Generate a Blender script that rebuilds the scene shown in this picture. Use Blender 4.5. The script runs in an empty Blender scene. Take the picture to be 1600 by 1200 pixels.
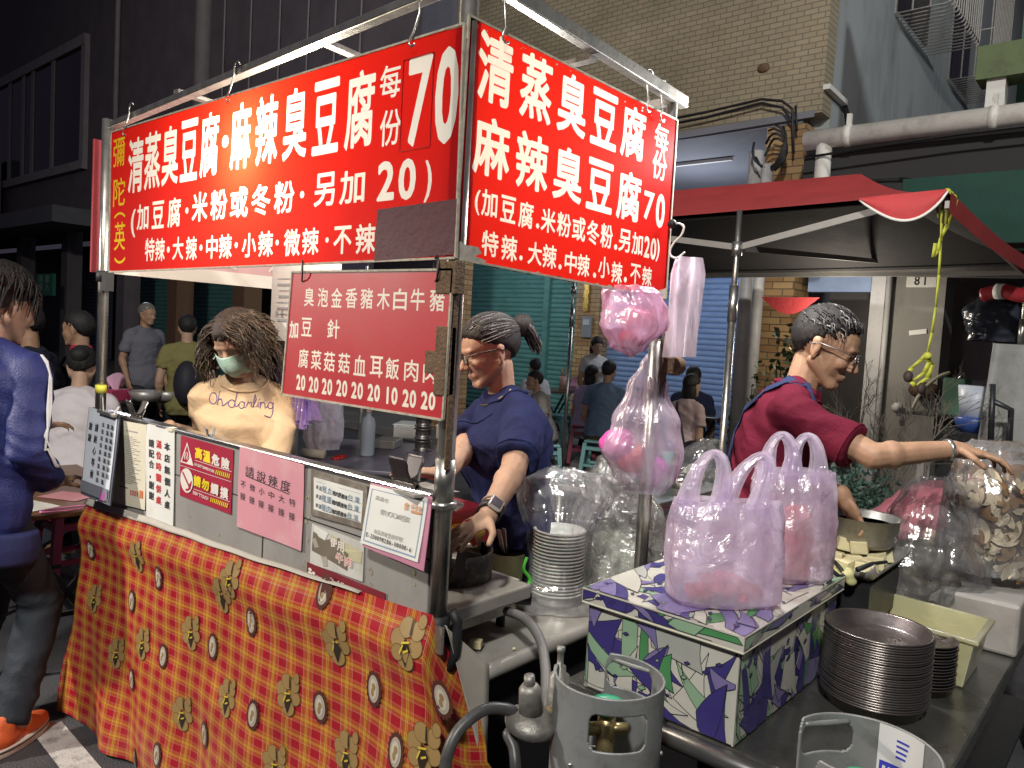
import bpy, bmesh, math, random
from mathutils import Vector, Matrix, noise, geometry
from mathutils.bvhtree import BVHTree
random.seed(7)
V = Vector; PI = math.pi
SC = bpy.context.scene
COL = SC.collection

# ---------------------------------------------------------------- camera
H = 1.58; FPX = 1202.3
TH, PIT, ROL = (math.radians(a) for a in (40.61, 3.48, 3.29))
FW = V((math.cos(TH)*math.cos(PIT), math.sin(TH)*math.cos(PIT), -math.sin(PIT)))
_r0 = V((math.sin(TH), -math.cos(TH), 0)); _u0 = _r0.cross(FW)
UP = math.cos(ROL)*_u0 - math.sin(ROL)*_r0
RT = math.cos(ROL)*_r0 + math.sin(ROL)*_u0
CAMP = V((0, 0, H))
cd = bpy.data.cameras.new('camera'); cam = bpy.data.objects.new('camera', cd); COL.objects.link(cam)
cd.sensor_fit = 'HORIZONTAL'; cd.sensor_width = 36.0; cd.lens = FPX/1600*36.0
cd.clip_start = 0.02; cd.clip_end = 400
cam.matrix_world = Matrix(((RT.x, UP.x, -FW.x, 0), (RT.y, UP.y, -FW.y, 0), (RT.z, UP.z, -FW.z, H), (0, 0, 0, 1)))
SC.camera = cam

# ---------------------------------------------------------------- world, exposure
w = bpy.data.worlds.new('World'); SC.world = w; w.use_nodes = True
bg = w.node_tree.nodes['Background']; bg.inputs[0].default_value = (.36, .31, .47, 1); bg.inputs[1].default_value = .082
SC.view_settings.view_transform = 'Standard'; SC.view_settings.look = 'None'
SC.view_settings.exposure = 0.0; SC.view_settings.gamma = 1.0
try:
    SC.cycles.use_denoising = True; SC.cycles.max_bounces = 10; SC.cycles.transparent_max_bounces = 24
    SC.cycles.sample_clamp_indirect = 6.0; SC.cycles.caustics_reflective = False; SC.cycles.caustics_refractive = False
except Exception: pass

# ---------------------------------------------------------------- lamps (night market: bulbs under the stall roof, stall and street lamps, plus added fill lights)
def lamp(name, typ, loc, watt, col=(1, .95, .86), size=.05, aim=None, spot=None):
    d = bpy.data.lights.new(name, typ); d.energy = watt; d.color = col
    if typ == 'AREA': d.shape = 'RECTANGLE'; d.size = size[0]; d.size_y = size[1]
    else: d.shadow_soft_size = size
    if spot: d.spot_size = math.radians(spot[0]); d.spot_blend = spot[1]
    o = bpy.data.objects.new(name, d); COL.objects.link(o); o.location = loc
    if aim: o.rotation_euler = (V(aim)-V(loc)).to_track_quat('-Z', 'Y').to_euler()
    return o
lamp('booth_bulb', 'POINT', (1.315, 2.08, 2.08), 34, (1, .90, .70), .045)
lamp('booth_side_bulb', 'POINT', (1.76, 1.55, 2.13), 9.5, (1, .97, .94), .05)
lamp('booth_centre_bulb', 'POINT', (1.72, 2.35, 2.24), 5.5, (1, .93, .82), .05)
lamp('prep_table_bulb', 'POINT', (2.38, 1.08, 2.24), 54, (1, .97, .95), .05)
lamp('next_stall_lamp', 'SPOT', (-1.2, 4.65, 2.5), 520, (1, .90, .80), .08, (1.2, 2.1, .15), (60, .7))
lamp('street_lamp_light', 'SPOT', (-5.0, -2.0, 8.0), 4300, (.98, .95, .88), .35, (9, 4.5, 4.8), (95, .6))
lamp('arcade_tube_light', 'POINT', (9.3, 5.0, 3.0), 66, (.84, .90, 1), .3)
lamp('arcade_tube_light', 'POINT', (9.3, 9.0, 3.0), 42, (.84, .92, 1), .3)
lamp('canopy_fill', 'POINT', (7.0, 2.3, 1.9), 34, (1, .90, .74), .06)  # added fill light under the tent, brightens the pillar and grey column
lamp('side_wall_fill', 'SPOT', (5.5, -7.0, 7.5), 1400, (.95, .98, 1), .3, (11.5, 2.9, 5.0), (60, .6))  # added cool fill spot out of view, brightens the grey side wall
lamp('far_stall_lamp', 'POINT', (4.4, 10.5, 3.0), 38, (.80, .80, 1), .1)
# ---------------------------------------------------------------- picture point -> place
def ray(x, y): return FW + RT*((x-800)/FPX) - UP*((y-600)/FPX)
def dep(x, y, d): return CAMP + ray(x, y)*d
def onX(x, y, c): v = ray(x, y); return CAMP + v*(c/v.x)
def onY(x, y, c): v = ray(x, y); return CAMP + v*(c/v.y)
def onZ(x, y, c): v = ray(x, y); return CAMP + v*((c-H)/v.z)

# ---------------------------------------------------------------- materials
MATS = {}
def nodes(name):
    m = bpy.data.materials.new(name); m.use_nodes = True; nt = m.node_tree; nt.nodes.clear()
    return m, nt, nt.nodes.new, nt.links.new
def M(name, col=(.5, .5, .5), rough=.5, metal=0., var=.14, vs=7., bump=0., bs=60., emit=None, coat=0., stretch=(1, 1, 1), spec=.5, dirt=None, ds=9., da=.55, sss=0):
    if name in MATS: return MATS[name]
    m, nt, N, L = nodes(name); MATS[name] = m
    out = N('ShaderNodeOutputMaterial'); b = N('ShaderNodeBsdfPrincipled'); L(b.outputs[0], out.inputs[0])
    tc = N('ShaderNodeTexCoord'); mp = N('ShaderNodeMapping'); mp.inputs['Scale'].default_value = stretch
    L(tc.outputs['Object'], mp.inputs[0])
    n = N('ShaderNodeTexNoise'); n.inputs['Scale'].default_value = vs; n.inputs['Detail'].default_value = 6; L(mp.outputs[0], n.inputs['Vector'])
    mx = N('ShaderNodeMix'); mx.data_type = 'RGBA'; L(n.outputs[0], mx.inputs[0])
    mx.inputs[6].default_value = tuple(c*(1-var*1.6) for c in col[:3])+(1,); mx.inputs[7].default_value = tuple(min(1, c*(1+var*1.6)) for c in col[:3])+(1,)
    src = mx.outputs[2]
    if dirt:
        n2 = N('ShaderNodeTexNoise'); n2.inputs['Scale'].default_value = ds; n2.inputs['Detail'].default_value = 9; n2.inputs['Roughness'].default_value = .7; L(mp.outputs[0], n2.inputs['Vector'])
        r = N('ShaderNodeValToRGB'); r.color_ramp.elements[0].position = .5; r.color_ramp.elements[1].position = .72; L(n2.outputs[0], r.inputs[0])
        ml = N('ShaderNodeMath'); ml.operation = 'MULTIPLY'; ml.inputs[1].default_value = da; L(r.outputs[0], ml.inputs[0])
        m2 = N('ShaderNodeMix'); m2.data_type = 'RGBA'; L(ml.outputs[0], m2.inputs[0]); L(src, m2.inputs[6]); m2.inputs[7].default_value = tuple(dirt)+(1,); src = m2.outputs[2]
    L(src, b.inputs['Base Color'])
    b.inputs['Metallic'].default_value = metal; b.inputs['Specular IOR Level'].default_value = spec
    rr = N('ShaderNodeMapRange'); L(n.outputs[0], rr.inputs[0]); rr.inputs[3].default_value = max(.02, rough-.1); rr.inputs[4].default_value = min(1, rough+.1); L(rr.outputs[0], b.inputs['Roughness'])
    if coat: b.inputs['Coat Weight'].default_value = coat
    if sss: b.inputs['Subsurface Weight'].default_value = sss; b.inputs['Subsurface Radius'].default_value = (.012, .005, .003); b.inputs['Subsurface Scale'].default_value = 1
    if bump:
        nb = N('ShaderNodeTexNoise'); nb.inputs['Scale'].default_value = bs; nb.inputs['Detail'].default_value = 4; L(mp.outputs[0], nb.inputs['Vector'])
        bp = N('ShaderNodeBump'); bp.inputs['Strength'].default_value = bump; bp.inputs['Distance'].default_value = .01; L(nb.outputs[0], bp.inputs['Height']); L(bp.outputs[0], b.inputs['Normal'])
    if emit: b.inputs['Emission Color'].default_value = tuple(emit[:3])+(1,); b.inputs['Emission Strength'].default_value = emit[3]
    return m
def film(name, col, clear=.5, trl=.3, rough=.15, bump=.5, bs=25., tint=None, gl=.22):
    """thin plastic film: part clear, part milky, glossy, crumpled"""
    if name in MATS: return MATS[name]
    m, nt, N, L = nodes(name); MATS[name] = m
    out = N('ShaderNodeOutputMaterial'); tc = N('ShaderNodeTexCoord')
    nb = N('ShaderNodeTexNoise'); nb.inputs['Scale'].default_value = bs; nb.inputs['Detail'].default_value = 5; nb.inputs['Distortion'].default_value = 1.2; L(tc.outputs['Object'], nb.inputs['Vector'])
    bp = N('ShaderNodeBump'); bp.inputs['Strength'].default_value = bump; bp.inputs['Distance'].default_value = .02; L(nb.outputs[0], bp.inputs['Height'])
    c4 = tuple(col)+(1,)
    di = N('ShaderNodeBsdfDiffuse'); di.inputs[0].default_value = c4; L(bp.outputs[0], di.inputs['Normal'])
    tl = N('ShaderNodeBsdfTranslucent'); tl.inputs[0].default_value = c4; L(bp.outputs[0], tl.inputs['Normal'])
    gs = N('ShaderNodeBsdfAnisotropic'); gs.inputs['Roughness'].default_value = rough; L(bp.outputs[0], gs.inputs['Normal']); gs.inputs[0].default_value = (1, 1, 1, 1)
    tr = N('ShaderNodeBsdfTransparent'); tr.inputs[0].default_value = tuple(tint or (1, 1, 1))+(1,)
    a = N('ShaderNodeMixShader'); a.inputs[0].default_value = trl; L(di.outputs[0], a.inputs[1]); L(tl.outputs[0], a.inputs[2])
    b = N('ShaderNodeMixShader'); L(a.outputs[0], b.inputs[1]); L(tr.outputs[0], b.inputs[2])
    n2 = N('ShaderNodeTexNoise'); n2.inputs['Scale'].default_value = bs*.6; L(tc.outputs['Object'], n2.inputs['Vector'])
    mr = N('ShaderNodeMapRange'); L(n2.outputs[0], mr.inputs[0]); mr.inputs[1].default_value = .3; mr.inputs[2].default_value = .7
    mr.inputs[3].default_value = max(0, clear-.18); mr.inputs[4].default_value = min(1, clear+.18); L(mr.outputs[0], b.inputs[0])
    lw = N('ShaderNodeLayerWeight'); lw.inputs[0].default_value = .35; L(bp.outputs[0], lw.inputs['Normal'])
    ml = N('ShaderNodeMath'); ml.operation = 'MULTIPLY_ADD'; L(lw.outputs['Fresnel'], ml.inputs[0]); ml.inputs[1].default_value = .5; ml.inputs[2].default_value = gl*.35; ml.use_clamp = True
    c = N('ShaderNodeMixShader'); L(ml.outputs[0], c.inputs[0]); L(b.outputs[0], c.inputs[1]); L(gs.outputs[0], c.inputs[2]); L(c.outputs[0], out.inputs[0])
    return m
def sheet(name, col, tcol, trl=.5, gl=.06, rough=.25, var=.2):
    """backlit sign plastic"""
    if name in MATS: return MATS[name]
    m, nt, N, L = nodes(name); MATS[name] = m
    out = N('ShaderNodeOutputMaterial'); tc = N('ShaderNodeTexCoord')
    n = N('ShaderNodeTexNoise'); n.inputs['Scale'].default_value = 3.5; n.inputs['Detail'].default_value = 8; n.inputs['Roughness'].default_value = .65; L(tc.outputs['Object'], n.inputs['Vector'])
    mx = N('ShaderNodeMix'); mx.data_type = 'RGBA'; L(n.outputs[0], mx.inputs[0])
    mx.inputs[6].default_value = tuple(c*(1-var*1.8) for c in col)+(1,); mx.inputs[7].default_value = tuple(min(1, c*(1+var*1.2)) for c in col)+(1,)
    di = N('ShaderNodeBsdfDiffuse'); L(mx.outputs[2], di.inputs[0])
    tl = N('ShaderNodeBsdfTranslucent'); tl.inputs[0].default_value = tuple(tcol)+(1,)
    gs = N('ShaderNodeBsdfAnisotropic'); gs.inputs['Roughness'].default_value = rough
    a = N('ShaderNodeMixShader'); a.inputs[0].default_value = trl; L(di.outputs[0], a.inputs[1]); L(tl.outputs[0], a.inputs[2])
    b = N('ShaderNodeMixShader'); b.inputs[0].default_value = gl; L(a.outputs[0], b.inputs[1]); L(gs.outputs[0], b.inputs[2]); L(b.outputs[0], out.inputs[0])
    return m

# ---------------------------------------------------------------- mesh builder
class MB:
    def __init__(s): s.v = []; s.f = []; s.m = []; s.s = []
    def add(s, vs, fs, mi=0, sm=False):
        o = len(s.v); s.v.extend(V(p) for p in vs)
        for f in fs: s.f.append([i+o for i in f]); s.m.append(mi); s.s.append(sm)
        return s
    def box(s, c, size, rot=None, mi=0):
        x, y, z = (d/2 for d in size); c = V(c)
        vs = [V((a*x, b*y, d*z)) for a in (-1, 1) for b in (-1, 1) for d in (-1, 1)]
        if rot is not None: vs = [rot @ p for p in vs]
        return s.add([c+p for p in vs], [(0, 1, 3, 2), (4, 6, 7, 5), (0, 4, 5, 1), (2, 3, 7, 6), (0, 2, 6, 4), (1, 5, 7, 3)], mi)
    def bb(s, a, b, mi=0):
        a, b = V(a), V(b); return s.box((a+b)/2, [abs(q) for q in (b-a)], None, mi)
    def bar(s, p0, p1, w, h, mi=0, upv=(0, 0, 1)):
        p0, p1 = V(p0), V(p1); d = (p1-p0); l = d.length; d.normalize(); u = V(upv)
        if abs(d.dot(u)) > .95: u = V((1, 0, 0))
        sx = d.cross(u).normalized(); uu = sx.cross(d)
        return s.box((p0+p1)/2, (l, w, h), Matrix((d, sx, uu)).transposed(), mi)
    def tube(s, pts, r, n=8, mi=0, closed=False, sm=True, cap=True):
        pts = [V(p) for p in pts]; k = len(pts); rs = r if isinstance(r, (list, tuple)) else [r]*k
        vs = []; ref = None
        for i, p in enumerate(pts):
            if closed: t = pts[(i+1) % k]-pts[i-1]
            else: t = pts[min(i+1, k-1)]-pts[max(i-1, 0)]
            if t.length < 1e-9: t = V((0, 0, 1))
            t.normalize()
            if ref is None: ref = t.orthogonal().normalized()
            ref = ref - t*ref.dot(t)
            if ref.length < 1e-6: ref = t.orthogonal()
            ref.normalize(); b = t.cross(ref)
            for j in range(n):
                a = 2*PI*j/n; vs.append(p+(ref*math.cos(a)+b*math.sin(a))*rs[i])
        fs = []
        for i in range(k if closed else k-1):
            for j in range(n):
                a = i*n+j; b2 = i*n+(j+1) % n; c = ((i+1) % k)*n+(j+1) % n; d = ((i+1) % k)*n+j
                fs.append((a, b2, c, d))
        if cap and not closed: fs += [tuple(range(n-1, -1, -1)), tuple(range((k-1)*n, k*n))]
        return s.add(vs, fs, mi, sm)
    def lathe(s, prof, c=(0, 0, 0), n=24, mi=0, sm=True, rot=None, sx=1, sy=1):
        vs = []; k = len(prof); c = V(c)
        for r, z in prof:
            for j in range(n):
                a = 2*PI*j/n; p = V((r*sx*math.cos(a), r*sy*math.sin(a), z)); vs.append(c+(rot @ p if rot is not None else p))
        fs = []
        for i in range(k-1):
            for j in range(n): fs.append((i*n+j, i*n+(j+1) % n, (i+1)*n+(j+1) % n, (i+1)*n+j))
        if prof[0][0] > 1e-5: fs.append(tuple(range(n-1, -1, -1)))
        if prof[-1][0] > 1e-5: fs.append(tuple(range((k-1)*n, k*n)))
        return s.add(vs, fs, mi, sm)
    def ell(s, c, r, rot=None, nu=16, nv=10, mi=0):
        if not isinstance(r, (list, tuple)): r = (r, r, r)
        c = V(c); vs = [V((0, 0, -r[2]))]
        for i in range(1, nv):
            ph = -PI/2+PI*i/nv
            for j in range(nu):
                a = 2*PI*j/nu; vs.append(V((r[0]*math.cos(ph)*math.cos(a), r[1]*math.cos(ph)*math.sin(a), r[2]*math.sin(ph))))
        vs.append(V((0, 0, r[2])))
        if rot is not None: vs = [rot @ p for p in vs]
        fs = [(0, 1+(j+1) % nu, 1+j) for j in range(nu)]
        for i in range(nv-2):
            for j in range(nu): a = 1+i*nu; fs.append((a+j, a+(j+1) % nu, a+nu+(j+1) % nu, a+nu+j))
        a = 1+(nv-2)*nu; fs += [(a+j, a+(j+1) % nu, len(vs)-1) for j in range(nu)]
        return s.add([c+p for p in vs], fs, mi, True)
    def grid(s, fn, nu, nv, mi=0, sm=True, flip=False):
        """fn(u,v)->point, u,v in 0..1"""
        vs = [V(fn(i/nu, j/nv)) for j in range(nv+1) for i in range(nu+1)]; fs = []
        for j in range(nv):
            for i in range(nu):
                a = j*(nu+1)+i; q = (a, a+1, a+nu+2, a+nu+1); fs.append(q[::-1] if flip else q)
        return s.add(vs, fs, mi, sm)
    def cap(s, p0, p1, r0, r1, n=12):   # tapered capsule (closed)
        p0, p1 = V(p0), V(p1); d = (p1-p0); l = max(d.length, 1e-5); q = d.to_track_quat('Z', 'Y').to_matrix() if d.length > 1e-6 else Matrix.Identity(3)
        pr = [(r0*math.cos(a), -r0*math.sin(a)) for a in (PI/2, PI/3, PI/6)]+[(r0, 0), (r1, l)]+[(r1*math.cos(a), l+r1*math.sin(a)) for a in (PI/6, PI/3, PI/2)]
        pr[0] = (0.0001, pr[0][1]); pr[-1] = (.0001, pr[-1][1])
        return s.lathe(pr, p0, n, 0, True, q)
    def loft(s, secs, n=20):            # sections (center, axis a, axis b, ra, rb), flat closed ends
        vs = []
        for c, a, b, ra, rb in secs:
            for j in range(n):
                t = 2*PI*j/n; vs.append(V(c)+V(a)*ra*math.cos(t)+V(b)*rb*math.sin(t))
        k = len(secs); fs = []
        for i in range(k-1):
            for j in range(n): fs.append((i*n+j, i*n+(j+1) % n, (i+1)*n+(j+1) % n, (i+1)*n+j))
        fs += [tuple(range(n-1, -1, -1)), tuple(range((k-1)*n, k*n))]
        return s.add(vs, fs, 0, True)
    def mesh(s, name):
        me = bpy.data.meshes.new(name); me.from_pydata([tuple(p) for p in s.v], [], s.f)
        me.polygons.foreach_set('material_index', s.m); me.polygons.foreach_set('use_smooth', s.s); me.update(); return me
    def build(s, name, mats, parent=None, bev=0., uv=None, solid=0, sub=0):
        me = s.mesh(name)
        for m in (mats if isinstance(mats, (list, tuple)) else [mats]): me.materials.append(m)
        if uv is not None:
            l = me.uv_layers.new(name='UVMap')
            for lp in me.loops: l.data[lp.index].uv = uv(me.vertices[lp.vertex_index].co)
        o = link(name, me, parent)
        if solid: md = o.modifiers.new('thickness', 'SOLIDIFY'); md.thickness = solid; md.offset = 0
        if sub: md = o.modifiers.new('smooth', 'SUBSURF'); md.levels = sub; md.render_levels = sub
        if bev: md = o.modifiers.new('edges', 'BEVEL'); md.width = bev; md.segments = 2; md.limit_method = 'ANGLE'; md.angle_limit = math.radians(40)
        return o
def link(name, data, parent=None):
    o = bpy.data.objects.new(name, data); COL.objects.link(o)
    if parent is not None: adopt(o, parent)
    return o
def wmat(o):
    m = o.matrix_basis.copy()
    if o.parent is not None: m = wmat(o.parent) @ o.matrix_parent_inverse @ m
    return m
def adopt(o, parent): o.parent = parent; o.matrix_parent_inverse = wmat(parent).inverted()
def tag(o, label, cat, group=None, kind=None):
    o['label'] = label; o['category'] = cat
    if group: o['group'] = group
    if kind: o['kind'] = kind
    return o
def struct(o, kind='structure'): o['kind'] = kind; return o
def thing(name, label, cat, loc=(0, 0, 0), group=None):
    o = link(name, None); o.location = loc; o.empty_display_size = .1; return tag(o, label, cat, group)
def copy_tree(o, parent=None, loc=None, rot=None, label=None, scale=None):
    c = o.copy(); COL.objects.link(c)
    if parent is not None: c.parent = parent
    if loc is not None: c.location = loc
    if rot is not None: c.rotation_euler = (0, 0, rot)
    if scale is not None: c.scale = (scale,)*3
    if label: c['label'] = label
    for ch in [x for x in list(COL.objects) if x.parent == o]: copy_tree(ch, c)
    return c
def Rz(a): return Matrix.Rotation(a, 3, 'Z')
def remesh(mb, vox, smooth=5, disp=None):
    me = mb.mesh('tmp'); o = bpy.data.objects.new('tmp', me); COL.objects.link(o)
    md = o.modifiers.new('r', 'REMESH'); md.mode = 'VOXEL'; md.voxel_size = vox; md.use_smooth_shade = True
    if smooth: m2 = o.modifiers.new('s', 'SMOOTH'); m2.iterations = smooth; m2.factor = .5
    dg = bpy.context.evaluated_depsgraph_get(); nm = bpy.data.meshes.new_from_object(o.evaluated_get(dg))
    bpy.data.objects.remove(o); bpy.data.meshes.remove(me)
    if disp:
        ns = [v.normal.copy() for v in nm.vertices]
        for v, n in zip(nm.vertices, ns): v.co = v.co+n*disp(v.co, n)
        nm.update()
    return nm
def meshobj(name, me, mats, parent=None):
    me.name = name; me.materials.clear()
    for m in (mats if isinstance(mats, (list, tuple)) else [mats]): me.materials.append(m)
    return link(name, me, parent)

# ---------------------------------------------------------------- lettering
_G = {}
def glyph(ch, wt=.015):
    """filled outline of one character, strokes thickened by wt with round corners, centred and scaled to its own box"""
    k = (ch, round(wt, 3))
    if k in _G: return _G[k]
    c = bpy.data.curves.new('g', 'FONT'); c.body = ch; c.resolution_u = 3
    o = bpy.data.objects.new('g', c); COL.objects.link(o)
    dg = bpy.context.evaluated_depsgraph_get(); me = bpy.data.meshes.new_from_object(o.evaluated_get(dg))
    vs = [V((v.co.x, v.co.y)) for v in me.vertices]; fs = [tuple(p.vertices) for p in me.polygons]
    bpy.data.objects.remove(o); bpy.data.curves.remove(c); bpy.data.meshes.remove(me)
    if not vs: _G[k] = ([], []); return _G[k]
    if wt > .001:
        cnt = {}
        for f in fs:
            for i in range(len(f)): e = tuple(sorted((f[i], f[(i+1) % len(f)]))); cnt[e] = cnt.get(e, 0)+1
        av = list(vs); af = []
        for f in fs:
            ar = sum(vs[f[i]].x*vs[f[(i+1) % len(f)]].y-vs[f[(i+1) % len(f)]].x*vs[f[i]].y for i in range(len(f)))
            if abs(ar) > 1e-12: af.append(f if ar > 0 else f[::-1])
        used = set()
        for (i, j), n in cnt.items():
            if n != 1: continue
            d = vs[j]-vs[i]
            if d.length < 1e-7: continue
            q = V((-d.y, d.x)).normalized()*wt; o_ = len(av); av += [vs[i]-q, vs[j]-q, vs[j]+q, vs[i]+q]; af.append((o_, o_+1, o_+2, o_+3))
            for m in (i, j):
                if m not in used:
                    used.add(m); o_ = len(av); av += [vs[m]+V((wt*math.cos(t*PI/3), wt*math.sin(t*PI/3))) for t in range(6)]; af.append(tuple(range(o_, o_+6)))
        ed = []
        for f in af: ed += [(f[i], f[(i+1) % len(f)]) for i in range(len(f)) if (av[f[i]]-av[f[(i+1) % len(f)]]).length > 1e-5]
        ov, oe, of, _1, _2, _3 = geometry.delaunay_2d_cdt(av, ed, [], 0, 1e-6); bvh = BVHTree.FromPolygons([V((p.x, p.y, 0)) for p in av], [list(f) for f in af]); fs = []
        for f in of:
            c = sum((ov[i] for i in f), V((0, 0)))/len(f)
            if bvh.ray_cast(V((c.x, c.y, 1)), V((0, 0, -1)), 2)[2] is not None: fs.append(tuple(f))
        vs = ov
    x0, x1 = min(p.x for p in vs), max(p.x for p in vs); y0, y1 = min(p.y for p in vs), max(p.y for p in vs); cx, cy = (x0+x1)/2, (y0+y1)/2
    if ch == '，': out = [(p.x-.5, p.y-.38) for p in vs]
    elif ch in '·.,': r = max(x1-x0, y1-y0); out = [((p.x-cx)/r, (p.y-cy)/r) for p in vs]
    elif ord(ch) > 0x2e00 or ch in '()': out = [((p.x-cx)/max(x1-x0, .2), (p.y-cy)/max(y1-y0, .3)) for p in vs]
    else: out = [((p.x-cx)/max(x1-x0, .5), (p.y-.365)/.75) for p in vs]
    _G[k] = (out, fs); return _G[k]
class Plane:
    """a flat board: a runs to the viewer's right along it, z up"""
    def __init__(s, org, ax, nrm, up=(0, 0, 1)): s.o = V(org); s.ax = V(ax).normalized(); s.n = V(nrm).normalized(); s.u = V(up)
    def p(s, a, z, off=0.): return s.o+s.ax*a+s.u*z+s.n*off
    def px(s, x, y):
        r = ray(x, y); t = (s.o-CAMP).dot(s.n)/r.dot(s.n); q = CAMP+r*t-s.o; return q.dot(s.ax), q.dot(s.u)
    def size(s, cx, cy, w, h): return abs(s.px(cx+w/2, cy)[0]-s.px(cx-w/2, cy)[0]), abs(s.px(cx, cy-h/2)[1]-s.px(cx, cy+h/2)[1])
def line(pl, text, c0, c1, r0, r1=None, mi=1, wt=.02, out=None):
    """characters between picture points c0 and c1 on the board, r0/r1 their (width, height) there"""
    a0 = pl.px(*c0); a1 = pl.px(*c1); w0 = pl.size(*c0, *r0); w1 = pl.size(*c1, *(r1 or r0)) if (r1 or c0 != c1) else w0
    n = len(text); res = [] if out is None else out
    for i, ch in enumerate(text):
        t = i/max(n-1, 1)
        if ch == ' ': continue
        a = a0[0]+(a1[0]-a0[0])*t; z = a0[1]+(a1[1]-a0[1])*t; ww = w0[0]+(w1[0]-w0[0])*t; hh = w0[1]+(w1[1]-w0[1])*t
        res.append((ch, a, z, ww, hh, mi, wt))
    return res
def place_chars(mb, pl, chars, off):
    for ch, a, z, w_, h_, mi, wt in chars:
        vs, fs = glyph(ch, wt); 
        if ch in '·.,': w_ = h_ = (w_+h_)/2
        mb.add([pl.p(a+x*w_, z+y*h_, off) for x, y in vs], fs, mi)
def inside(poly, x, y):
    r = False; n = len(poly)
    for i in range(n):
        (x0, y0), (x1, y1) = poly[i], poly[(i+1) % n]
        if (y0 > y) != (y1 > y) and x < (x1-x0)*(y-y0)/(y1-y0)+x0: r = not r
    return r
def cut2d(outline, polys_v, polys_f):
    """triangulate outline + faces; returns verts, faces and for each face the index of the input face over it (-1 none)"""
    vs = [V(p) for p in outline]+list(polys_v); n0 = len(outline); ed = {(i, (i+1) % n0) for i in range(n0)} if n0 else set()
    cnt = {}
    for f in polys_f:
        for i in range(len(f)): e = tuple(sorted((f[i], f[(i+1) % len(f)]))); cnt[e] = cnt.get(e, 0)+1
    ed |= {(i+n0, j+n0) for (i, j), n in cnt.items() if n == 1 and (polys_v[i]-polys_v[j]).length > 1e-6}
    ov, oe, of, _a, _b, _c = geometry.delaunay_2d_cdt(vs, list(ed), [], 0, 1e-7)
    bvh = BVHTree.FromPolygons([V((p.x, p.y, 0)) for p in polys_v], [list(f) for f in polys_f]); own = []
    for f in of:
        c = sum((ov[i] for i in f), V((0, 0)))/len(f); h_ = bvh.ray_cast(V((c.x, c.y, 1)), V((0, 0, -1)), 2); own.append(h_[2] if h_[2] is not None else -1)
    return ov, of, own
def board(pl, outline, chars, name, mats, parent=None):
    """one flat sheet: outline polygon (a,z) in material 0, letters cut into it in their own materials"""
    pv = []; pf = []; owner = []
    for ch, a, z, w_, h_, mi, wt in chars:
        gv, gf = glyph(ch, wt); o = len(pv)
        if ch in '·.,': w_ = h_ = (w_+h_)/2
        pv += [V((a+x*w_, z+y*h_)) for x, y in gv]
        for f in gf: pf.append([i+o for i in f]); owner.append(mi)
    ov, of, own = cut2d(outline, pv, pf)
    mb = MB(); mb.v = [pl.p(p.x, p.y) for p in ov]
    for f, k in zip(of, own):
        if k < 0:
            c = sum((ov[i] for i in f), V((0, 0)))/len(f)
            if not inside(outline, c.x, c.y): continue
        mb.f.append(list(f)); mb.m.append(owner[k] if k >= 0 else 0); mb.s.append(False)
    return mb.build(name, mats, parent)
def rimstrip(pl, outline, wd, th, name, mat, parent):
    mb = MB(); n = len(outline)
    for i in range(n):
        p0, p1 = outline[i], outline[(i+1) % n]; mb.bar(pl.p(*p0), pl.p(*p1), wd, th, 0, pl.n)
    return mb.build(name, mat, parent)
# ================================================================ the setting
def tilemat(name, c1, c2, mortar, bw, bh, axis='Y', rough=.45, msz=.006):
    m, nt, N, L = nodes(name); MATS[name] = m
    out = N('ShaderNodeOutputMaterial'); b = N('ShaderNodeBsdfPrincipled'); L(b.outputs[0], out.inputs[0]); b.inputs['Roughness'].default_value = rough
    tc = N('ShaderNodeTexCoord'); sp = N('ShaderNodeSeparateXYZ'); L(tc.outputs['Object'], sp.inputs[0])
    cb = N('ShaderNodeCombineXYZ'); 
    if axis == 'XY':
        ad = N('ShaderNodeMath'); ad.operation = 'ADD'; L(sp.outputs[0], ad.inputs[0]); L(sp.outputs[1], ad.inputs[1]); L(ad.outputs[0], cb.inputs[0])
    else: L(sp.outputs[axis], cb.inputs[0])
    L(sp.outputs['Z'], cb.inputs[1])
    br = N('ShaderNodeTexBrick'); L(cb.outputs[0], br.inputs['Vector']); br.inputs['Scale'].default_value = 1
    br.inputs['Color1'].default_value = tuple(c1)+(1,); br.inputs['Color2'].default_value = tuple(c2)+(1,); br.inputs['Mortar'].default_value = tuple(mortar)+(1,)
    br.inputs['Brick Width'].default_value = bw; br.inputs['Row Height'].default_value = bh; br.inputs['Mortar Size'].default_value = msz; br.inputs['Mortar Smooth'].default_value = .2
    n = N('ShaderNodeTexNoise'); n.inputs['Scale'].default_value = 1.1; n.inputs['Detail'].default_value = 8; L(tc.outputs['Object'], n.inputs['Vector'])
    mr = N('ShaderNodeMapRange'); L(n.outputs[0], mr.inputs[0]); mr.inputs[1].default_value = .3; mr.inputs[2].default_value = .75; mr.inputs[3].default_value = .72; mr.inputs[4].default_value = 1.12
    mx = N('ShaderNodeMix'); mx.data_type = 'RGBA'; mx.blend_type = 'MULTIPLY'; mx.inputs[0].default_value = 1; L(br.outputs[0], mx.inputs[6]); L(mr.outputs[0], mx.inputs[7]); L(mx.outputs[2], b.inputs['Base Color'])
    bp = N('ShaderNodeBump'); bp.invert = True; bp.inputs['Strength'].default_value = .5; bp.inputs['Distance'].default_value = .006; L(br.outputs['Fac'], bp.inputs['Height']); L(bp.outputs[0], b.inputs['Normal'])
    return m
asphalt = M('asphalt', (.062, .062, .07), .72, 0, .3, 3.5, .9, 160, dirt=(.02, .02, .024), ds=2.2, da=.6)
paving = M('paving', (.16, .15, .14), .6, 0, .2, 5, .4, 60, dirt=(.05, .045, .04), ds=3)
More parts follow.
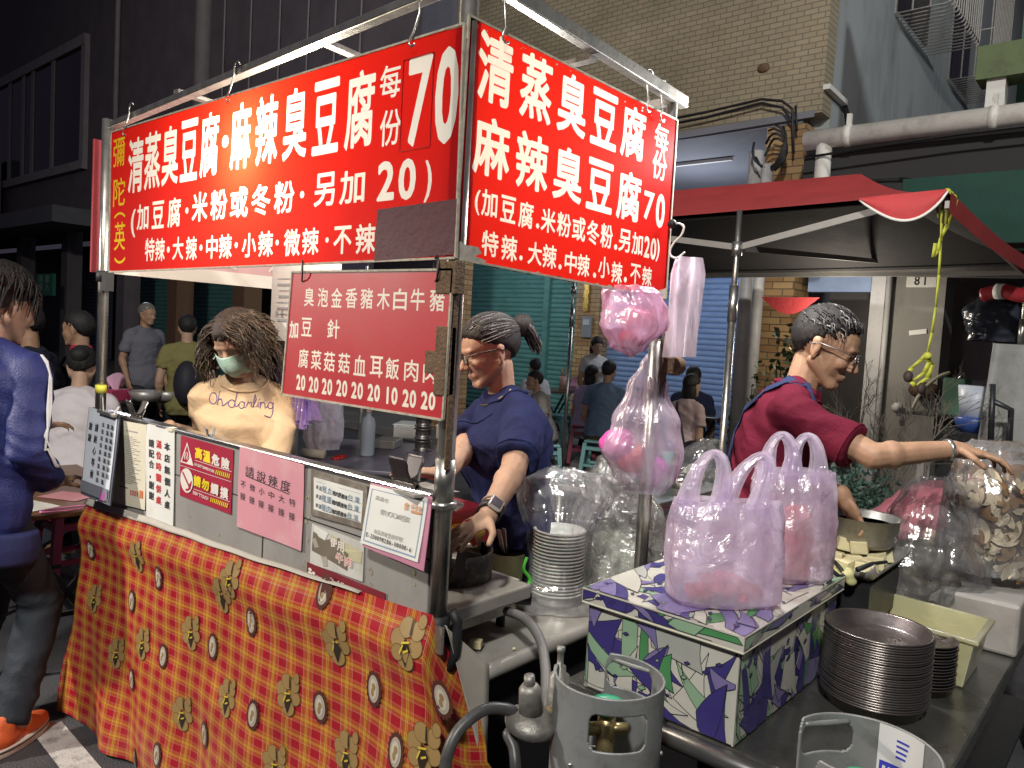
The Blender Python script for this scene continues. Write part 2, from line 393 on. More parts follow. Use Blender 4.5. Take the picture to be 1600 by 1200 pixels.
paint = M('road_paint', (.52, .52, .5), .7, 0, .2, 18, .5, 150, dirt=(.10, .10, .10), ds=14, da=.8)
tile_tan = tilemat('tan_tile', (.37, .315, .215), (.325, .275, .185), (.19, .165, .12), .145, .058)
tile_brown = tilemat('brown_tile', (.46, .31, .15), (.30, .17, .075), (.12, .09, .06), .22, .075, 'XY')
cement = M('cement_render', (.31, .335, .335), .85, 0, .12, 1.3, .25, 30, dirt=(.13, .14, .145), ds=1.6, da=.7, stretch=(1, 1, .35))
cement2 = M('grey_column_render', (.26, .25, .23), .85, 0, .12, 2.5, .3, 40, dirt=(.13, .12, .11), ds=3, stretch=(1, 1, .5))
darkwall = M('dark_wall', (.135, .115, .13), .75, 0, .2, 2, .2, 20)
darktrim = M('dark_trim', (.30, .27, .28), .7, 0, .2, 4)
black = M('near_black', (.012, .012, .014), .6)
blackmet = M('black_metal', (.03, .03, .033), .4, .4, .25, 12, .1, 80)
soffit_m = M('soffit_paint', (.19, .195, .225), .8, 0, .1, 2)
teal = M('teal_shutter', (.10, .26, .25), .45, .1, .15, 3, .1, 30, dirt=(.05, .10, .10), ds=5, stretch=(1, 1, 3))
blueshut = M('blue_shutter', (.20, .30, .52), .4, .1, .12, 3, dirt=(.10, .15, .28), ds=5, stretch=(1, 1, 3))
pvc = M('grey_pvc_pipe', (.46, .45, .45), .5, 0, .12, 4, dirt=(.22, .21, .2), ds=7, da=.5)
pvcw = M('white_pvc_pipe', (.72, .70, .65), .5, 0, .1, 3, dirt=(.30, .27, .23), ds=6, da=.6)
ironwhite = M('white_iron', (.42, .40, .37), .6, 0, .15, 20, dirt=(.2, .13, .08), ds=25)
steel = M('galvanised_steel', (.55, .54, .50), .32, .9, .2, 14, .05, 60, dirt=(.22, .19, .15), ds=18, da=.5)
steeld = M('dull_steel', (.42, .41, .38), .45, .8, .25, 14, .1, 60, dirt=(.12, .09, .06), ds=14, da=.7)
rust = M('rusty_iron', (.16, .10, .06), .8, .3, .35, 40, .5, 150)
stainless = M('stainless_sheet', (.47, .45, .42), .40, .45, .12, 5, .04, 40, dirt=(.22, .20, .17), ds=6, da=.45, stretch=(1, 1, .6))
white_paint = M('white_paint', (.75, .74, .70), .5, 0, .06, 10, dirt=(.5, .46, .4), ds=20, da=.3)
green_m = M('green_metal', (.05, .13, .085), .55, .1, .2, 4)
green_awn = M('green_awning_cloth', (.014, .068, .05), .8, 0, .25, 6, .3, 40)
oldgreen = M('old_green_beam', (.13, .17, .08), .8, 0, .2, 5, dirt=(.06, .06, .04), ds=7)

def flat(name, pts, mat, z=None):
    mb = MB(); mb.add([V(p) if z is None else V((p[0], p[1], z)) for p in pts], [list(range(len(pts)))]); return struct(mb.build(name, mat))
flat('road', [(-60, -60), (60, -60), (60, 90), (-60, 90)], asphalt, 0)
mb = MB(); mb.bb((7.45, -40, .004), (30, 60, .12)); struct(mb.build('pavement', paving, bev=.01))
l0, l1, r0_, r1_ = onZ(55, 1152, 0), onZ(92, 1200, 0), onZ(110, 1145, 0), onZ(154, 1200, 0)
dv = (l1-l0).normalized()
flat('road_marking', [l0-dv*.12, r0_-dv*.10, r0_+dv*1.9, l0+dv*1.9], paint, .004)

def wallbox(root, name, mat, a, b, bev=0): mb = MB(); mb.bb(a, b); return mb.build(name, mat, root, bev)
def shutter(root, x, y0, y1, z0, z1, mat, name='roller_shutter', pitch=.085, holes=False):
    mb = MB(); k = int((z1-z0)/pitch); n = 5
    def fn(u, v):
        z = z0+(z1-z0)*v; ph = (v*k) % 1
        return V((x-.022*max(0, math.sin(PI*ph))**.6, y0+(y1-y0)*u, z))
    mb.grid(fn, 1, k*n, 0, False)
    if holes:
        for r in (k-3, k-5, k-7, k-9, k-12, k-14):
            for q in (.12, .30, .62, .85): mb.box((x-.026, y0+(y1-y0)*(q+.03*math.sin(r)), z0+pitch*(r+.5)), (.004, .14, .02), None, 1)
    return mb.build(name, [mat, black], root)

# --- tiled shop building behind the tables
tb = thing('tile_building', 'tan tiled shop building with grey side wall and brown brick pillars over an arcade', 'building', (8, 5.5, 0))
Y0, Y1 = 2.93, 8.3
wallbox(tb, 'tiled_wall', tile_tan, (8.0, Y0, 4.04), (8.25, Y1, 13))
wallbox(tb, 'side_wall', cement, (8.25, Y0+.004, 3.6), (22, Y0+.2, 13))
wallbox(tb, 'soffit', soffit_m, (8.02, Y0+.2, 3.96), (11.3, Y1+6, 4.035))
wallbox(tb, 'lintel', soffit_m, (11.2, Y0+.2, 3.12), (11.5, Y1+4, 3.955))
wallbox(tb, 'back_wall', darkwall, (11.5, Y0+.2, .1), (11.7, Y1+6, 3.95))
for a, b in ((3.08, 3.50), (8.15, 8.5)): wallbox(tb, 'pillar', tile_brown, (8.02, a, .12), (8.45, b, 3.955))
wallbox(tb, 'pillar', tile_brown, (10.9, 7.49, .12), (11.3, 7.98, 3.115))
shutter(tb, 11.2, 8.87, 11.1, .14, 3.11, teal); shutter(tb, 11.2, 7.98, 8.755, .14, 3.11, teal)
wallbox(tb, 'shutter_rail', teal, (11.1, 8.755, .12), (11.25, 8.87, 3.115))
shutter(tb, 11.2, 4.1, 7.48, .14, 3.11, blueshut, holes=True)
wallbox(tb, 'shutter_box', M('shutter_box_paint', (.30, .36, .52), .6), (10.9, 4.1, 2.78), (11.1, 7.48, 3.11))
mb = MB(); mb.tube([(7.93, 3.56, .12), (7.93, 3.56, 3.7)], .075, 14); mb.build('drain_pipe', pvc, tb)
mb = MB(); mb.bar(V((9.0, 5.2, 3.93)), V((9.0, 4.35, 3.93)), .05, .035); mb.build('tube_light', white_paint, tb)
mb = MB(); mb.bar((7.985, 6.0, 3.98), (7.985, 3.0, 4.03), .02, .07); mb.build('wall_edge_band', soffit_m, tb)
mb = MB(); c = onX(1193, 106, 7.99); mb.ell(c, (.03, .07, .05)); mb.build('wall_scar', rust, tb)
def cage(xa, xb, z, d, h, n):
    fr = MB()
    for i in range(n):
        x = xa+(xb-xa)*i/(n-1); ybar = Y0-d
        fr.tube([(x, Y0, z), (x, ybar+.06, z), (x, ybar+.015, z+.015), (x, ybar, z+.06), (x, ybar, z+h)], .009, 5)
    for q in (.02, .55, 1.0): fr.tube([(xa, Y0-d+.008, z+h*q), (xb, Y0-d+.008, z+h*q)], .011, 5)
    for k in range(4): y = Y0-d*k/3.2; fr.tube([(xa, y, z), (xa, y, z+h)], .012, 5)
    for q in (.25, .5, .75): fr.tube([(xa, Y0, z+h*q), (xa, Y0-d, z+h*q)], .012, 5)
    g = fr.build('window_grille', ironwhite, tb)
    wallbox(g, 'window_glass', M('dark_window', (.02, .018, .02), .15), (xa+.1, Y0-.02, z+.08), (xb-.1, Y0+.002, z+h))
cage(10.15, 11.75, 5.76, .62, 2.6, 15); cage(13.0, 14.3, 5.78, .55, 2.6, 13)
# cables along the tiled wall
mb = MB()
for k, (dz, sag) in enumerate(((0, .05), (.07, .0))):
    pts = [onX(1040, 196-8*k, 7.9), onX(1100, 184-8*k, 7.9), onX(1190, 161-6*k, 7.9), onX(1222, 168-10*k, 7.9), onX(1238, 190-20*k, 7.9), onX(1240, 240, 7.9)]
    mb.tube(pts, .014, 6)
mb.tube([onX(1243, 165, 7.9), onX(1245, 205, 7.9)], .012, 6)
for q in range(5):
    c = onX(1212, 242, 7.7)+V((0, .02*q, .03*q)); rr = .16+.02*q
    mb.tube([c+V((.03*math.sin(3*a), rr*math.cos(a)*.7, rr*math.sin(a))) for a in [t*PI/7+.6*q for t in range(10)]], .013, 6)
mb.build('cable_bundle', black, tb)
mb = MB(); c = onY(1306, 147, 2.90); mb.bar(c+V((-.28, 0, 0)), c+V((.28, 0, -.02)), .07, .05); mb.tube([c+V((.28, 0, 0)), c+V((.45, -.05, -.25)), c+V((.5, -.02, -.5))], .015, 6, 1); mb.tube([c+V((.28, 0, 0)), c+V((.38, -.05, -.3)), c+V((.2, -.02, -.55))], .015, 6, 1); mb.build('wall_lamp', [white_paint, black], tb)
# things fixed by the teal shutter
k = thing('intercom_box', 'small grey meter box on the brown pillar beside the teal shutter', 'meter box', (10.85, 7.8, 1.7))
p = Plane((10.86, 0, 0), (0, -1, 0), (-1, 0, 0)); a, z = p.px(917, 511)
mb = MB(); mb.box((10.86, -a, z), (.05, .20, .36)); mb.build('case', M('meter_grey', (.20, .21, .24), .5), k, bev=.01)
mb = MB(); mb.box((10.83, -a, z+.08), (.015, .13, .1)); mb.build('window', M('meter_window', (.40, .45, .5), .2), k)
k = thing('gold_banner', 'narrow gold festive strip hanging above the grey meter box', 'banner', (10.85, 7.8, 2.4))
a, z = p.px(916, 460); mb = MB()
for i in range(9): mb.box((10.86+.006*(i % 2), -a+.008*math.sin(i*2), z+.22-.06*i), (.012, .11-.01*(i % 3), .062))
mb.build('strip', M('gold_foil', (.55, .36, .08), .35, .6, .5, 30, .3, 60), k)

# --- dark building further along the street
db = thing('dark_building', 'dark unlit building with barred upper windows along the far street', 'building', (8, 18, 0))
wallbox(db, 'upper_wall', darkwall, (8.0, 8.5, 3.96), (8.3, 45, 15)); wallbox(db, 'ceiling', M('far_ceiling', (.10, .10, .12), .7), (8.02, 14.5, 3.87), (9.9, 45, 3.955))
wallbox(db, 'back_wall', black, (10.3, 14.3, .1), (10.5, 45, 3.8))
shutter(db, 10.1, 20.5, 23.6, .14, 2.9, teal, pitch=.11); shutter(db, 10.1, 17.9, 20.35, .14, 2.9, teal, pitch=.11); shutter(db, 10.1, 25.2, 27.2, .14, 2.9, M('blue_grey_shutter', (.09, .10, .15), .5), pitch=.11)
for y in (14.4, 17.3, 20.1, 23.9, 27.7): wallbox(db, 'pillar', M('brown_pillar', (.16, .09, .05), .7) if y < 18 else darkwall, (8.3, y, .12), (8.7, y+.45, 3.86))
mb = MB(); mb.bb((7.86, 21.8, 8.45), (8, 40, 8.72)); mb.bb((7.86, 21.8, 5.30), (8, 40, 5.52)); mb.bb((7.88, 21.8, 5.52), (8, 22.05, 8.45)); mb.bb((7.86, 21.8, 12), (8, 40, 12.35))
for y in (24.0, 25.6, 26.4, 27.6, 29.2, 31): mb.bb((7.9, y, 5.52), (8, y+.22, 8.45))
wf = mb.build('window_frame', darktrim, db)
wallbox(wf, 'window_glass', M('night_glass', (.012, .012, .018), .12), (7.93, 21.9, 5.5), (7.99, 40, 8.46))
mb = MB(); mb.tube([(7.9, 15.65, 3.9), (7.9, 15.65, 15)], .17, 12); mb.build('drain_pipe', M('old_pipe', (.22, .20, .20), .7), db)
mb = MB(); mb.tube([(7.93, 19.95, 5.5), (7.93, 19.95, 15)], .06, 8)
for y in (14.9, 13.9, 12.9, 12.0, 11.2, 10.5): mb.tube([(7.95, y, 4), (7.95, y, 15)], .018, 6)
mb.build('cable', darktrim, db)
wallbox(db, 'canopy', M('canopy_grey', (.12, .12, .14), .6), (6.9, 20.9, 3.75), (8, 42, 4.15))
wallbox(db, 'end_column', M('blue_grey_wall', (.15, .15, .19), .8), (7.9, 8.3, 3.96), (8.0, 8.95, 14))
mb = MB(); mb.bb((7.5, 28.0, 4.5), (7.8, 29.5, 6.2)); mb.build('ac_box', M('ac_grey', (.16, .17, .19), .6), db)
k = thing('green_sign', 'small green lit-up street sign under the dark building canopy', 'sign', (7.5, 24, 2.3))
p = Plane((7.6, 0, 0), (0, -1, 0), (-1, 0, 0)); a0, z0 = p.px(58, 428); a1, z1 = p.px(83, 462)
mb = MB(); mb.box((7.62, -(a0+a1)/2, (z0+z1)/2), (.08, abs(a1-a0), abs(z1-z0))); mb.build('sign_box', M('green_sign_face', (.02, .16, .09), .5), k)
mb = MB(); place_chars(mb, p, [(c, a0+(a1-a0)*q, z1+(z0-z1)*r, .34, .22, 0, .02) for c, q, r in (('停', .3, .75), ('車', .7, .75), ('場', .3, .4), ('入', .7, .4))], .03); mb.build('lettering', M('green_sign_letter', (.25, .45, .36), .5), k)

# --- low old house on the right with green awning, big gutter and the grey column
gh = thing('low_house', 'low cluttered house with green awning, white gutter pipe and grey number column', 'house', (8, 1.5, 0))
mb = MB(); mb.tube([(7.4, 2.84, 3.60), (7.4, -2.5, 3.62)], .090, 18); mb.tube([(7.4, 2.66, 3.60), (7.4, 2.66, 2.6)], .072, 14)
for y in (2.45, 1.3): mb.tube([(7.4, y-.03, 3.602), (7.4, y+.03, 3.602)], .100, 18); mb.bb((7.38, y-.02, 3.69), (7.42, y+.02, 3.80))
mb.build('gutter_pipe', pvcw, gh)
mb = MB(); mb.tube([(7.6, 3.3, 3.05), (7.6, 2.2, 3.28), (7.6, .4, 3.40)], .045, 10); mb.tube([(7.75, 3.35, 3.5), (7.75, 3.35, .2)], .06, 10); mb.build('side_pipe', pvc, gh)
mb = MB(); mb.tube([(7.3, 2.8, 3.42), (7.3, 1.5, 3.48), (7.3, -1, 3.5)], .012, 6); mb.tube([(7.25, 2.8, 3.15), (7.2, 2.0, 3.12), (7.2, 1.2, 3.05), (7.2, -.5, 3.15)], .018, 6); mb.tube([(7.1, 1.9, 3.1), (7.1, 1.2, 2.98), (7.1, .2, 3.1)], .02, 6); mb.build('cable', black, gh)
wallbox(gh, 'dark_upper', M('dark_eave', (.035, .034, .035), .8), (7.55, -3, 2.85), (8.1, 2.9, 3.5))
wallbox(gh, 'green_awning', green_awn, (7.0, -3, 2.52), (7.5, 1.85, 3.08), .01)
mb = MB(); mb.bb((7.6, -3, 4.0), (7.9, 1.5, 4.28)); mb.build('roof_beam', oldgreen, gh)
mb = MB(); mb.bb((7.65, 1.28, 3.72), (7.8, 1.42, 4.0)); mb.build('roof_post', white_paint, gh); mb = MB(); mb.bb((7.65, .3, 3.72), (7.8, .4, 4.0)); mb.build('roof_post', white_paint, gh)
wallbox(gh, 'roof_screen', green_m, (8.0, -3, 3.72), (8.1, 1.25, 5.5)); wallbox(gh, 'roof_slab', M('roof_dark', (.07, .065, .06), .8), (7.6, -3, 3.52), (12, 2.9, 3.715))
wallbox(gh, 'column', cement2, (8.0, 1.66, .12), (8.4, 2.12, 2.84)); wallbox(gh, 'back_wall', darkwall, (9.6, -3, .12), (9.8, 2.92, 2.84))
mb = MB(); mb.bb((7.96, 2.17, .12), (8.1, 2.30, 2.84)); mb.tube([(7.93, 2.13, .12), (7.93, 2.13, 2.8)], .028, 8); mb.build('door_post', pvc, gh)
wallbox(gh, 'door_frame', M('door_dark', (.05, .045, .045), .6), (8.6, 2.3, .12), (8.7, 2.9, 2.3))
wallbox(gh, 'blue_lintel', M('blue_lintel_paint', (.22, .29, .45), .6), (7.98, 2.31, 2.22), (8.1, 2.92, 2.40))
wallbox(gh, 'lit_wall', M('lit_inner_wall', (.33, .31, .33), .8), (9.3, 2.2, 1.2), (9.58, 2.9, 2.83))
mb = MB(); c = onX(1366, 489, 8.75); mb.bar(c+V((0, .13, 0)), c+V((0, -.12, .02)), .03, .03); mb.build('tube_lamp', M('lit_tube', (1, .9, .7), .5, emit=(1, .82, .55, 9)), gh)
lamp('doorway_tube_light', 'POINT', tuple(c+V((-.12, 0, -.05))), 5, (1, .8, .55), .05)
mb = MB(); c = onX(1326, 468, 8.72); mb.box(c, (.04, .2, .16)); c2 = onX(1353, 472, 8.72); mb.box(c2, (.04, .18, .2)); mb.build('switch_box', black, gh)
p81 = Plane((7.985, 0, 0), (0, -1, 0), (-1, 0, 0)); a0, z0 = p81.px(1418, 424); a1, z1 = p81.px(1463, 449)
k = thing('house_number_plate', 'white plate reading 81 on the grey column', 'number plate', (7.98, 1.85, 2.3))
mb = MB(); mb.bb((7.975, -a0, z0), (7.998, -a1, z1)); mb.build('plate', white_paint, k, bev=.003)
mb = MB(); place_chars(mb, p81, line(p81, '81', (1433.5, 438), (1446, 438), (9, 15), None, 0, .02), .012); mb.build('lettering', black, k)
k = thing('paper_label', 'small white sticker peeling off the grey column below the number plate', 'sticker', (7.98, 1.85, 1.9))
c = onX(1434, 519, 7.985); mb = MB(); mb.box(c, (.004, .15, .045), Matrix.Rotation(-.16, 3, 'X')); mb.build('paper', white_paint, k)

# --- red pop-up tent
tent = thing('red_tent', 'red pop-up canopy tent with dark underside over the prep stall', 'tent', (5.8, 2.3, 0))
TX0, TX1, TYa, TYb, TZ = 4.2, 7.2, .90, 5.3, 2.40
RA, RB = V((5.6, 1.75, 2.84)), V((5.6, 4.3, 2.84)); red_cloth = M('red_canopy_cloth', (.50, .05, .055), .75, 0, .15, 4, .25, 30); under_m = M('tent_lining', (.022, .020, .021), .9, 0, .2, 6, .3, 30)
def roof(dz, mat, name):
    mb = MB(); cs = [V((TX0, TYb, TZ+dz)), V((TX0, TYa, TZ+dz)), V((TX1, TYa, TZ+dz)), V((TX1, TYb, TZ+dz))]
    for i in range(4):
        A, B = cs[i], cs[(i+1) % 4]
        def fn(u, v, A=A, B=B):
            e = A.lerp(B, u); e.z -= .035*math.sin(PI*u)*(1-v); pk = RA.lerp(RB, min(1, max(0, (e.y-1.75)/2.55))) + V((0, 0, dz)); q = e.lerp(pk, v); q.z -= .05*math.sin(PI*v) ; return q
        mb.grid(fn, 14, 10)
    return mb.build(name, mat, tent)
roof(0, red_cloth, 'canopy'); roof(-.03, under_m, 'lining')
val = M('valance_grey', (.20, .19, .18), .85, 0, .2, 5, .3, 30)
mb = MB(); mb.grid(lambda u, v: V((TX1+.02*math.sin(u*30), TYb+(TYa-.6-TYb)*u, TZ+.03-.14*v-.02*math.sin(u*9))), 40, 3); mb.build('back_valance', val, tent)
mb = MB(); mb.grid(lambda u, v: V((TX0-.012-.02*math.sin(v*3), 1.30+(TYa-1.30)*u, TZ-.012*(1-u)+.012-v*(.012+.135*max(0, math.sin(PI*u))**.8*(.6+.6*u)))), 18, 6)
fl = mb.build('front_flap', red_cloth, tent)
mb = MB(); mb.tube([V((TX0-.016, 1.30+(TYa-1.30)*u, TZ-.012*(1-u)+.012-(.012+.135*max(0, math.sin(PI*u))**.8*(.6+.6*u)))) for u in [i/18 for i in range(19)]], .008, 5); mb.build('piping', white_paint, fl)
mb = MB(); mb.grid(lambda u, v: V((TX0+(TX1-TX0)*u, TYa-.012, TZ-.035*math.sin(PI*u)-v*.10)), 18, 3); mb.build('side_flap', red_cloth, tent)
mb = MB(); mb.grid(lambda u, v: V((TX1-.06, 3.05-.55*u, TZ-.33-.16*math.sin(PI*u)*v+.03)), 10, 4); mb.build('patch_flap', red_cloth, tent)
for (x, y) in ((TX0, 1.96), (TX1-.03, TYa+.03), (TX1-.03, TYb), (TX0, TYb)):
    mb = MB(); mb.tube([(x, y, .0), (x, y, 1.75)], .021, 10); mb.tube([(x, y, 1.72), (x, y, TZ-.02)], .016, 10); mb.tube([(x, y, 1.74), (x, y, 1.95)], .026, 10); mb.tube([(x, y, 2.12), (x, y, 2.2)], .03, 10)
    mb.build('pole', steel, tent)
mb = MB()
for a, b in (((TX0+.02, 1.96, 2.17), (TX0+.06, TYa+.25, 2.36)), ((TX0+.02, 1.96, 2.17), (TX0+.06, 3.2, 2.36)), ((TX0+.05, 1.96, 2.17), (TX1, 2.0, 2.42)), ((TX0, TYa, 2.34), (TX1, TYa+.05, 2.30)), ((TX1-.1, TYb, 2.3), (TX1-.1, TYa, 2.3))): mb.bar(a, b, .02, .035)
mb.build('truss', M('truss_grey', (.28, .27, .25), .6, .3), tent)
st = M('yellow_strap', (.48, .50, .06), .6, 0, .2, 30)
k = thing('yellow_strap', 'knotted yellow strap dangling from the tent corner', 'strap', tuple(dep(1478, 310, 3.85)))
mb = MB(); A = dep(1478, 303, 3.82)
def ribbon(mb, pts, w_, rd=None):
    ax = RT if rd is None else rd
    for i in range(len(pts)-1):
        d0 = ax*w_/2*(1 if i % 2 else .8); d1 = ax*w_/2*(.8 if i % 2 else 1); mb.add([pts[i]-d0, pts[i]+d0, pts[i+1]+d1, pts[i+1]-d1], [(0, 1, 2, 3)], 0, True)
P_ = lambda x, y: dep(x, y, 3.82)
ribbon(mb, [P_(1478, 303), P_(1472, 330), P_(1470, 380), P_(1467, 430), P_(1462, 480), P_(1456, 520), P_(1449, 552)], .014)
ribbon(mb, [P_(1482, 302), P_(1494, 312), P_(1488, 335), P_(1480, 352), P_(1470, 372), P_(1466, 392), P_(1458, 402), P_(1462, 380)], .022)
ribbon(mb, [P_(1474, 306), P_(1464, 320), P_(1466, 340)], .012); ribbon(mb, [P_(1470, 306), P_(1480, 330), P_(1478, 350)], .02)
for dx in (0, 5, -4): mb.ell(P_(1484+dx, 304+dx), .018)
ribbon(mb, [P_(1449, 552), P_(1440, 562), P_(1424, 575), P_(1418, 590), P_(1426, 596), P_(1445, 582), P_(1452, 566), P_(1447, 555), P_(1456, 570), P_(1450, 590), P_(1430, 604), P_(1424, 596)], .03)
mb.ell(P_(1449, 556), (.02, .02, .018)); mb.build('strap', st, k, solid=.002)
mb = MB(); mb.ell(P_(1419, 588), (.024, .022, .03)); mb.ell(P_(1440, 607), (.035, .02, .03)); mb.build('knot_block', M('dark_rubber', (.05, .035, .03), .7), k)
# ================================================================ the red-signed food booth
XF, YC, YL, XR = 1.19, 1.208, 3.02, 2.11
FR = Plane((XF, 0, 0), (0, -1, 0), (-1, 0, 0)); SD = Plane((0, YC, 0), (1, 0, 0), (0, -1, 0))
booth = thing('food_booth', 'steel framed food booth with a stainless front panel under big red signs', 'food stall', (1.6, 2.1, 0))
def post(x, y, z0, z1, r=.019, m=steel, nm='post'):
    mb = MB(); mb.tube([(x, y, z0), (x, y, z1)], r, 14); return mb.build(nm, m, booth)
pc = post(1.205, 1.215, .93, 2.36, .021)                     # corner post
mb = MB(); mb.tube([(1.205, 1.215, 1.19), (1.205, 1.215, 1.205)], .03, 14); mb.tube([(1.205, 1.215, 1.20), (1.205, 1.215, 1.30)], .0235, 14); mb.build('collar', steel, pc)
mb = MB(); mb.bar((1.187, 1.192, 1.28), (1.187, 1.192, 1.74), .004, .018); mb.box((1.178, 1.207, 1.52), (.03, .034, .15)); mb.box((1.172, 1.236, 1.515), (.012, .045, .05)); mb.box((1.18, 1.205, 1.70), (.03, .06, .07)); mb.build('rusty_bracket', rust, pc, bev=.004)
post(1.195, 3.075, 0.0, 1.18, .017); p2 = post(1.195, 3.075, 1.18, 2.30, .019)
mb = MB(); mb.tube([(1.195, 3.075, 1.28), (1.195, 3.075, 1.31)], .0205, 14); mb.build('yellow_tape', M('yellow_tape', (.70, .66, .08), .5), p2)
mb = MB(); mb.tube([(1.195, 3.075, 1.70), (1.195, 3.075, 1.74)], .026, 12); mb.box((1.195, 3.05, 1.70), (.03, .06, .07)); mb.build('clamp', black, p2)
post(2.085, 1.215, .70, 1.60, .021); post(2.085, 1.215, 1.60, 2.31, .017, steeld)
mb = MB(); mb.bar((2.10, 1.19, 1.40), (2.10, 1.19, 1.68), .004, .035); mb.tube([(2.14, 1.185, 1.52), (2.18, 1.185, 1.52)], .03, 12); mb.box((2.12, 1.19, 1.52), (.05, .03, .05)); mb.build('rusty_bracket', rust, booth, bev=.003)
post(2.05, 3.075, 0, 2.30, .019)
mb = MB(); mb.bar((1.205, 1.20, 2.345), (1.205, 3.10, 2.275), .032, .022); mb.build('front_rail', steel, booth, bev=.003)
mb = MB(); mb.bar((1.17, 1.205, 2.36), (2.14, 1.205, 2.325), .03, .035); mb.build('side_rail', steeld, booth, bev=.003)
for y in (1.75, 2.55): mb = MB(); mb.bar((1.2, y, 2.32), (2.09, y+.05, 2.31), .03, .012); mb.build('cross_rail', steeld, booth)
mb = MB(); mb.bar((1.65, 1.2, 2.31), (1.68, 3.0, 2.29), .03, .012); mb.bar((2.09, 1.2, 2.32), (2.06, 3.1, 2.28), .03, .02); mb.build('cross_rail', steeld, booth)
# front panel: sheet with folded bright top edge and seams
mb = MB(); mb.bb((XF, 1.235, .84), (XF+.025, 3.13, 1.212)); pn = mb.build('front_panel', stainless, booth, bev=.003)
mb = MB(); mb.bb((XF-.006, 1.235, 1.206), (XF+.034, 3.13, 1.2195)); mb.build('panel_lip', M('bright_steel', (.72, .71, .68), .2, .95, .08, 12, dirt=(.35, .32, .26), ds=20, da=.4), pn, bev=.004)
mb = MB(); mb.bb((XF-.0015, 1.235, 1.067), (XF, 2.2, 1.070)); mb.bb((XF-.0015, 2.23, 1.067), (XF, 3.13, 1.070)); mb.bb((XF-.0015, 1.915, .9), (XF, 1.919, 1.206)); mb.bb((XF-.0015, 2.62, .9), (XF, 2.623, 1.206)); mb.build('seam', black, pn)
mb = MB(); mb.bb((XF+.03, 1.3, .86), (XF+.46, 3.05, .90)); mb.build('front_counter', stainless, booth, bev=.006)
for y in (1.32, 2.1, 2.98): mb = MB(); mb.bb((XF+.04, y, .06), (XF+.08, y+.04, .86)); mb.build('leg', steeld, booth)
mb = MB(); mb.bb((1.235, 1.262, .71), (2.4, 1.8, .745)); mb.tube([(1.235, 1.258, .728), (2.4, 1.258, .728)], .022, 14); mb.build('side_counter', stainless, booth, bev=.004)
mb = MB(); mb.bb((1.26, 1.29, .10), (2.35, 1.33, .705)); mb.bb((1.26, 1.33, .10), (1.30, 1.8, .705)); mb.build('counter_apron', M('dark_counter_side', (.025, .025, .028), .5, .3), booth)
mb = MB(); mb.bar((1.21, 1.24, 1.214), (1.25, 1.40, 1.206), .12, .006); mb.build('splash_sheet', stainless, booth)

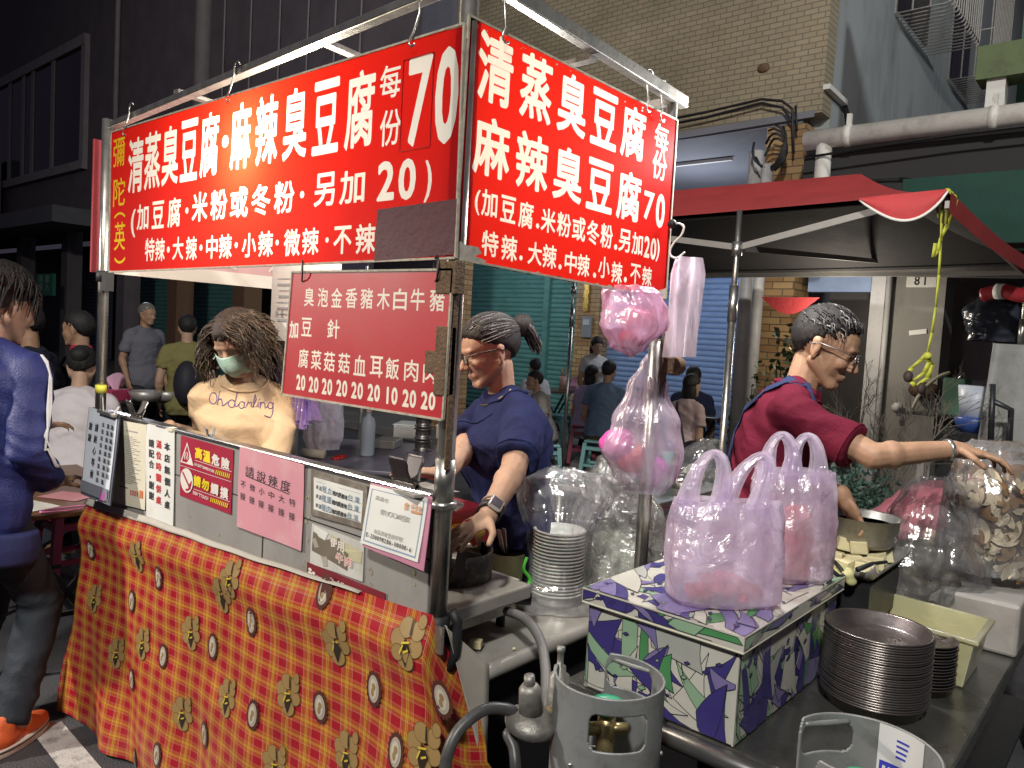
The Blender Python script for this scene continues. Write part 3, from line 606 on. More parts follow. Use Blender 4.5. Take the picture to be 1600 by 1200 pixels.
# ---- tablecloth round the booth front
CT_R, CT_L = .955, .850
def plaid():
    m, nt, N, L = nodes('plaid_oilcloth'); out = N('ShaderNodeOutputMaterial'); b = N('ShaderNodeBsdfPrincipled'); L(b.outputs[0], out.inputs[0])
    b.inputs['Roughness'].default_value = .32; b.inputs['Specular IOR Level'].default_value = .45
    uv = N('ShaderNodeUVMap'); sp = N('ShaderNodeSeparateXYZ'); L(uv.outputs[0], sp.inputs[0])
    def math2(op, a, b_=None):
        n = N('ShaderNodeMath'); n.operation = op
        for i, q in enumerate((a, b_)):
            if q is None: continue
            if isinstance(q, (int, float)): n.inputs[i].default_value = q
            else: L(q, n.inputs[i])
        return n.outputs[0]
    def bands(src, period):
        t = math2('FRACT', math2('DIVIDE', src, period)); r = N('ShaderNodeValToRGB'); r.color_ramp.interpolation = 'CONSTANT'; L(t, r.inputs[0]); return r
    R_, O_, Yl, Dk, W_ = (.36, .010, .020, 1), (.50, .15, .025, 1), (.58, .38, .04, 1), (.20, .02, .015, 1), (.60, .42, .28, 1)
    def fill(r, stops):
        e = r.color_ramp.elements
        while len(e) < len(stops): e.new(.5)
        for q, (pos, c) in zip(e, stops): q.position = pos; q.color = c
    S = [(0, R_), (.46, W_), (.475, R_), (.50, O_), (.56, R_), (.59, O_), (.64, Dk), (.66, Yl), (.71, Dk), (.73, Yl), (.79, Dk), (.81, O_), (.86, R_), (.89, O_), (.95, R_), (.975, W_)]
    ra = bands(sp.outputs[0], .078); rb = bands(sp.outputs[1], .051); fill(ra, S); fill(rb, S)
    # woven look: alternate threads
    ch = N('ShaderNodeTexChecker'); ch.inputs['Scale'].default_value = 900; L(uv.outputs[0], ch.inputs['Vector'])
    mx = N('ShaderNodeMix'); mx.data_type = 'RGBA'; mx.inputs[0].default_value = .5; L(ra.outputs[0], mx.inputs[6]); L(rb.outputs[0], mx.inputs[7])
    lt = N('ShaderNodeMix'); lt.data_type = 'RGBA'; lt.blend_type = 'LIGHTEN'; lt.inputs[0].default_value = .18; L(mx.outputs[2], lt.inputs[6]); L(ra.outputs[0], lt.inputs[7])
    l2 = N('ShaderNodeMix'); l2.data_type = 'RGBA'; l2.blend_type = 'LIGHTEN'; l2.inputs[0].default_value = .12; L(lt.outputs[2], l2.inputs[6]); L(rb.outputs[0], l2.inputs[7])
    tc = N('ShaderNodeTexCoord'); n = N('ShaderNodeTexNoise'); n.inputs['Scale'].default_value = 6; n.inputs['Detail'].default_value = 7; L(tc.outputs['Object'], n.inputs['Vector'])
    mr = N('ShaderNodeMapRange'); L(n.outputs[0], mr.inputs[0]); mr.inputs[1].default_value = .3; mr.inputs[2].default_value = .7; mr.inputs[3].default_value = .8; mr.inputs[4].default_value = 1.08
    mu = N('ShaderNodeMix'); mu.data_type = 'RGBA'; mu.blend_type = 'MULTIPLY'; mu.inputs[0].default_value = 1; L(l2.outputs[2], mu.inputs[6]); L(mr.outputs[0], mu.inputs[7]); L(mu.outputs[2], b.inputs['Base Color'])
    m2 = N('ShaderNodeMapRange'); L(n.outputs[0], m2.inputs[0]); m2.inputs[3].default_value = .22; m2.inputs[4].default_value = .5; L(m2.outputs[0], b.inputs['Roughness'])
    return m
plaid_m = plaid()
cl_top = lambda u: CT_R+.0*u+(CT_L-CT_R)*max(0, u)+.002*math.sin(u*11)
def cloth_pt(u, v, lift=0.):
    """u 0 (corner post) .. 1 (left end), v 0 top .. 1 hem"""
    y = 1.20+(3.14-1.20)*u; zt = cl_top(u); z = zt+(.018-zt)*v
    v = max(0., v); fl = v**1.3
    x = XF-.012-.075*math.exp(-((v-.10)/.07)**2)*.28-.035*fl
    fold = .018*math.sin(u*23+1.3*math.sin(v*3+u*5))*fl+.010*math.sin(u*51+v*4)*fl*fl+.012*noise.noise(V((u*7, v*4, 3)))
    x -= fold+.05*fl*max(0, .12-u)/.12*1.2
    y -= .05*fl*max(0, .12-u)/.12; y += .05*fl*max(0, u-.9)/.1
    x -= .05*max(0, u-.93)/.07*fl
    return V((x-lift, y, z))
NU, NV = 120, 60
vs, fs, uvs = [], [], []
for j in range(NV+1):
    for i in range(-16, NU+13):
        u = i/NU; v = j/NV
        if i < 0:      # wraps round the corner, along the side
            e = cloth_pt(0, v); t = -i/16; dz = .05*math.sin(PI*t)*(1-v)
            fl = .16*t if v < .25 else .16*t+.07*t*math.sin((v-.25)*9)
            p = e+V((fl, -.035*t*(1+1.6*v)-.03*math.sin(t*5+v*6)*v, -.30*t*(1-v)*.6-dz))
        elif i > NU:
            e = cloth_pt(1, v); t = (i-NU)/12; p = e+V((.12*t+.03*math.sin(t*7+v*5)*v, .05*t+.03*v*t, -.04*t*(1-v)))
        else: p = cloth_pt(u, v)
        vs.append(p); uvs.append((u*1.94, v*.93))
W = NU+13+16
for j in range(NV):
    for i in range(W-1): a = j*W+i; fs.append((a, a+1, a+W+1, a+W))
mb = MB(); mb.add(vs, fs, 0, True); nbase = len(vs)
# printed ornaments (flowers and oval frames), lying on the cloth
khaki, om_blk, om_yel, om_sil = (M('print_khaki', (.30, .195, .075), .4), M('print_black', (.03, .02, .015), .4), M('print_yellow', (.58, .44, .05), .4), M('print_silver', (.40, .34, .27), .35))
def onto(u, v, pts, lift, mi):
    c = []
    for dx, dy in pts:
        uu = u-dx/1.94; vv = v-dy/.9; c.append(cloth_pt(uu, vv, lift))
    mb.add(c, [list(range(len(c)))], mi, True); uvs.extend([(0, 0)]*len(c))
def disc(cx, cy, rx, ry, n=14, rag=0., a0=0): return [(cx+rx*math.cos(2*PI*i/n+a0)*(1+rag*(i % 2)), cy+ry*math.sin(2*PI*i/n+a0)*(1+rag*(i % 2))) for i in range(n)]
def flower(u, v, s=1.):
    for k, (x, y, a, b) in enumerate(((-.030, .006, .023, .026), (.028, -.004, .024, .024), (-.008, .036, .024, .026), (.026, .034, .020, .024), (.006, -.040, .026, .026), (-.022, -.026, .020, .022), (.034, .058, .012, .018))):
        onto(u, v, disc(x*s*1.15, y*s, a*s*1.1+.0016, b*s*.9+.0018, 16), .0020+.0004*k, 6); onto(u, v, disc(x*s*1.15, y*s, a*s*1.1, b*s*.9, 16), .0022+.0004*k, 2)
    onto(u, v, [(.0, .012), (.02, -.01), (.006, -.05), (-.012, -.02)], .0055, 3)
    for q in ((-.012, .0, .014, .006), (.0, -.02, .016, -.012), (-.014, -.026, -.006, -.004)):
        x0, y0, x1, y1 = (c_*s for c_ in q); dx, dy = x1-x0, y1-y0; l = math.hypot(dx, dy); nx, ny = -dy/l*.0022, dx/l*.0022
        onto(u, v, [(x0+nx, y0+ny), (x1+nx, y1+ny), (x1-nx, y1-ny), (x0-nx, y0-ny)], .006, 4)
    onto(u, v, [(.006, .02), (.013, .018), (.008, .05), (.004, .05)], .0055, 3)
def frame_(u, v, s=1.):
    onto(u, v, disc(0, 0, .025*s, .036*s, 36, .14), .0045, 7); onto(u, v, disc(0, 0, .0185*s, .029*s, 18), .0056, 5); onto(u, v, disc(0, 0, .0125*s, .022*s, 10), .0066, 1)
    onto(u, v, disc(.002, .006, .006*s, .008*s, 8), .0076, 2); onto(u, v, disc(-.002, -.008, .005*s, .009*s, 8), .0076, 2)
def cuv(x, y):
    p = onX(x, y, XF-.03); u = (p.y-1.20)/1.94; zt = cl_top(u); return u, (zt-p.z)/(zt-.018)
for x, y in ((213, 870), (343, 930), (292, 990), (223, 1005), (283, 1115), (353, 1090), (523, 1005), (448, 1085), (640, 1003), (440, 870), (535, 1180), (360, 905), (430, 1195), (560, 860), (182, 1020), (660, 1165), (148, 935)):
    u, v = cuv(x, y)
    if .02 < v < .97: flower(u, v, .88)
for x, y in ((247, 903), (203, 940), (390, 972), (326, 1012), (255, 1025), (206, 1062), (580, 1077), (495, 1107), (400, 1115), (319, 1148), (257, 1175), (503, 925), (620, 1170), (215, 1185), (140, 860), (690, 1090)):
    u, v = cuv(x, y)
    if .02 < v < .97: frame_(u, v, 1.12)
me = mb.mesh('tablecloth')
for m in (plaid_m, M('print_cream', (.52, .48, .40), .4), khaki, om_blk, om_yel, om_sil, M('print_khaki_line', (.15, .085, .03), .4), M('print_maroon', (.085, .025, .02), .4)): me.materials.append(m)
l = me.uv_layers.new(name='UVMap')
for lp in me.loops: l.data[lp.index].uv = uvs[lp.vertex_index]
cloth = link('tablecloth', me); tag(cloth, 'red and yellow plaid oilcloth with printed flowers hanging round the booth front', 'tablecloth')
# pale turned edge along the top
mb = MB(); mb.grid(lambda u, v: V((XF-.014-.012*v, 1.45+(3.13-1.45)*u, cl_top((.25+1.69*u)/1.94)+.022*(1-v)*min(1, .15+u*1.1)-.003+.0012*math.sin(u*40))), 60, 3); mb.build('turned_edge', M('cloth_back', (.40, .37, .32), .6, 0, .1, 20), cloth, solid=.001)
mb = MB(); mb.grid(lambda u, v: V((1.20+.13*u, 1.19-.03*u-.01*v, .93-.28*v*u-.12*u)), 8, 8); mb.build('turned_corner', M('cloth_back'), cloth, solid=.001)
tape = thing('black_clamp', 'black clamp holding the plaid cloth at the foot of the corner post', 'clamp', (1.20, 1.2, .93))
mb = MB(); mb.tube([(1.205, 1.213, .90), (1.205, 1.213, .945)], .027, 12); mb.tube([(1.225, 1.19, .955), (1.235, 1.18, .93), (1.232, 1.18, .86), (1.225, 1.19, .82)], .012, 8); mb.build('clamp_body', black, tape)
mb = MB(); mb.box((1.185, 1.2, .90), (.008, .05, .06)); mb.build('plate', steeld, tape)

# ---------------------------------------------------------------- signs
red_s = sheet('red_sign_plastic', (.40, .006, .014), (.80, .022, .008), .55, .008, .5); white_s = sheet('white_sign_plastic', (.74, .73, .66), (.88, .85, .74), .55, .012, .45); yel_s = sheet('yellow_sign_paint', (.72, .50, .02), (.75, .5, .02), .3)
edge_s = M('worn_sign_edge', (.42, .38, .30), .7, 0, .3, 40, dirt=(.1, .02, .02), ds=60)
def rough_rect(pl, q, n=26, amp=.003, seed=1):
    """quadrilateral from picture corners (tl,tr,br,bl), slightly chipped edges"""
    rnd = random.Random(seed); c = [V(pl.px(*p)) for p in q][::-1]; out = []
    for i in range(4):
        A, B = c[i], c[(i+1) % 4]; d = (B-A).normalized(); nn = V((-d.y, d.x))
        for k in range(n):
            t = k/n; out.append(A.lerp(B, t)+nn*(rnd.random()*amp if k else amp*2))
    return [(p.x, p.y) for p in out]
def hook(pl, x, y, root, top=None, h=.075):
    a, z = pl.px(x, y); mb = MB(); zt = z+h if top is None else top
    pts = [(a+.012*math.sin(t), z-.012+.012*math.cos(t)) for t in (2.2, 2.8, 3.5, 4.2, 5)]+[(a, z+.01), (a+.004, zt-.02)]+[(a+.018+.018*math.cos(t), zt+.018*math.sin(t)) for t in (PI, 2.2, 1.3, .4)]
    mb.tube([pl.p(p, q, .012-.014*min(1, max(0, (q-z)/.05))) for p, q in pts], .0028, 6); return mb.build('hook', steel, root)
fs_ = thing('front_sign', 'wide red backlit menu sign with white tofu lettering and price 70 above the counter', 'sign', (XF, 2.1, 2.0))
FS = Plane((XF-.012, 0, 0), (0, -1, 0), (-1, 0, 0))
ch = []
L_ = lambda *a, **k: line(FS, *a, out=ch, **k)
L_('清蒸臭豆腐', (212, 258), (327, 226), (23.5, 86), (28, 100), wt=.022); L_('·', (352, 221), (352, 221), (12, 14)); L_('麻辣臭豆腐', (376, 212), (562, 171), (31, 103), (45, 121), wt=.022)
L_('每', (610, 127), (610, 127), (32, 52), wt=.012); L_('份', (610, 199), (610, 199), (33, 56), wt=.012); L_('7', (655, 153), (655, 153), (38, 142), wt=.02); L_('0', (698, 144), (698, 144), (36, 150), wt=.03)
L_('（'.replace('（', '('), (208, 349), (208, 349), (7, 44)); L_('加豆腐', (223, 339), (272, 332), (18, 40), (20, 46)); L_('·', (292, 329), (292, 329), (6, 7)); L_('米粉或冬粉', (312, 323), (444, 308), (24, 46), (31, 50)); L_('·', (472, 304), (472, 304), (8, 9)); L_('另加', (507, 296), (550, 292), (32, 52), (39, 52)); L_('20', (603, 281), (636, 278), (27, 62), (27, 64), wt=.03); L_(')', (669, 283), (669, 283), (11, 66))
for t, x0, x1, y0, y1, w0, h0, w1, h1 in (('特辣', 234, 250, 390, 390, 15, 36, 15, 36), ('大辣', 278, 299, 388, 388, 17, 36, 17, 37), ('中辣', 331, 352, 386, 385, 18, 37, 20, 38), ('小辣', 389, 415, 383, 381, 22, 38, 23, 40), ('微辣', 456, 485, 379, 377, 25, 42, 26, 42), ('不辣', 535, 571, 375, 373, 28, 44, 31, 47)): L_(t, (x0, y0), (x1, y1), (w0, h0), (w1, h1))
for x, y in ((263, 390), (314, 387), (369, 383), (433, 379), (511, 375)): L_('·', (x, y), (x, y), (6, 7))
L_('彌', (186, 238), (186, 238), (18, 44), mi=2, wt=.005); L_('陀', (186, 300), (186, 300), (18, 44), mi=2, wt=.005); L_('︵', (187, 336), (187, 336), (17, 9), mi=2, wt=.02); L_('英', (187, 369), (187, 369), (17, 44), mi=2, wt=.005); L_('︶', (187, 407), (187, 407), (17, 10), mi=2, wt=.02)
out_f = rough_rect(FS, ((174, 207), (726, 37), (712, 403), (171, 425)), 30, .0025, 3)
board(FS, out_f, ch, 'sign_face', [red_s, white_s, yel_s], fs_)
rimstrip(FS, [FS.px(*p) for p in ((174, 207), (726, 37), (712, 403), (171, 425))], .005, .007, 'rim', edge_s, fs_)
patchm = M('dark_tape', (.09, .03, .035), .6, 0, .2, 10, .3, 60)
mb = MB(); a0, z0 = FS.px(590, 328); a1, z1 = FS.px(711, 401); mb.add([FS.p(*q, .003) for q in ((a0, z1-.004), (a1, z1+.004), (a1, z0+.006), (a0+.004, z0))], [(0, 1, 2, 3)]); mb.build('tape_patch', patchm, fs_, solid=.002)
mb = MB(); a0, z0 = FS.px(632, 95); a1, z1 = FS.px(634, 236); a2 = FS.px(672, 236)[0]
for q in (((a0, z0), (a0, z1)), ((a2, z0), (a2, z1)), ((a0, z1), (a2, z1)), ((a0, z0), (a2, z0))): mb.bar(FS.p(*q[0], .0015), FS.p(*q[1], .0015), .001, .003, 0, FS.n)
mb.build('price_patch_edge', M('price_edge', (.28, .01, .015), .4), fs_)
for x, y in ((200, 203), (363, 148), (651, 58)): hook(FS, x, y, fs_)
ss = thing('side_sign', 'smaller red backlit menu sign hanging at the booth side above the pink bags', 'sign', (1.65, YC, 2.0))
SS = Plane((0, YC-.012, 0), (1, 0, 0), (0, -1, 0)); ch = []
L_ = lambda *a, **k: line(SS, *a, out=ch, **k)
L_('清蒸臭豆腐', (775, 109), (990, 208), (56, 112), (38, 84), wt=.026); L_('每', (1034, 216), (1034, 216), (22, 44)); L_('份', (1031, 259), (1031, 259), (23, 45)); L_('麻辣臭豆腐', (769, 231), (983, 307), (58, 94), (37, 78), wt=.026)
L_('7', (1014, 320), (1014, 320), (17, 46)); L_('0', (1032, 328), (1032, 328), (14, 54), wt=.03)
L_('(', (746, 316), (746, 316), (8, 40)); L_('加豆腐', (765, 318), (822, 336), (25, 42), (23, 42)); L_('.', (840, 353), (840, 353), (6, 7)); L_('米粉或冬粉', (857, 345), (948, 369), (23, 38), (19, 38)); L_('.', (962, 386), (962, 386), (6, 7)); L_('另加', (976, 376), (996, 381), (18, 36), (17, 35)); L_('20', (1011, 385), (1021, 388), (9, 34), (9, 34), wt=.03); L_(')', (1028, 391), (1028, 391), (5, 36))
for t, x0, y0, x1, y1, w0, h0, w1, h1 in (('特辣', 766, 381, 796, 388, 26, 40, 25, 40), ('大辣', 836, 396, 859, 401, 22, 36, 22, 37), ('中辣', 892, 410, 912, 415, 19, 34, 19, 35), ('小辣', 944, 418, 964, 426, 18, 34, 17, 34), ('不辣', 993, 428, 1011, 432, 16, 31, 15, 31)): L_(t, (x0, y0), (x1, y1), (w0, h0), (w1, h1))
for x, y in ((814, 403), (875, 417), (929, 430), (977, 437)): L_('.', (x, y), (x, y), (6, 7))
corners = ((733, 24), (1058, 188), (1040, 466), (711, 404)); out_s = rough_rect(SS, corners, 30, .003, 5)
board(SS, out_s, ch, 'sign_face', [red_s, white_s], ss); rimstrip(SS, [SS.px(*p) for p in corners], .005, .006, 'rim', edge_s, ss)
mb = MB(); rnd = random.Random(4)
def chip(pts, off): mb.add([SS.p(*SS.px(*p), off) for p in pts], [list(range(len(pts)))])
chip([(710, 405), (709, 388), (716, 376), (728, 383), (746, 386), (752, 396), (741, 400), (760, 408), (752, 414)], .002)
chip([(1040, 466), (1020, 462), (1026, 454), (1036, 452), (1041, 448)], .002); chip([(708, 380), (712, 330), (716, 250), (722, 120), (727, 60), (731, 60), (725, 160), (719, 300), (716, 380)], .002)
for t in range(40):
    u_ = rnd.random(); x = 760+u_*275; y = 412+(x-735)*.184-rnd.random()*5; s = 1+rnd.random()*2.2; chip([(x-s*1.6, y), (x, y-s), (x+s*1.5, y+.3), (x, y+s*.8)], .0016)
for t in range(22):
    x = 745+rnd.random()*295; y = 36+(x-745)*.51+rnd.random()*6; s = .8+rnd.random()*1.4; chip([(x-s, y), (x, y-s), (x+s, y), (x, y+s)], .0016)
mb.build('chipped_paint', M('bare_tin', (.40, .37, .31), .6, .2, .3, 50, dirt=(.1, .06, .04), ds=40), ss)
for x, y in ((785, 52), (1008, 162), (1030, 178)): hook(SS, x, y, ss, None, .085)
ms = thing('hanging_price_board', 'small red price board with extras at 20 hung under the wide front sign', 'sign', (XF, 1.6, 1.55))
MS = Plane((XF-.022, 0, 0), (0, -1, 0), (-1, 0, 0)); ch = []
L_ = lambda *a, **k: line(MS, *a, out=ch, **k)
for q, (t, w0) in enumerate(zip('臭泡金香豬木白牛豬', range(9))):
    xs = (483, 504.5, 526, 549, 573, 599, 625, 652.5, 683); L_(t, (xs[q], 464+q*.6), (xs[q], 464+q*.6), (15+q*1.0, 29+q*.8), wt=.012)
L_('加', (459, 515), (459, 515), (14, 27), wt=.03); L_('豆', (479, 511), (479, 511), (16, 29), wt=.012); L_('針', (521, 514), (521, 514), (19, 30), wt=.012)
for q, t in enumerate('腐菜菇菇血耳飯肉肉'):
    xs = (474, 494, 514.5, 537.5, 562, 588, 613, 642.5, 672.5); ys = (560, 562.5, 565, 567.5, 571, 573, 576, 579, 582); L_(t, (xs[q], ys[q]), (xs[q], ys[q]), (15+q, 30+q*.6), wt=.012)
for q, t in enumerate(('20', '20', '20', '20', '20', '20', '10', '20', '20')):
    xs = (470, 490, 511, 534, 558, 584, 611, 639.5, 669); ys = (597, 600.5, 603.5, 606, 609.5, 613, 617.5, 622, 625.5); w0 = 6.6+q*.5; L_(t, (xs[q]-w0*.56, ys[q]-.6), (xs[q]+w0*.56, ys[q]+.6), (w0, 24+q*.5), wt=.035)
cm = ((457, 425), (708, 421), (692, 656), (441, 616)); out_m = rough_rect(MS, cm, 20, .002, 8)
red_b = M('red_board_paint', (.43, .010, .018), .42, 0, .12, 5, .012, 60, dirt=(.34, .035, .03), ds=5, da=.5); cream = M('board_letter_paint', (.74, .68, .56), .5)
board(MS, out_m, ch, 'sign_face', [red_b, cream], ms); rimstrip(MS, [MS.px(*p) for p in cm], .005, .006, 'rim', edge_s, ms)
for x, y in ((472, 430), (681, 428)):
    a, z = MS.px(x, y); mb = MB(); mb.tube([MS.p(a+.022*math.cos(t), z+.012+.028*math.sin(t), .014*math.cos(t)) for t in [i*PI/7 for i in range(14)]], .0022, 6, 0, True); mb.build('ring', blackmet, ms)
# end sign (seen almost edge on), board of rear sign and white menu board inside
es = thing('end_sign', 'far end sign seen from inside, pale back with mirrored lettering, red edge past the post', 'sign', (1.7, 3.12, 2))
mb = MB(); mb.bb((1.168, 3.125, 1.735), (2.25, 3.135, 2.23)); mb.build('sign_face', M('end_sign_red', (.40, .05, .06), .5), es)
mb = MB(); mb.bb((1.20, 3.1215, 1.735), (2.25, 3.1245, 1.79)); mb.build('pale_margin', M('sign_back_white', (.62, .58, .52), .5), es)
mb = MB(); mb.bb((1.20, 3.1225, 1.79), (2.25, 3.1245, 2.22)); mb.build('show_through', M('show_through', (.50, .30, .30), .5), es)
ES = Plane((0, 3.12, 0), (1, 0, 0), (0, -1, 0)); mb = MB()
place_chars(mb, ES, [(c, 1.32+.105*i, 1.845, -.075, .085, 0, .02) for i, c in enumerate('辣不·辣小·辣')], .001); mb.build('mirrored_lettering', M('show_letters', (.60, .54, .50), .5), es)
wb = thing('white_menu_board', 'white handwritten menu board hanging inside behind the price board', 'menu board', (1.75, 2.2, 1.6))
WB = Plane((1.62, 0, 0), (0, -1, 0), (-1, 0, 0)); a0, z0 = WB.px(426, 415); a1, z1 = WB.px(425, 531)
mb = MB(); mb.bb((1.62, -a0, z1), (1.626, -a0-.42, z0)); mb.build('board', M('whiteboard', (.62, .68, .70), .35), wb)
mb = MB(); rnd = random.Random(2)
for r in range(8): mb.box((1.6185, -a0-.10, z0-.05-.022*r), (.001, .09+.03*rnd.random(), .002+.007*(r % 2)))
place_chars(mb, WB, [('辣', a0+.045, z1+.10, .022, .026, 0, .004), ('長', a0+.08, z1+.10, .022, .026, 0, .004)], .002); mb.build('handwriting', M('marker_ink', (.32, .38, .44), .6), wb)
# ================================================================ notices on the front panel
class Quad:
    def __init__(s, tl, tr, br, bl): s.c = [V(q) for q in (tl, tr, br, bl)]; s.n = (s.c[3]-s.c[0]).cross(s.c[1]-s.c[0]).normalized()
    def p(s, u, v, off=0.): return s.c[0].lerp(s.c[1], u).lerp(s.c[3].lerp(s.c[2], u), v)+s.n*off
def qpx(pts, xs):
    if not isinstance(xs, (list, tuple)): xs = [xs]*4
    return Quad(*[onX(p[0], p[1], x) for p, x in zip(pts, xs)])
for_q = Quad((0, 1, 1), (0, 0, 1), (0, 0, 0), (0, 1, 0)); SGN = 1 if for_q.n.x < 0 else -1
ink = M('black_ink', (.03, .03, .035), .6); redink = M('red_ink', (.50, .03, .04), .6); greyink = M('grey_ink', (.30, .29, .28), .7)
def notice(name, label, cat, q, base, shapes, th=.0016, parent=None, sub=(8, 10), curl=0.):
    """shapes: ('t', text chars...) as (ch,u,v,w,h,mat,wt) | ('r',u0,v0,u1,v1,mat) | ('p',[(u,v)..],mat)"""
    mats = [base]; mb = MB(); s = SGN
    bend = lambda u, v: curl*(math.sin(u*3.1+v*2)*.5+v*v*.6)+.0006*math.sin(u*9+v*5)
    mb.grid(lambda u, v: q.p(u, v, s*(th/2+bend(u, v))), sub[0], sub[1]); mb.grid(lambda u, v: q.p(u, v, s*(-th/2+bend(u, v))), sub[0], sub[1])
    def mi(m):
        if m not in mats: mats.append(m)
        return mats.index(m)
    lev = th/2+.0007
    for k_, sh in enumerate(shapes):
        lev += .00004
        if sh[0] == 't':
            _, ch, u, v, w_, h_, m, wt = sh; vs, fs = glyph(ch, wt)
            if ch == ' ': continue
            mb.add([q.p(u+x*w_, v-y*h_, s*(lev+.0006+bend(u, v))) for x, y in vs], fs, mi(m))
        elif sh[0] == 'r':
            _, u0, v0, u1, v1, m = sh; k = 4; mb.grid(lambda a, b: q.p(u0+(u1-u0)*a, v0+(v1-v0)*b, s*(lev+bend(u0+(u1-u0)*a, v0+(v1-v0)*b))), k, k, mi(m), False)
        elif sh[0] == 'p':
            _, pts, m = sh; mb.add([q.p(u, v, s*(lev+.0003+bend(u, v))) for u, v in pts], [list(range(len(pts)))], mi(m))
    o = mb.build(name, mats, parent)
    if label: tag(o, label, cat)
    return o
def row(text, u0, u1, v0, v1, w_, h_, m, wt=.012):
    n = len(text); return [('t', c, u0+(u1-u0)*i/max(1, n-1), v0+(v1-v0)*i/max(1, n-1), w_, h_, m, wt) for i, c in enumerate(text)]
def ringpts(u, v, ru, rv, n=24): return [(u+ru*math.cos(2*PI*i/n), v+rv*math.sin(2*PI*i/n)) for i in range(n)]
def clip(name, label, c, w_, col, yaw=0., open_=.5, s=1.):
    """bulldog clip straddling the panel edge; c = middle of the panel edge"""
    t = thing(name, label, 'clip', tuple(c)); c = V(c)
    for sg in (-1, 1):
        mb = MB(); x = .011*sg
        mb.grid(lambda u, v: c+V((sg*(.004+.013*math.sin(PI*min(1, v*1.1))*.9), -(u-.5)*w_*(1-.42*v**.7 if v > .3 else 1-.42*.3**.7*v/.3), -.030*s+.034*s*v)), 6, 5)
        mb.build('jaw', col, t, solid=.0014)
        mb = MB(); hw = w_*.30
        mb.grid(lambda u, v: c+V((sg*(.004+.018*v**.8*open_+.004), -(u-.5)*2*hw*(1-.25*math.sin(PI*v)-.35*max(0, v-.8)/.2*abs(u-.5)*2), .004+.047*s*v)), 6, 8)
        mb.build('handle', col, t, solid=.0014)
    mb = MB(); mb.tube([c+V((0, w_*.3, .003)), c+V((0, -w_*.3, .003))], .004, 8); mb.build('spring', col, t)
    return t
paper_w = M('white_paper', (.70, .70, .66), .6, 0, .05, 6, dirt=(.5, .46, .38), ds=8, da=.35); paper_c = M('cream_paper', (.66, .61, .48), .6, 0, .06, 6, dirt=(.45, .40, .30), ds=8, da=.4); paper_b = M('bluish_paper', (.55, .58, .64), .45, 0, .08, 6)
pinkp = M('pink_paper', (.62, .27, .32), .6, 0, .06, 5, dirt=(.68, .50, .48), ds=6, da=.5); stk_red = M('red_sticker', (.36, .022, .05), .4, 0, .08, 6); stk_wht = M('sticker_white', (.74, .68, .62), .45); stk_yel = M('sticker_yellow', (.78, .60, .03), .4)
sh = []
for k, (txt, u) in enumerate((('謝謝', .13), ('請耐心等候', .34))): sh += row(txt, u, u, .22, .22+.135*(len(txt)-1), .12, .095, ink, .02)
for k, (n_, u) in enumerate(((9, .56), (9, .75), (8, .90))):
    for i in range(n_):
        for d in range(3): sh.append(('r', u-.045, .14+.08*i+.018*d, u+.035+.01*((i*3+d) % 3), .148+.08*i+.018*d, ink))
        sh.append(('r', u-.008, .14+.08*i, u+.012, .19+.08*i, ink))
sh += [('r', 0, .86, 1, .99, M('clipboard_grey', (.16, .17, .20), .5)), ('r', .72, .88, .92, 1, M('purple_tab', (.30, .06, .24), .5))]
cb = thing('clipboard', 'tilted clipboard with handwritten notice hanging on the left booth post', 'clipboard', tuple(onX(155, 700, 1.13)))
q = qpx(((140, 636), (184, 648), (169, 785), (127, 768)), (1.165, 1.165, 1.10, 1.10))
notice('board', None, None, Quad(q.p(-.04, .0, -SGN*.004), q.p(1.06, 0, -SGN*.004), q.p(1.06, 1.03, -SGN*.004), q.p(-.04, 1.03, -SGN*.004)), M('clipboard_back', (.10, .10, .13), .45), [], .004, cb)
notice('paper', None, None, q, paper_b, sh, .001, cb)
mb = MB(); c = q.p(.75, .0, SGN*.012); mb.bar(q.p(.45, .01, SGN*.01), q.p(1.02, .02, SGN*.01), .016, .012); mb.bar(q.p(.62, .02, SGN*.014), q.p(.60, -.16, SGN*.02), .018, .004, 0, (1, 0, 0)); mb.bar(q.p(.98, .02, SGN*.014), q.p(1.02, -.10, SGN*.0), .016, .004, 0, (1, 0, 0)); mb.build('metal_clip', steeld, cb, bev=.002)
# 2 printed sheet
sh = [('r', .3, .10, .72, .115, greyink)]
for i in range(26): sh.append(('r', .12, .17+.022*i, .55+.33*((i*7) % 5)/5, .178+.022*i, greyink))
sh += [('r', .5+.07*i, .80, .53+.07*i, .86, redink) for i in range(4)]+[('r', .80, .78, .92, .87, M('orange_stamp', (.60, .16, .05), .6)), ('r', .1, .78, .4, .79, ink)]
notice('printed_sheet', 'cream printed sheet of small text clipped beside the handwritten clipboard', 'notice', qpx(((185, 656), (229, 664), (227, 797), (184, 786)), XF-.006), paper_c, sh, .001, None, (8, 10), .002)
clip('bulldog_clip', 'dark bulldog clip gripping the cream printed sheet', (XF+.012, onX(208, 660, XF).y, 1.222), .105, M('dark_chrome', (.20, .19, .18), .25, .9, .2), 0, 1.3, 1.15)
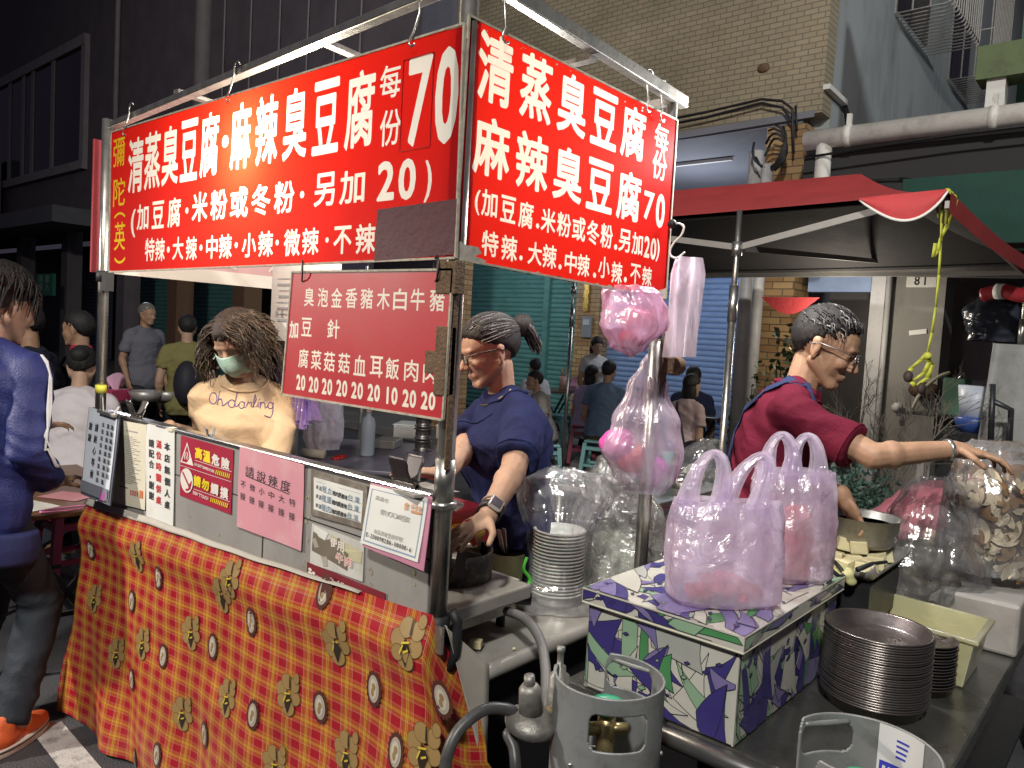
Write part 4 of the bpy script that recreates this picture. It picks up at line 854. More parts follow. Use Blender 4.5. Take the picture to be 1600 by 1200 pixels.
# 3 white vertical notice
sh = row('請配合，謝謝', .20, .21, .20, .76, .19, .085, ink, .03)+row('滿位時需併桌', .47, .48, .19, .78, .19, .085, redink, .03)+row('本店無個人桌', .77, .78, .19, .80, .19, .085, ink, .03)
notice('seating_notice', 'narrow white notice with black and red columns asking guests to share tables', 'notice', qpx(((229, 661), (273, 672), (271, 822), (229, 806)), XF-.005), paper_w, sh, .001, None, (8, 12), .0012)
mb = MB(); mb.box(V((XF-.002, onX(270, 672, XF).y, 1.214)), (.02, .03, .012)); tag(mb.build('tape_piece', paper_c), 'scrap of pale tape over the panel edge at the white notice', 'tape')
clip('binder_clip', 'small grey binder clip on the panel edge above the red warning sticker', (XF+.012, onX(323, 680, XF).y, 1.218), .028, M('grey_clip', (.22, .23, .25), .4, .6), 0, .3, .5)
# 4 red warning sticker
W_ = stk_wht; sh = []
sh += [('p', [(.14, .08), (.27, .44), (.01, .44)], W_), ('p', [(.14, .13), (.243, .42), (.037, .42)], stk_red)]
for k in range(3): sh.append(('p', [(.085+.045*k, .24), (.10+.045*k, .24), (.115+.045*k, .29), (.10+.045*k, .33), (.11+.045*k, .37), (.095+.045*k, .37), (.083+.045*k, .33), (.098+.045*k, .29)], W_))
sh += [('r', .08, .385, .20, .398, W_)]
sh += row('高溫', .37, .53, .21, .22, .145, .19, stk_yel, .05)+row('危險', .70, .88, .23, .24, .145, .18, W_, .045)
sh += [('r', .30, .335, .985, .343, W_)]+row('HIGHT', .31, .43, .40, .405, .026, .05, W_, .03)+row('TEMPERATURE', .46, .68, .407, .415, .019, .045, W_, .03)
for k in range(8): sh.append(('p', [(.72+.033*k, .38), (.735+.033*k, .38), (.722+.033*k, .45), (.704+.033*k, .45)], stk_yel))
sh += [('r', .01, .49, .99, .497, W_), ('p', ringpts(.15, .71, .13, .20), W_), ('p', ringpts(.15, .71, .108, .172), stk_red)]
sh += [('p', [(.09, .70), (.12, .72), (.115, .60), (.13, .60), (.14, .69), (.145, .57), (.16, .57), (.165, .69), (.175, .59), (.19, .60), (.185, .70), (.20, .64), (.213, .65), (.205, .76), (.18, .84), (.13, .84), (.105, .78)], W_), ('p', [(.055, .60), (.075, .575), (.245, .82), (.225, .845)], stk_red)]
sh += row('請勿', .37, .53, .66, .67, .145, .18, stk_yel, .05)+row('觸摸', .70, .88, .69, .70, .145, .18, W_, .045)+[('r', .30, .80, .985, .808, W_)]+row("DON'T", .31, .43, .86, .865, .03, .055, W_, .03)+row('TOUCH', .46, .58, .868, .873, .028, .055, W_, .03)
for k in range(10): sh.append(('p', [(.64+.034*k, .84), (.656+.034*k, .84), (.643+.034*k, .91), (.625+.034*k, .91)], stk_yel))
notice('warning_sticker', 'red hot-surface do-not-touch sticker with yellow and white lettering', 'sticker', qpx(((283, 680), (365, 703), (361, 804), (281, 774)), XF-.003), stk_red, sh, .001)
# 5 pink handwritten paper
sh = row('請說辣度', .19, .75, .27, .305, .14, .13, ink, .0)+[('p', [(.13, .325), (.80, .385), (.80, .397), (.13, .337)], ink)]
sh += row('不微小中大特', .09, .85, .45, .475, .085, .085, ink, -.002)+row('辣辣辣辣辣辣', .09, .85, .60, .64, .085, .095, ink, -.002)
notice('pink_paper', 'pink handwritten paper listing six spice levels taped on the panel', 'notice', qpx(((375, 698), (475.5, 726), (471, 861), (372, 822)), XF-.006), pinkp, sh, .0012, None, (10, 12), .004)
# 6 framed origin card
q = qpx(((487, 734), (575, 759), (570, 828), (486, 804)), XF-.005); fr_ = M('card_frame', (.20, .17, .14), .4, 0, .3, 20, dirt=(.5, .46, .4), ds=20)
sh = [('r', .06, .14, .94, .86, paper_w), ('r', .10, .22, .90, .225, ink)]
for i, t in enumerate(('豬血', '豬腸', '豬肉')):
    v = .34+.2*i; sh += row('本店', .13, .19, v, v+.01, .05, .10, ink, .02)+row(t, .26, .36, v, v+.01, .08, .14, M('blue_ink', (.10, .20, .30), .6), .0)+row('豬肉原產地', .44, .66, v+.03, v+.045, .055, .11, ink, .02)+row('台灣', .74, .85, v+.02, v+.03, .08, .14, M('blue_ink'), .0)+[('r', .70, v+.09, .92, v+.097, ink), ('r', .24, v+.075, .40, v+.082, ink)]
notice('origin_card', 'small framed white card with three lines of handwritten pork origins', 'notice', q, fr_, sh, .003)
# 7 worn beef sticker
q = qpx(((488, 818), (569, 848), (567, 909), (484, 880)), XF-.003); brn = M('worn_brown', (.17, .14, .10), .5, 0, .2, 12); yl = M('old_glue', (.46, .43, .27), .6, 0, .2, 14)
sh = [('p', [(.38, .10), (.98, .24), (.96, .55), (.70, .58), (.60, .42), (.40, .40)], yl), ('p', [(.04, .18), (.12, .20), (.24, .30), (.45, .18), (.55, .10), (.62, .35), (.74, .42), (.72, .86), (.30, .72), (.03, .66)], brn), ('p', [(.02, .36), (.10, .32), (.20, .62), (.34, .70), (.36, .92), (.28, .95), (.22, .74), (.10, .60)], M('sticker_tear', (.36, .33, .28), .6)), ('p', [(.05, .02), (.34, .08), (.28, .30), (.16, .26), (.06, .14)], paper_w)]
sh += row('使用', .45, .59, .27, .30, .135, .24, stk_wht, .03)+row('牛肉', .58, .74, .60, .63, .15, .27, stk_wht, .07)+row('牛肉', .58, .74, .60, .63, .13, .24, M('beef_red', (.55, .07, .07), .5), .0)
notice('beef_sticker', 'torn brown and white beef sticker below the framed card', 'sticker', q, M('sticker_base', (.55, .54, .50), .55, 0, .1, 10, dirt=(.3, .26, .2), ds=12), sh, .0012)
# 8 queue banner (lower edge hidden by the cloth)
q = qpx(((480, 878), (602, 927), (601, 968), (480, 921)), XF-.004); sh = []
for k, (u, v, r) in enumerate(((.05, .22, .024), (.10, .30, .022), (.15, .40, .024), (.195, .50, .018))): sh += [('p', ringpts(u, v, r, r*2.6, 14), stk_wht), ('p', [(u-r*1.3, v+r*6.5), (u-r*1.2, v+r*3.6), (u, v+r*2.7), (u+r*1.2, v+r*3.6), (u+r*1.3, v+r*6.5)], stk_wht)]
sh += row('請排隊點餐', .315, .93, .44, .50, .115, .46, stk_wht, .035)
notice('queue_banner', 'dark red strip with white people icons asking guests to queue, half under the cloth', 'sticker', q, M('banner_red', (.20, .025, .035), .4, 0, .1, 8), sh, .001)
# 9 registration certificate with clip
X9 = (1.178, 1.178, 1.150, 1.150)
ct = thing('certificate', 'white registration certificate in a blue border hanging from a black clip by the post', 'certificate', tuple(onX(620, 815, 1.16)))
q = qpx(((579, 757), (669, 778), (653, 879), (564, 848)), X9); blu = M('cert_blue', (.22, .28, .40), .6); pap9 = M('certificate_paper', (.66, .66, .62), .35, 0, .05, 6)
notice('backing', None, None, Quad(q.p(-.02, -.03, -SGN*.003), q.p(1.05, -.03, -SGN*.003), q.p(1.10, 1.10, -SGN*.003), q.p(.02, 1.05, -SGN*.003)), M('pink_backing', (.45, .18, .27), .4), [], .0015, ct)
sh = []
for (a, b, c_, d) in ((.045, .06, .06, .95), (.94, .06, .955, .95), (.045, .06, .955, .072), (.045, .925, .955, .95)): sh.append(('r', a, b, c_, d, blu))
org = M('cert_orange', (.55, .26, .12), .6)
sh += row('高雄市', .18, .34, .19, .20, .075, .075, greyink, -.002)+row('彌陀(英)臭豆腐', .30, .74, .40, .405, .07, .085, greyink, -.002)+row('食品業者登錄字號', .24, .68, .735, .735, .06, .075, greyink, -.004)+row('E-200098286-00000-6', .10, .86, .825, .842, .034, .075, ink, .01)
sh += row('食', .70, .70, .20, .20, .09, .13, org, .01)+row('品登錄', .80, .92, .18, .19, .05, .07, org, .02)+[('r', .78, .24, .94, .28, org)]
notice('paper', None, None, q, pap9, sh, .001, ct, (8, 10), .002)
clip('bulldog_clip', 'large black bulldog clip holding the white certificate on the panel edge', (XF+.010, onX(628, 765, XF).y, 1.226), .135, M('black_clip', (.03, .022, .022), .42, .2, .2), 0, 1.2, 1.25)
mb = MB(); mb.ell(onX(507, 790, XF), (.001, .001, .001)); 
stain = M('glue_stain', (.33, .28, .19), .7, 0, .3, 30)
mb = MB(); rnd = random.Random(9)
for k in range(46):
    x = rnd.choice([478, 480, 482, 576, 580, 505, 530, 345, 410, 440, 620, 650, 300]) + rnd.uniform(-4, 4); y = 760+rnd.random()*130+(x-480)*.26; 
    c = onX(x, y, XF-.0012); r = rnd.uniform(.002, .007)
    mb.add([c+V((0, r*math.cos(a)*(.6+.6*rnd.random()), r*math.sin(a)*(.6+.8*rnd.random()))) for a in [i*PI/4 for i in range(8)]], [list(range(8))])
mb.build('glue_stain', stain, pn)
# ================================================================ on and round the side counter and the prep table
def interp(tab, t):
    for i in range(len(tab)-1):
        a, b = tab[i], tab[i+1]
        if t <= b[0] or i == len(tab)-2:
            k = (t-a[0])/max(1e-6, b[0]-a[0]); k = max(0, min(1, k)); k = k*k*(3-2*k); return [p+(q-p)*k for p, q in zip(a[1:], b[1:])]
def bagmesh(mb, c, tab, h, yaw=0, seed=0, amp=.012, nu=72, nv=60, vert=.6, sq=2.6, mi=0, sharp=1.):
    """tab rows: (t, rx, ry, ox, oy); wrinkled plastic sack"""
    c = V(c); R = Rz(yaw)
    def fn(u, v):
        a = 2*PI*u; rx, ry, ox, oy = interp(tab, v); ca, sa = math.cos(a), math.sin(a); k = (abs(ca)**sq+abs(sa)**sq)**(-1/sq)
        n1 = noise.noise(V((ca*2.2+seed, sa*2.2, v*h*9*vert))); n2 = 1-abs(noise.noise(V((ca*5+seed*3, sa*5, v*h*16*vert+7))))*2.2; n3 = 1-abs(noise.noise(V((ca*11+seed*5, sa*11, v*h*34*vert+3))))*2.4
        d = amp*(n1*1.2+.75*n2*sharp+.4*n3*sharp); rr = min(1, min(rx, ry)/.03)
        return c+R @ V((k*ca*rx+ca*d*rr+ox, k*sa*ry+sa*d*rr+oy, h*v+amp*.5*n1*(v > .02)))
    return mb.grid(fn, nu, nv, mi)
clearf = film('clear_film', (.90, .91, .93), .90, .35, .16, .6, 8., None, .34); milky = film('milky_film', (.88, .89, .90), .42, .45, .16, .9, 20., None, .4)
purp = film('lilac_film', (.95, .85, 1.0), .44, .62, .22, .5, 22., (.93, .84, 1), .22); pinkf = film('pink_lilac_film', (.96, .70, .94), .42, .6, .2, .5, 12., (1, .82, .98), .25); palef = film('pale_pink_film', (.86, .74, .84), .22, .5, .25, .4, 14., None, .2)
palelav = film('pale_lavender_film', (.90, .80, .98), .58, .55, .25, .5, 12., None, .2)
meat = M('raw_meat', (.62, .10, .10), .4, 0, .35, 26, .3, 50, coat=.3, sss=.2); pinkstuff = M('pink_plastic_bundle', (.80, .10, .42), .4, 0, .3, 20, .3, 40); redstuff = M('red_plastic_bundle', (.72, .07, .09), .4, 0, .25, 20, .3, 40)
def heap(name, label, cat, c, rx, ry, h, n, r, mat, seed=1, stuff=True, flatk=1., yaw=0):
    rnd = random.Random(seed); mb = MB()
    for i in range(n):
        t = rnd.random(); a = rnd.random()*2*PI; q = math.sqrt(rnd.random())*(1-.5*t**2); s = r*rnd.uniform(.6, 1.3)
        mb.ell(V(c)+Rz(yaw) @ V((rx*q*math.cos(a), ry*q*math.sin(a), s*.5+h*t*(1-.4*q))), (s*rnd.uniform(.7, 1.4), s*rnd.uniform(.7, 1.4), s*flatk*rnd.uniform(.5, 1)), Matrix.Rotation(rnd.random()*6, 3, V((rnd.random(), rnd.random(), rnd.random()))), 10, 7)
    me = remesh(mb, r*.22, 3, lambda p, nn: r*.25*noise.noise(p*30)); o = meshobj(name, me, mat); tag(o, label, cat, None, 'stuff' if stuff else None); return o
def tbag(name, label, c, w_, d, h, yaw, mat, seed, hh=.10, lean=(0, 0), loops=((-1, 0), (1, 0)), hw=.04):
    t = thing(name, label, 'plastic bag', tuple(c)); lx, ly = lean; mb = MB()
    bagmesh(mb, V(c)+V((0, 0, .002)), [(0, w_*.42, d*.40, 0, 0), (.06, w_*.50, d*.50, 0, 0), (.45, w_*.52, d*.48, lx*.3, ly*.3), (.8, w_*.50, d*.34, lx*.7, ly*.7), (1, w_*.47, d*.20, lx, ly)], h, yaw, seed, .007, 90, 70, .5, 3.0)
    bg_ = mb.build('bag', mat, t); R = Rz(yaw)
    for sx, tilt in loops:
        mb = MB(); x0 = sx*w_*.28; top = V((x0+tilt, 0, h+hh)); 
        for sy in (-1, 1):
            A = V((x0-hw+lx, sy*d*.10+ly, h-.035)); B = V((x0+hw+lx, sy*d*.10+ly, h-.035)); cpts = []
            for i in range(17):
                a = PI*i/16; q = math.sin(a); p = A.lerp(B, (1-math.cos(a))/2); p = p+V((tilt*q+lx*.2*q, -sy*d*.05*q, (hh+.03)*q**.75)); cpts.append(V(c)+R @ p)
            axd = R @ V((0, 1, 0))
            def fn(u, v, cp=cpts):
                f = u*16; i = min(15, int(f)); p = cp[i].lerp(cp[i+1], f-i); wdt = .062*(1-.72*math.sin(PI*u)**.5)+.005; tg = (cp[min(16, i+1)]-cp[max(0, i)]).normalized(); sd = tg.cross(axd).normalized()
                return p+sd*wdt*(v-.5)+axd*.006*math.sin(v*9+u*4)
            mb.grid(fn, 24, 6)
        mb.build('handle', mat, t)
    return t
# --- gas stove, pot, jar on the side counter
stv = thing('gas_stove', 'greasy white gas burner stove with hose at the counter corner', 'stove', (1.5, 1.5, .745))
enam = M('greasy_enamel', (.50, .49, .45), .4, .2, .15, 10, .1, 40, dirt=(.05, .045, .04), ds=14, da=.9)
mb = MB(); y0, y1 = 1.385, 1.66
mb.add([(1.445, y0, .792), (1.69, y0, .792), (1.675, y0+.012, .882), (1.44, y0+.012, .882), (1.445, y1, .792), (1.69, y1, .792), (1.675, y1, .882), (1.44, y1, .882)], [(0, 1, 2, 3), (5, 4, 7, 6), (1, 5, 6, 2), (4, 0, 3, 7), (4, 5, 1, 0)]); mb.add([(1.425, y0-.008, .884), (1.69, y0-.008, .884), (1.69, y1, .888), (1.425, y1, .888)], [(0, 1, 2, 3)])
mb.build('body', enam, stv, solid=.003)
for x in (1.46, 1.665): mb = MB(); mb.tube([(x, 1.42, .745), (x, 1.42, .80)], .014, 10); mb.build('leg', black, stv)
mb = MB(); mb.tube([(1.62, y0-.004, .845), (1.62, y0+.002, .845)], .012, 14); mb.build('knob_hole', black, stv)
mb = MB(); mb.tube([(1.53, 1.5, .888), (1.53, 1.5, .98)], .115, 28, cap=False); mb.build('wind_ring', M('sooty_iron', (.06, .058, .055), .6, .5, .3, 20, .3, 60, dirt=(.30, .27, .22), ds=22, da=.7), stv, solid=.004)
mb = MB(); mb.tube([(1.66, y0-.005, .84), (1.70, 1.34, .835)], .018, 10); mb.build('hose_fitting', black, stv)
hose_m = M('grey_rubber_hose', (.15, .145, .14), .5, 0, .2, 12, dirt=(.06, .055, .05), ds=15)
def curve(pts, n=10):
    pts = [V(p) for p in pts]; out = []
    for i in range(len(pts)-1):
        p0, p1, p2, p3 = pts[max(0, i-1)], pts[i], pts[i+1], pts[min(len(pts)-1, i+2)]
        for k in range(n):
            t = k/n; out.append(.5*((2*p1)+(p2-p0)*t+(2*p0-5*p1+4*p2-p3)*t*t+(3*p1-p0-3*p2+p3)*t**3))
    return out+[pts[-1]]
mb = MB(); mb.tube(curve([onY(792, 955, 1.345), dep(822, 968, 1.95), dep(844, 1000, 1.88), dep(852, 1040, 1.80), dep(853, 1085, 1.72), dep(850, 1130, 1.68)]), .0125, 10); tag(mb.build('gas_hose', hose_m), 'grey rubber hose arching from the stove down to the regulator', 'hose')
k = thing('sauce_tub', 'yellow-rimmed plastic tub of orange chilli sauce in the sooty ring', 'tub', (1.55, 1.52, .9)); c = V((1.57, 1.53, .89))
mb = MB(); mb.lathe([(.001, .0), (.07, .0), (.080, .12), (.083, .125), (.083, .132), (.078, .132), (.068, .07), (.001, .07)], c, 28); mb.build('tub', film('tub_plastic', (.80, .62, .22), .25, .4, .3, .1, 10.), k)
mb = MB(); mb.lathe([(.0835, .118), (.087, .120), (.087, .134), (.0835, .136)], c, 28); mb.build('rim', M('tub_rim', (.70, .45, .03), .4), k)
mb = MB(); mb.lathe([(.001, .088), (.074, .086)], c, 24); mb.build('sauce', M('chilli_sauce', (.55, .17, .03), .3, 0, .3, 40, .4, 60), k)
k = thing('spoon', 'red-handled spoon standing in the orange sauce tub', 'spoon', tuple(c))
mb = MB(); A = c+V((-.012, -.01, .085)); B = dep(742, 852, 1.98); T = dep(730, 812, 1.98); mb.tube([A, B], .006, 8, 1); mb.tube([B, B.lerp(T, .3), T], [.007, .010, .009], 8, 0); mb.build('spoon_body', [M('red_plastic', (.55, .02, .02), .35), steel], k)
k = thing('inner_tub', 'low clear tub of sauce in front of the yellow-rimmed one', 'tub', (1.5, 1.47, .9)); mb = MB(); c2 = V((1.50, 1.46, .888)); mb.lathe([(.001, 0), (.045, 0), (.056, .085), (.059, .088), (.056, .09)], c2, 24); mb.build('tub', milky, k); mb = MB(); mb.lathe([(.001, .062), (.05, .06)], c2, 20); mb.build('sauce', M('chilli_sauce'), k)
mb = MB(); mb.box((1.435, 1.47, .985), (.012, .10, .13), Rz(.3)); mb.box((1.49, 1.40, .96), (.09, .008, .07), Matrix.Rotation(.25, 3, 'Y')); tag(mb.build('burnt_plate', M('burnt_plate_black', (.02, .018, .016), .5, .2)), 'black burnt wind shield plates round the stove ring', 'wind shield')
k = thing('wok_rim_bowl', 'shiny steel ladle bowl resting at the corner behind the post', 'bowl', (1.3, 1.5, 1.2)); mb = MB(); c = dep(665, 790, 1.95); mb.lathe([(.001, -.03), (.05, -.024), (.085, .0), (.088, .002)], c, 24, sx=1.2); mb.build('bowl', stainless, k, solid=.002)
heap('sausage_bits', 'pinkish sausage pieces heaped behind the sooty ring', 'food', (1.78, 1.60, .75), .09, .07, .05, 22, .022, M('sausage_pink', (.50, .22, .23), .45, 0, .2, 20), 3)
for q, (x, y) in enumerate(((743, 1012), (803, 1015))):
    c = onZ(x, y, .752); mb = MB(); s = .022 if q == 0 else .006; mb.box(c+V((0, 0, s*.5)), (s*1.1, s*1.5, s), Rz(.5)); tag(mb.build('tofu_piece', M('tofu', (.68, .62, .38), .6, 0, .1, 30, .2, 80), bev=.002), 'pale tofu cube lying alone on the steel counter' if q == 0 else 'tiny tofu crumb lying further along the steel counter', 'tofu')
k = thing('clip_box', 'cream box edge clipped with a lime green peg beside the bowls', 'container', (1.85, 1.6, .75)); mb = MB(); c = V((1.80, 1.52, .746)); mb.lathe([(.001, 0), (.045, 0), (.052, .17), (.055, .17)], c, 20); mb.build('cup', M('cream_plastic', (.66, .60, .36), .4), k); mb = MB(); mb.tube(curve([c+V((0, -.06, .05)), c+V((.03, -.07, .09)), c+V((.0, -.065, .13)), c+V((.02, -.06, .16))], 5), .006, 7); mb.tube([c+V((-.01, -.06, .06)), c+V((.04, -.06, .03))], .006, 7); mb.build('peg', M('lime_green', (.10, .55, .06), .4), k)
k = thing('tongs', 'steel tongs leaning in the cream clipped cup', 'tongs', tuple(c)); mb = MB()
for s in (-1, 1): mb.bar(c+V((0, .0, .10)), c+V((-.05+.012*s, -.01, .25)), .014, .003)
mb.build('tongs_body', steel, k)
# --- bowls in film
c0 = V((1.935, 1.425, .748)); NB = 19
for i in range(NB):
    mb = MB(); z = .0108*i; mb.lathe([(.001, .002), (.058, .0), (.066, .012), (.076, .040), (.084, .0405), (.0845, .044), (.076, .045), (.064, .018), (.056, .006), (.001, .007)], (0, 0, 0), 32)
    if i == 0:
        proto = mb.build('white_bowl', M('white_bowl_plastic', (.74, .74, .70), .35, 0, .03, 8, sss=.2)); tag(proto, 'white plastic bowl in the nested stack wrapped in clear film', 'bowl', 'white bowls stacked in clear film'); proto.location = c0
    else:
        o = copy_tree(proto); o.location = c0+V((.001*math.sin(i*2), .001*math.cos(i), z))
        if i == NB-1: o['label'] = 'topmost white plastic bowl of the film-wrapped stack'
c_ = c0
k = thing('stack_wrap', 'clear crumpled plastic sleeve round the stack of white bowls, folded open on top', 'plastic film', tuple(c0)); mb = MB()
bagmesh(mb, c0+V((0, 0, .0)), [(0, .135, .115, .01, 0), (.10, .12, .105, 0, 0), (.22, .094, .092, 0, 0), (.55, .094, .094, 0, 0), (.62, .115, .10, .0, .01), (.8, .15, .085, .01, .02), (.93, .13, .06, .0, .02), (1, .03, .02, 0, .02)], .43, -.75, 4, .010, 90, 80, .3)
mb.build('sleeve', clearf, k)
k = thing('clear_sack', 'tall pale clear plastic sack slumped beside the bowl stack', 'plastic bag', (2.33, 1.44, .75)); mb = MB()
bagmesh(mb, (2.28, 1.43, .748), [(0, .15, .13, 0, 0), (.12, .17, .14, 0, 0), (.5, .15, .12, 0, 0), (.75, .10, .09, -.02, 0), (.92, .05, .05, -.03, 0), (1, .012, .01, -.03, 0)], .46, -.75, 9, .013, 90, 80, .22); mb.build('sack', film('pale_green_film', (.88, .90, .84), .58, .45, .14, 1.0, 22., None, .45), k)
heap('sack_contents', 'pale packed boxes seen faintly inside the tall clear sack', 'packaging', (2.28, 1.43, .75), .09, .08, .10, 14, .05, M('pale_contents', (.60, .62, .52), .6), 5)
k = thing('steel_basin', 'round steel basin with plastic pouches behind the patterned box', 'basin', (2.55, 1.35, .75)); mb = MB(); mb.lathe([(.001, 0), (.12, .0), (.15, .07), (.158, .07), (.158, .075), (.148, .074), (.118, .006), (.001, .006)], (2.50, 1.30, .80), 36); mb.build('basin_body', stainless, k)
k = thing('clear_pouch', 'small clear pouch sticking out of the steel basin', 'plastic bag', (2.5, 1.3, .83)); mb = MB(); bagmesh(mb, (2.48, 1.30, .82), [(0, .09, .07, 0, 0), (.5, .10, .06, .01, 0), (.85, .075, .03, .03, 0), (1, .05, .006, .04, 0)], .17, -.7, 12, .010, 60, 40, .8); mb.build('pouch', clearf, k)
mb = MB(); mb.bb((2.38, 1.15, .70), (2.75, 1.75, .795)); tag(mb.build('crate', M('crate_grey', (.20, .20, .21), .5), bev=.01), 'grey crate under the steel basin', 'crate')
# --- prep table, patterned box
pt = thing('prep_table', 'dark steel prep table with a rounded front rail under the patterned box', 'table', (2.4, .6, 0))
dks = M('dark_wet_steel', (.16, .16, .15), .28, .75, .25, 6, .1, 30, dirt=(.05, .045, .035), ds=7, da=.7)
mb = MB(); mb.bb((1.60, .29, .655), (3.9, .84, .698)); mb.build('top', dks, pt, bev=.008); mb = MB(); mb.bb((1.60, .8405, .655), (2.32, 1.14, .698)); mb.build('side_leaf', dks, pt, bev=.006)
mb = MB(); mb.tube([(1.585, .27, .676), (1.585, 1.14, .676)], .024, 12); mb.build('front_rail', M('rail_steel', (.20, .20, .20), .3, .8, .2), pt)
for x, y in ((1.66, .33), (1.66, 1.08), (3.8, .33), (3.8, .78)): mb = MB(); mb.tube([(x, y, 0), (x, y, .655)], .02, 10); mb.build('leg', blackmet, pt)
mb = MB(); mb.bb((1.66, .33, .18), (3.8, .80, .20)); mb.build('shelf', blackmet, pt)
shard_cols = [M('shard_white', (.56, .55, .49), .28, 0, .10, 6, .12, 20, coat=.35, dirt=(.40, .37, .28), ds=7, da=.5), M('shard_purple', (.050, .040, .19), .3, 0, .15, 8, coat=.35), M('shard_lavender', (.20, .17, .36), .3, 0, .15, 8, coat=.35), M('shard_green', (.075, .26, .10), .3, 0, .15, 8, coat=.35), M('shard_pale_green', (.27, .42, .28), .3, 0, .12, 8, coat=.35), M('shard_black', (.02, .02, .026), .35), M('shard_pale_grey', (.40, .41, .38), .3, 0, .12, 8, coat=.3)]
def shard_face(mb, P, W, Hh, seed, n, tall=True):
    """printed angular shards with drawn outlines on one face; P(a, b, off) maps 0..W x 0..Hh to the face"""
    rnd = random.Random(seed); lev = .0006; cl = lambda x, y: (min(W-.003, max(.003, x)), min(Hh-.003, max(.003, y)))
    def curveline(p, q, bow, m=6):
        dx, dy = q[0]-p[0], q[1]-p[1]; return [(p[0]+dx*t/m-dy*bow*math.sin(PI*t/m), p[1]+dy*t/m+dx*bow*math.sin(PI*t/m)) for t in range(m)]
    def poly(pts, mi):
        nonlocal lev
        q = [cl(*p) for p in pts]; ar = sum(q[i][0]*q[(i+1) % len(q)][1]-q[(i+1) % len(q)][0]*q[i][1] for i in range(len(q)))
        if abs(ar) < 6e-5: return
        if ar < 0: q = q[::-1]
        tri = geometry.tessellate_polygon([[V((x, y, 0)) for x, y in q]]); lev += .000022
        mb.add([P(x, y, lev) for x, y in q], [t for t in tri], mi)
        for i in range(len(q)):
            p0, p1 = q[i], q[(i+1) % len(q)]; d = V((p1[0]-p0[0], p1[1]-p0[1]))
            if d.length < 1e-4: continue
            e = V((-d.y, d.x)).normalized()*.0009; lev += .000002
            mb.add([P(p0[0]-e.x, p0[1]-e.y, lev), P(p1[0]-e.x, p1[1]-e.y, lev), P(p1[0]+e.x, p1[1]+e.y, lev), P(p0[0]+e.x, p0[1]+e.y, lev)], [(0, 1, 2, 3)], 5)
    cols = [1, 1, 1, 2, 2, 3, 4, 6, 0, 0]
    for i in range(n):
        L = Hh*rnd.uniform(.35, 1.05) if tall else rnd.uniform(.10, .30); w_ = rnd.uniform(.026, .062) if rnd.random() < .65 else rnd.uniform(.06, .11)
        c = (rnd.uniform(0, W), rnd.uniform(0, Hh)); an = (PI/2+rnd.uniform(-.25, .25)) if tall else rnd.uniform(-.5, .5)
        if rnd.random() < .22: an += 1.0
        u_ = (math.cos(an), math.sin(an)); v_ = (-u_[1], u_[0]); T = lambda s_, t_: (c[0]+u_[0]*s_+v_[0]*t_, c[1]+u_[1]*s_+v_[1]*t_)
        A, B, C_ = T(-L/2, rnd.uniform(-.3, .3)*w_), T(L/2, rnd.uniform(-.5, .5)*w_), T(rnd.uniform(-.2, .2)*L, w_)
        bw = rnd.uniform(-.12, .12); pts = curveline(A, B, bw)+curveline(B, C_, rnd.uniform(-.1, .1), 4)+curveline(C_, A, rnd.uniform(-.1, .1), 4) if rnd.random() < .7 else curveline(A, B, bw)+curveline(B, T(L*.4, w_*.8), 0, 2)+curveline(T(L*.45, w_), T(-L*.4, w_), -bw, 5)
        poly(pts, rnd.choice(cols))
    for i in range(n//3):
        x, y = rnd.uniform(.02, W-.02), rnd.uniform(.02, Hh-.02); s_ = rnd.uniform(.004, .009); poly([(x-s_*1.4, y), (x, y-s_*.6), (x+s_*1.5, y+s_*.3), (x+s_*.2, y+s_)], rnd.choice((1, 1, 4)))
bx = thing('patterned_box', 'foam cool box wrapped in purple and green shard-printed plastic with a lid', 'cool box', (1.9, .87, .70))
BX0, BX1, BY0, BY1 = 1.60, 2.26, .665, 1.085
mb = MB(); x0, x1, y0, y1 = BX0+.008, BX1-.008, BY0+.008, BY1-.008; mb.bb((x0, y0, .701), (x1, y1, .917))
shard_face(mb, lambda a, b, o: V((x0-o, y1-a, .701+b)), y1-y0, .216, 3, 40); shard_face(mb, lambda a, b, o: V((x0+a, y0-o, .701+b)), x1-x0, .216, 5, 74); shard_face(mb, lambda a, b, o: V((x1-a, y1+o, .701+b)), x1-x0, .216, 6, 40)
mb.build('body', shard_cols, bx)
mb = MB(); x2, x3, y2, y3 = BX0-.006, BX1+.006, BY0-.006, BY1+.006; mb.bb((x2, y2, .920), (x3, y3, .957)); shard_face(mb, lambda a, b, o: V((x2+a, y2+b, .957+o)), x3-x2, y3-y2, 9, 60, False)
shard_face(mb, lambda a, b, o: V((x2-o, y3-a, .924+b)), y3-y2, .032, 11, 10, False); shard_face(mb, lambda a, b, o: V((x2+a, y2-o, .924+b)), x3-x2, .032, 12, 16, False); ld = mb.build('lid', shard_cols, bx)
mb = MB(); mb.bb((BX0-.007, BY0-.007, .9175), (BX1+.007, BY1+.007, .924)); mb.build('pale_rim', M('foam_edge', (.62, .60, .48), .5, 0, .08, 10), bx, bev=.003)
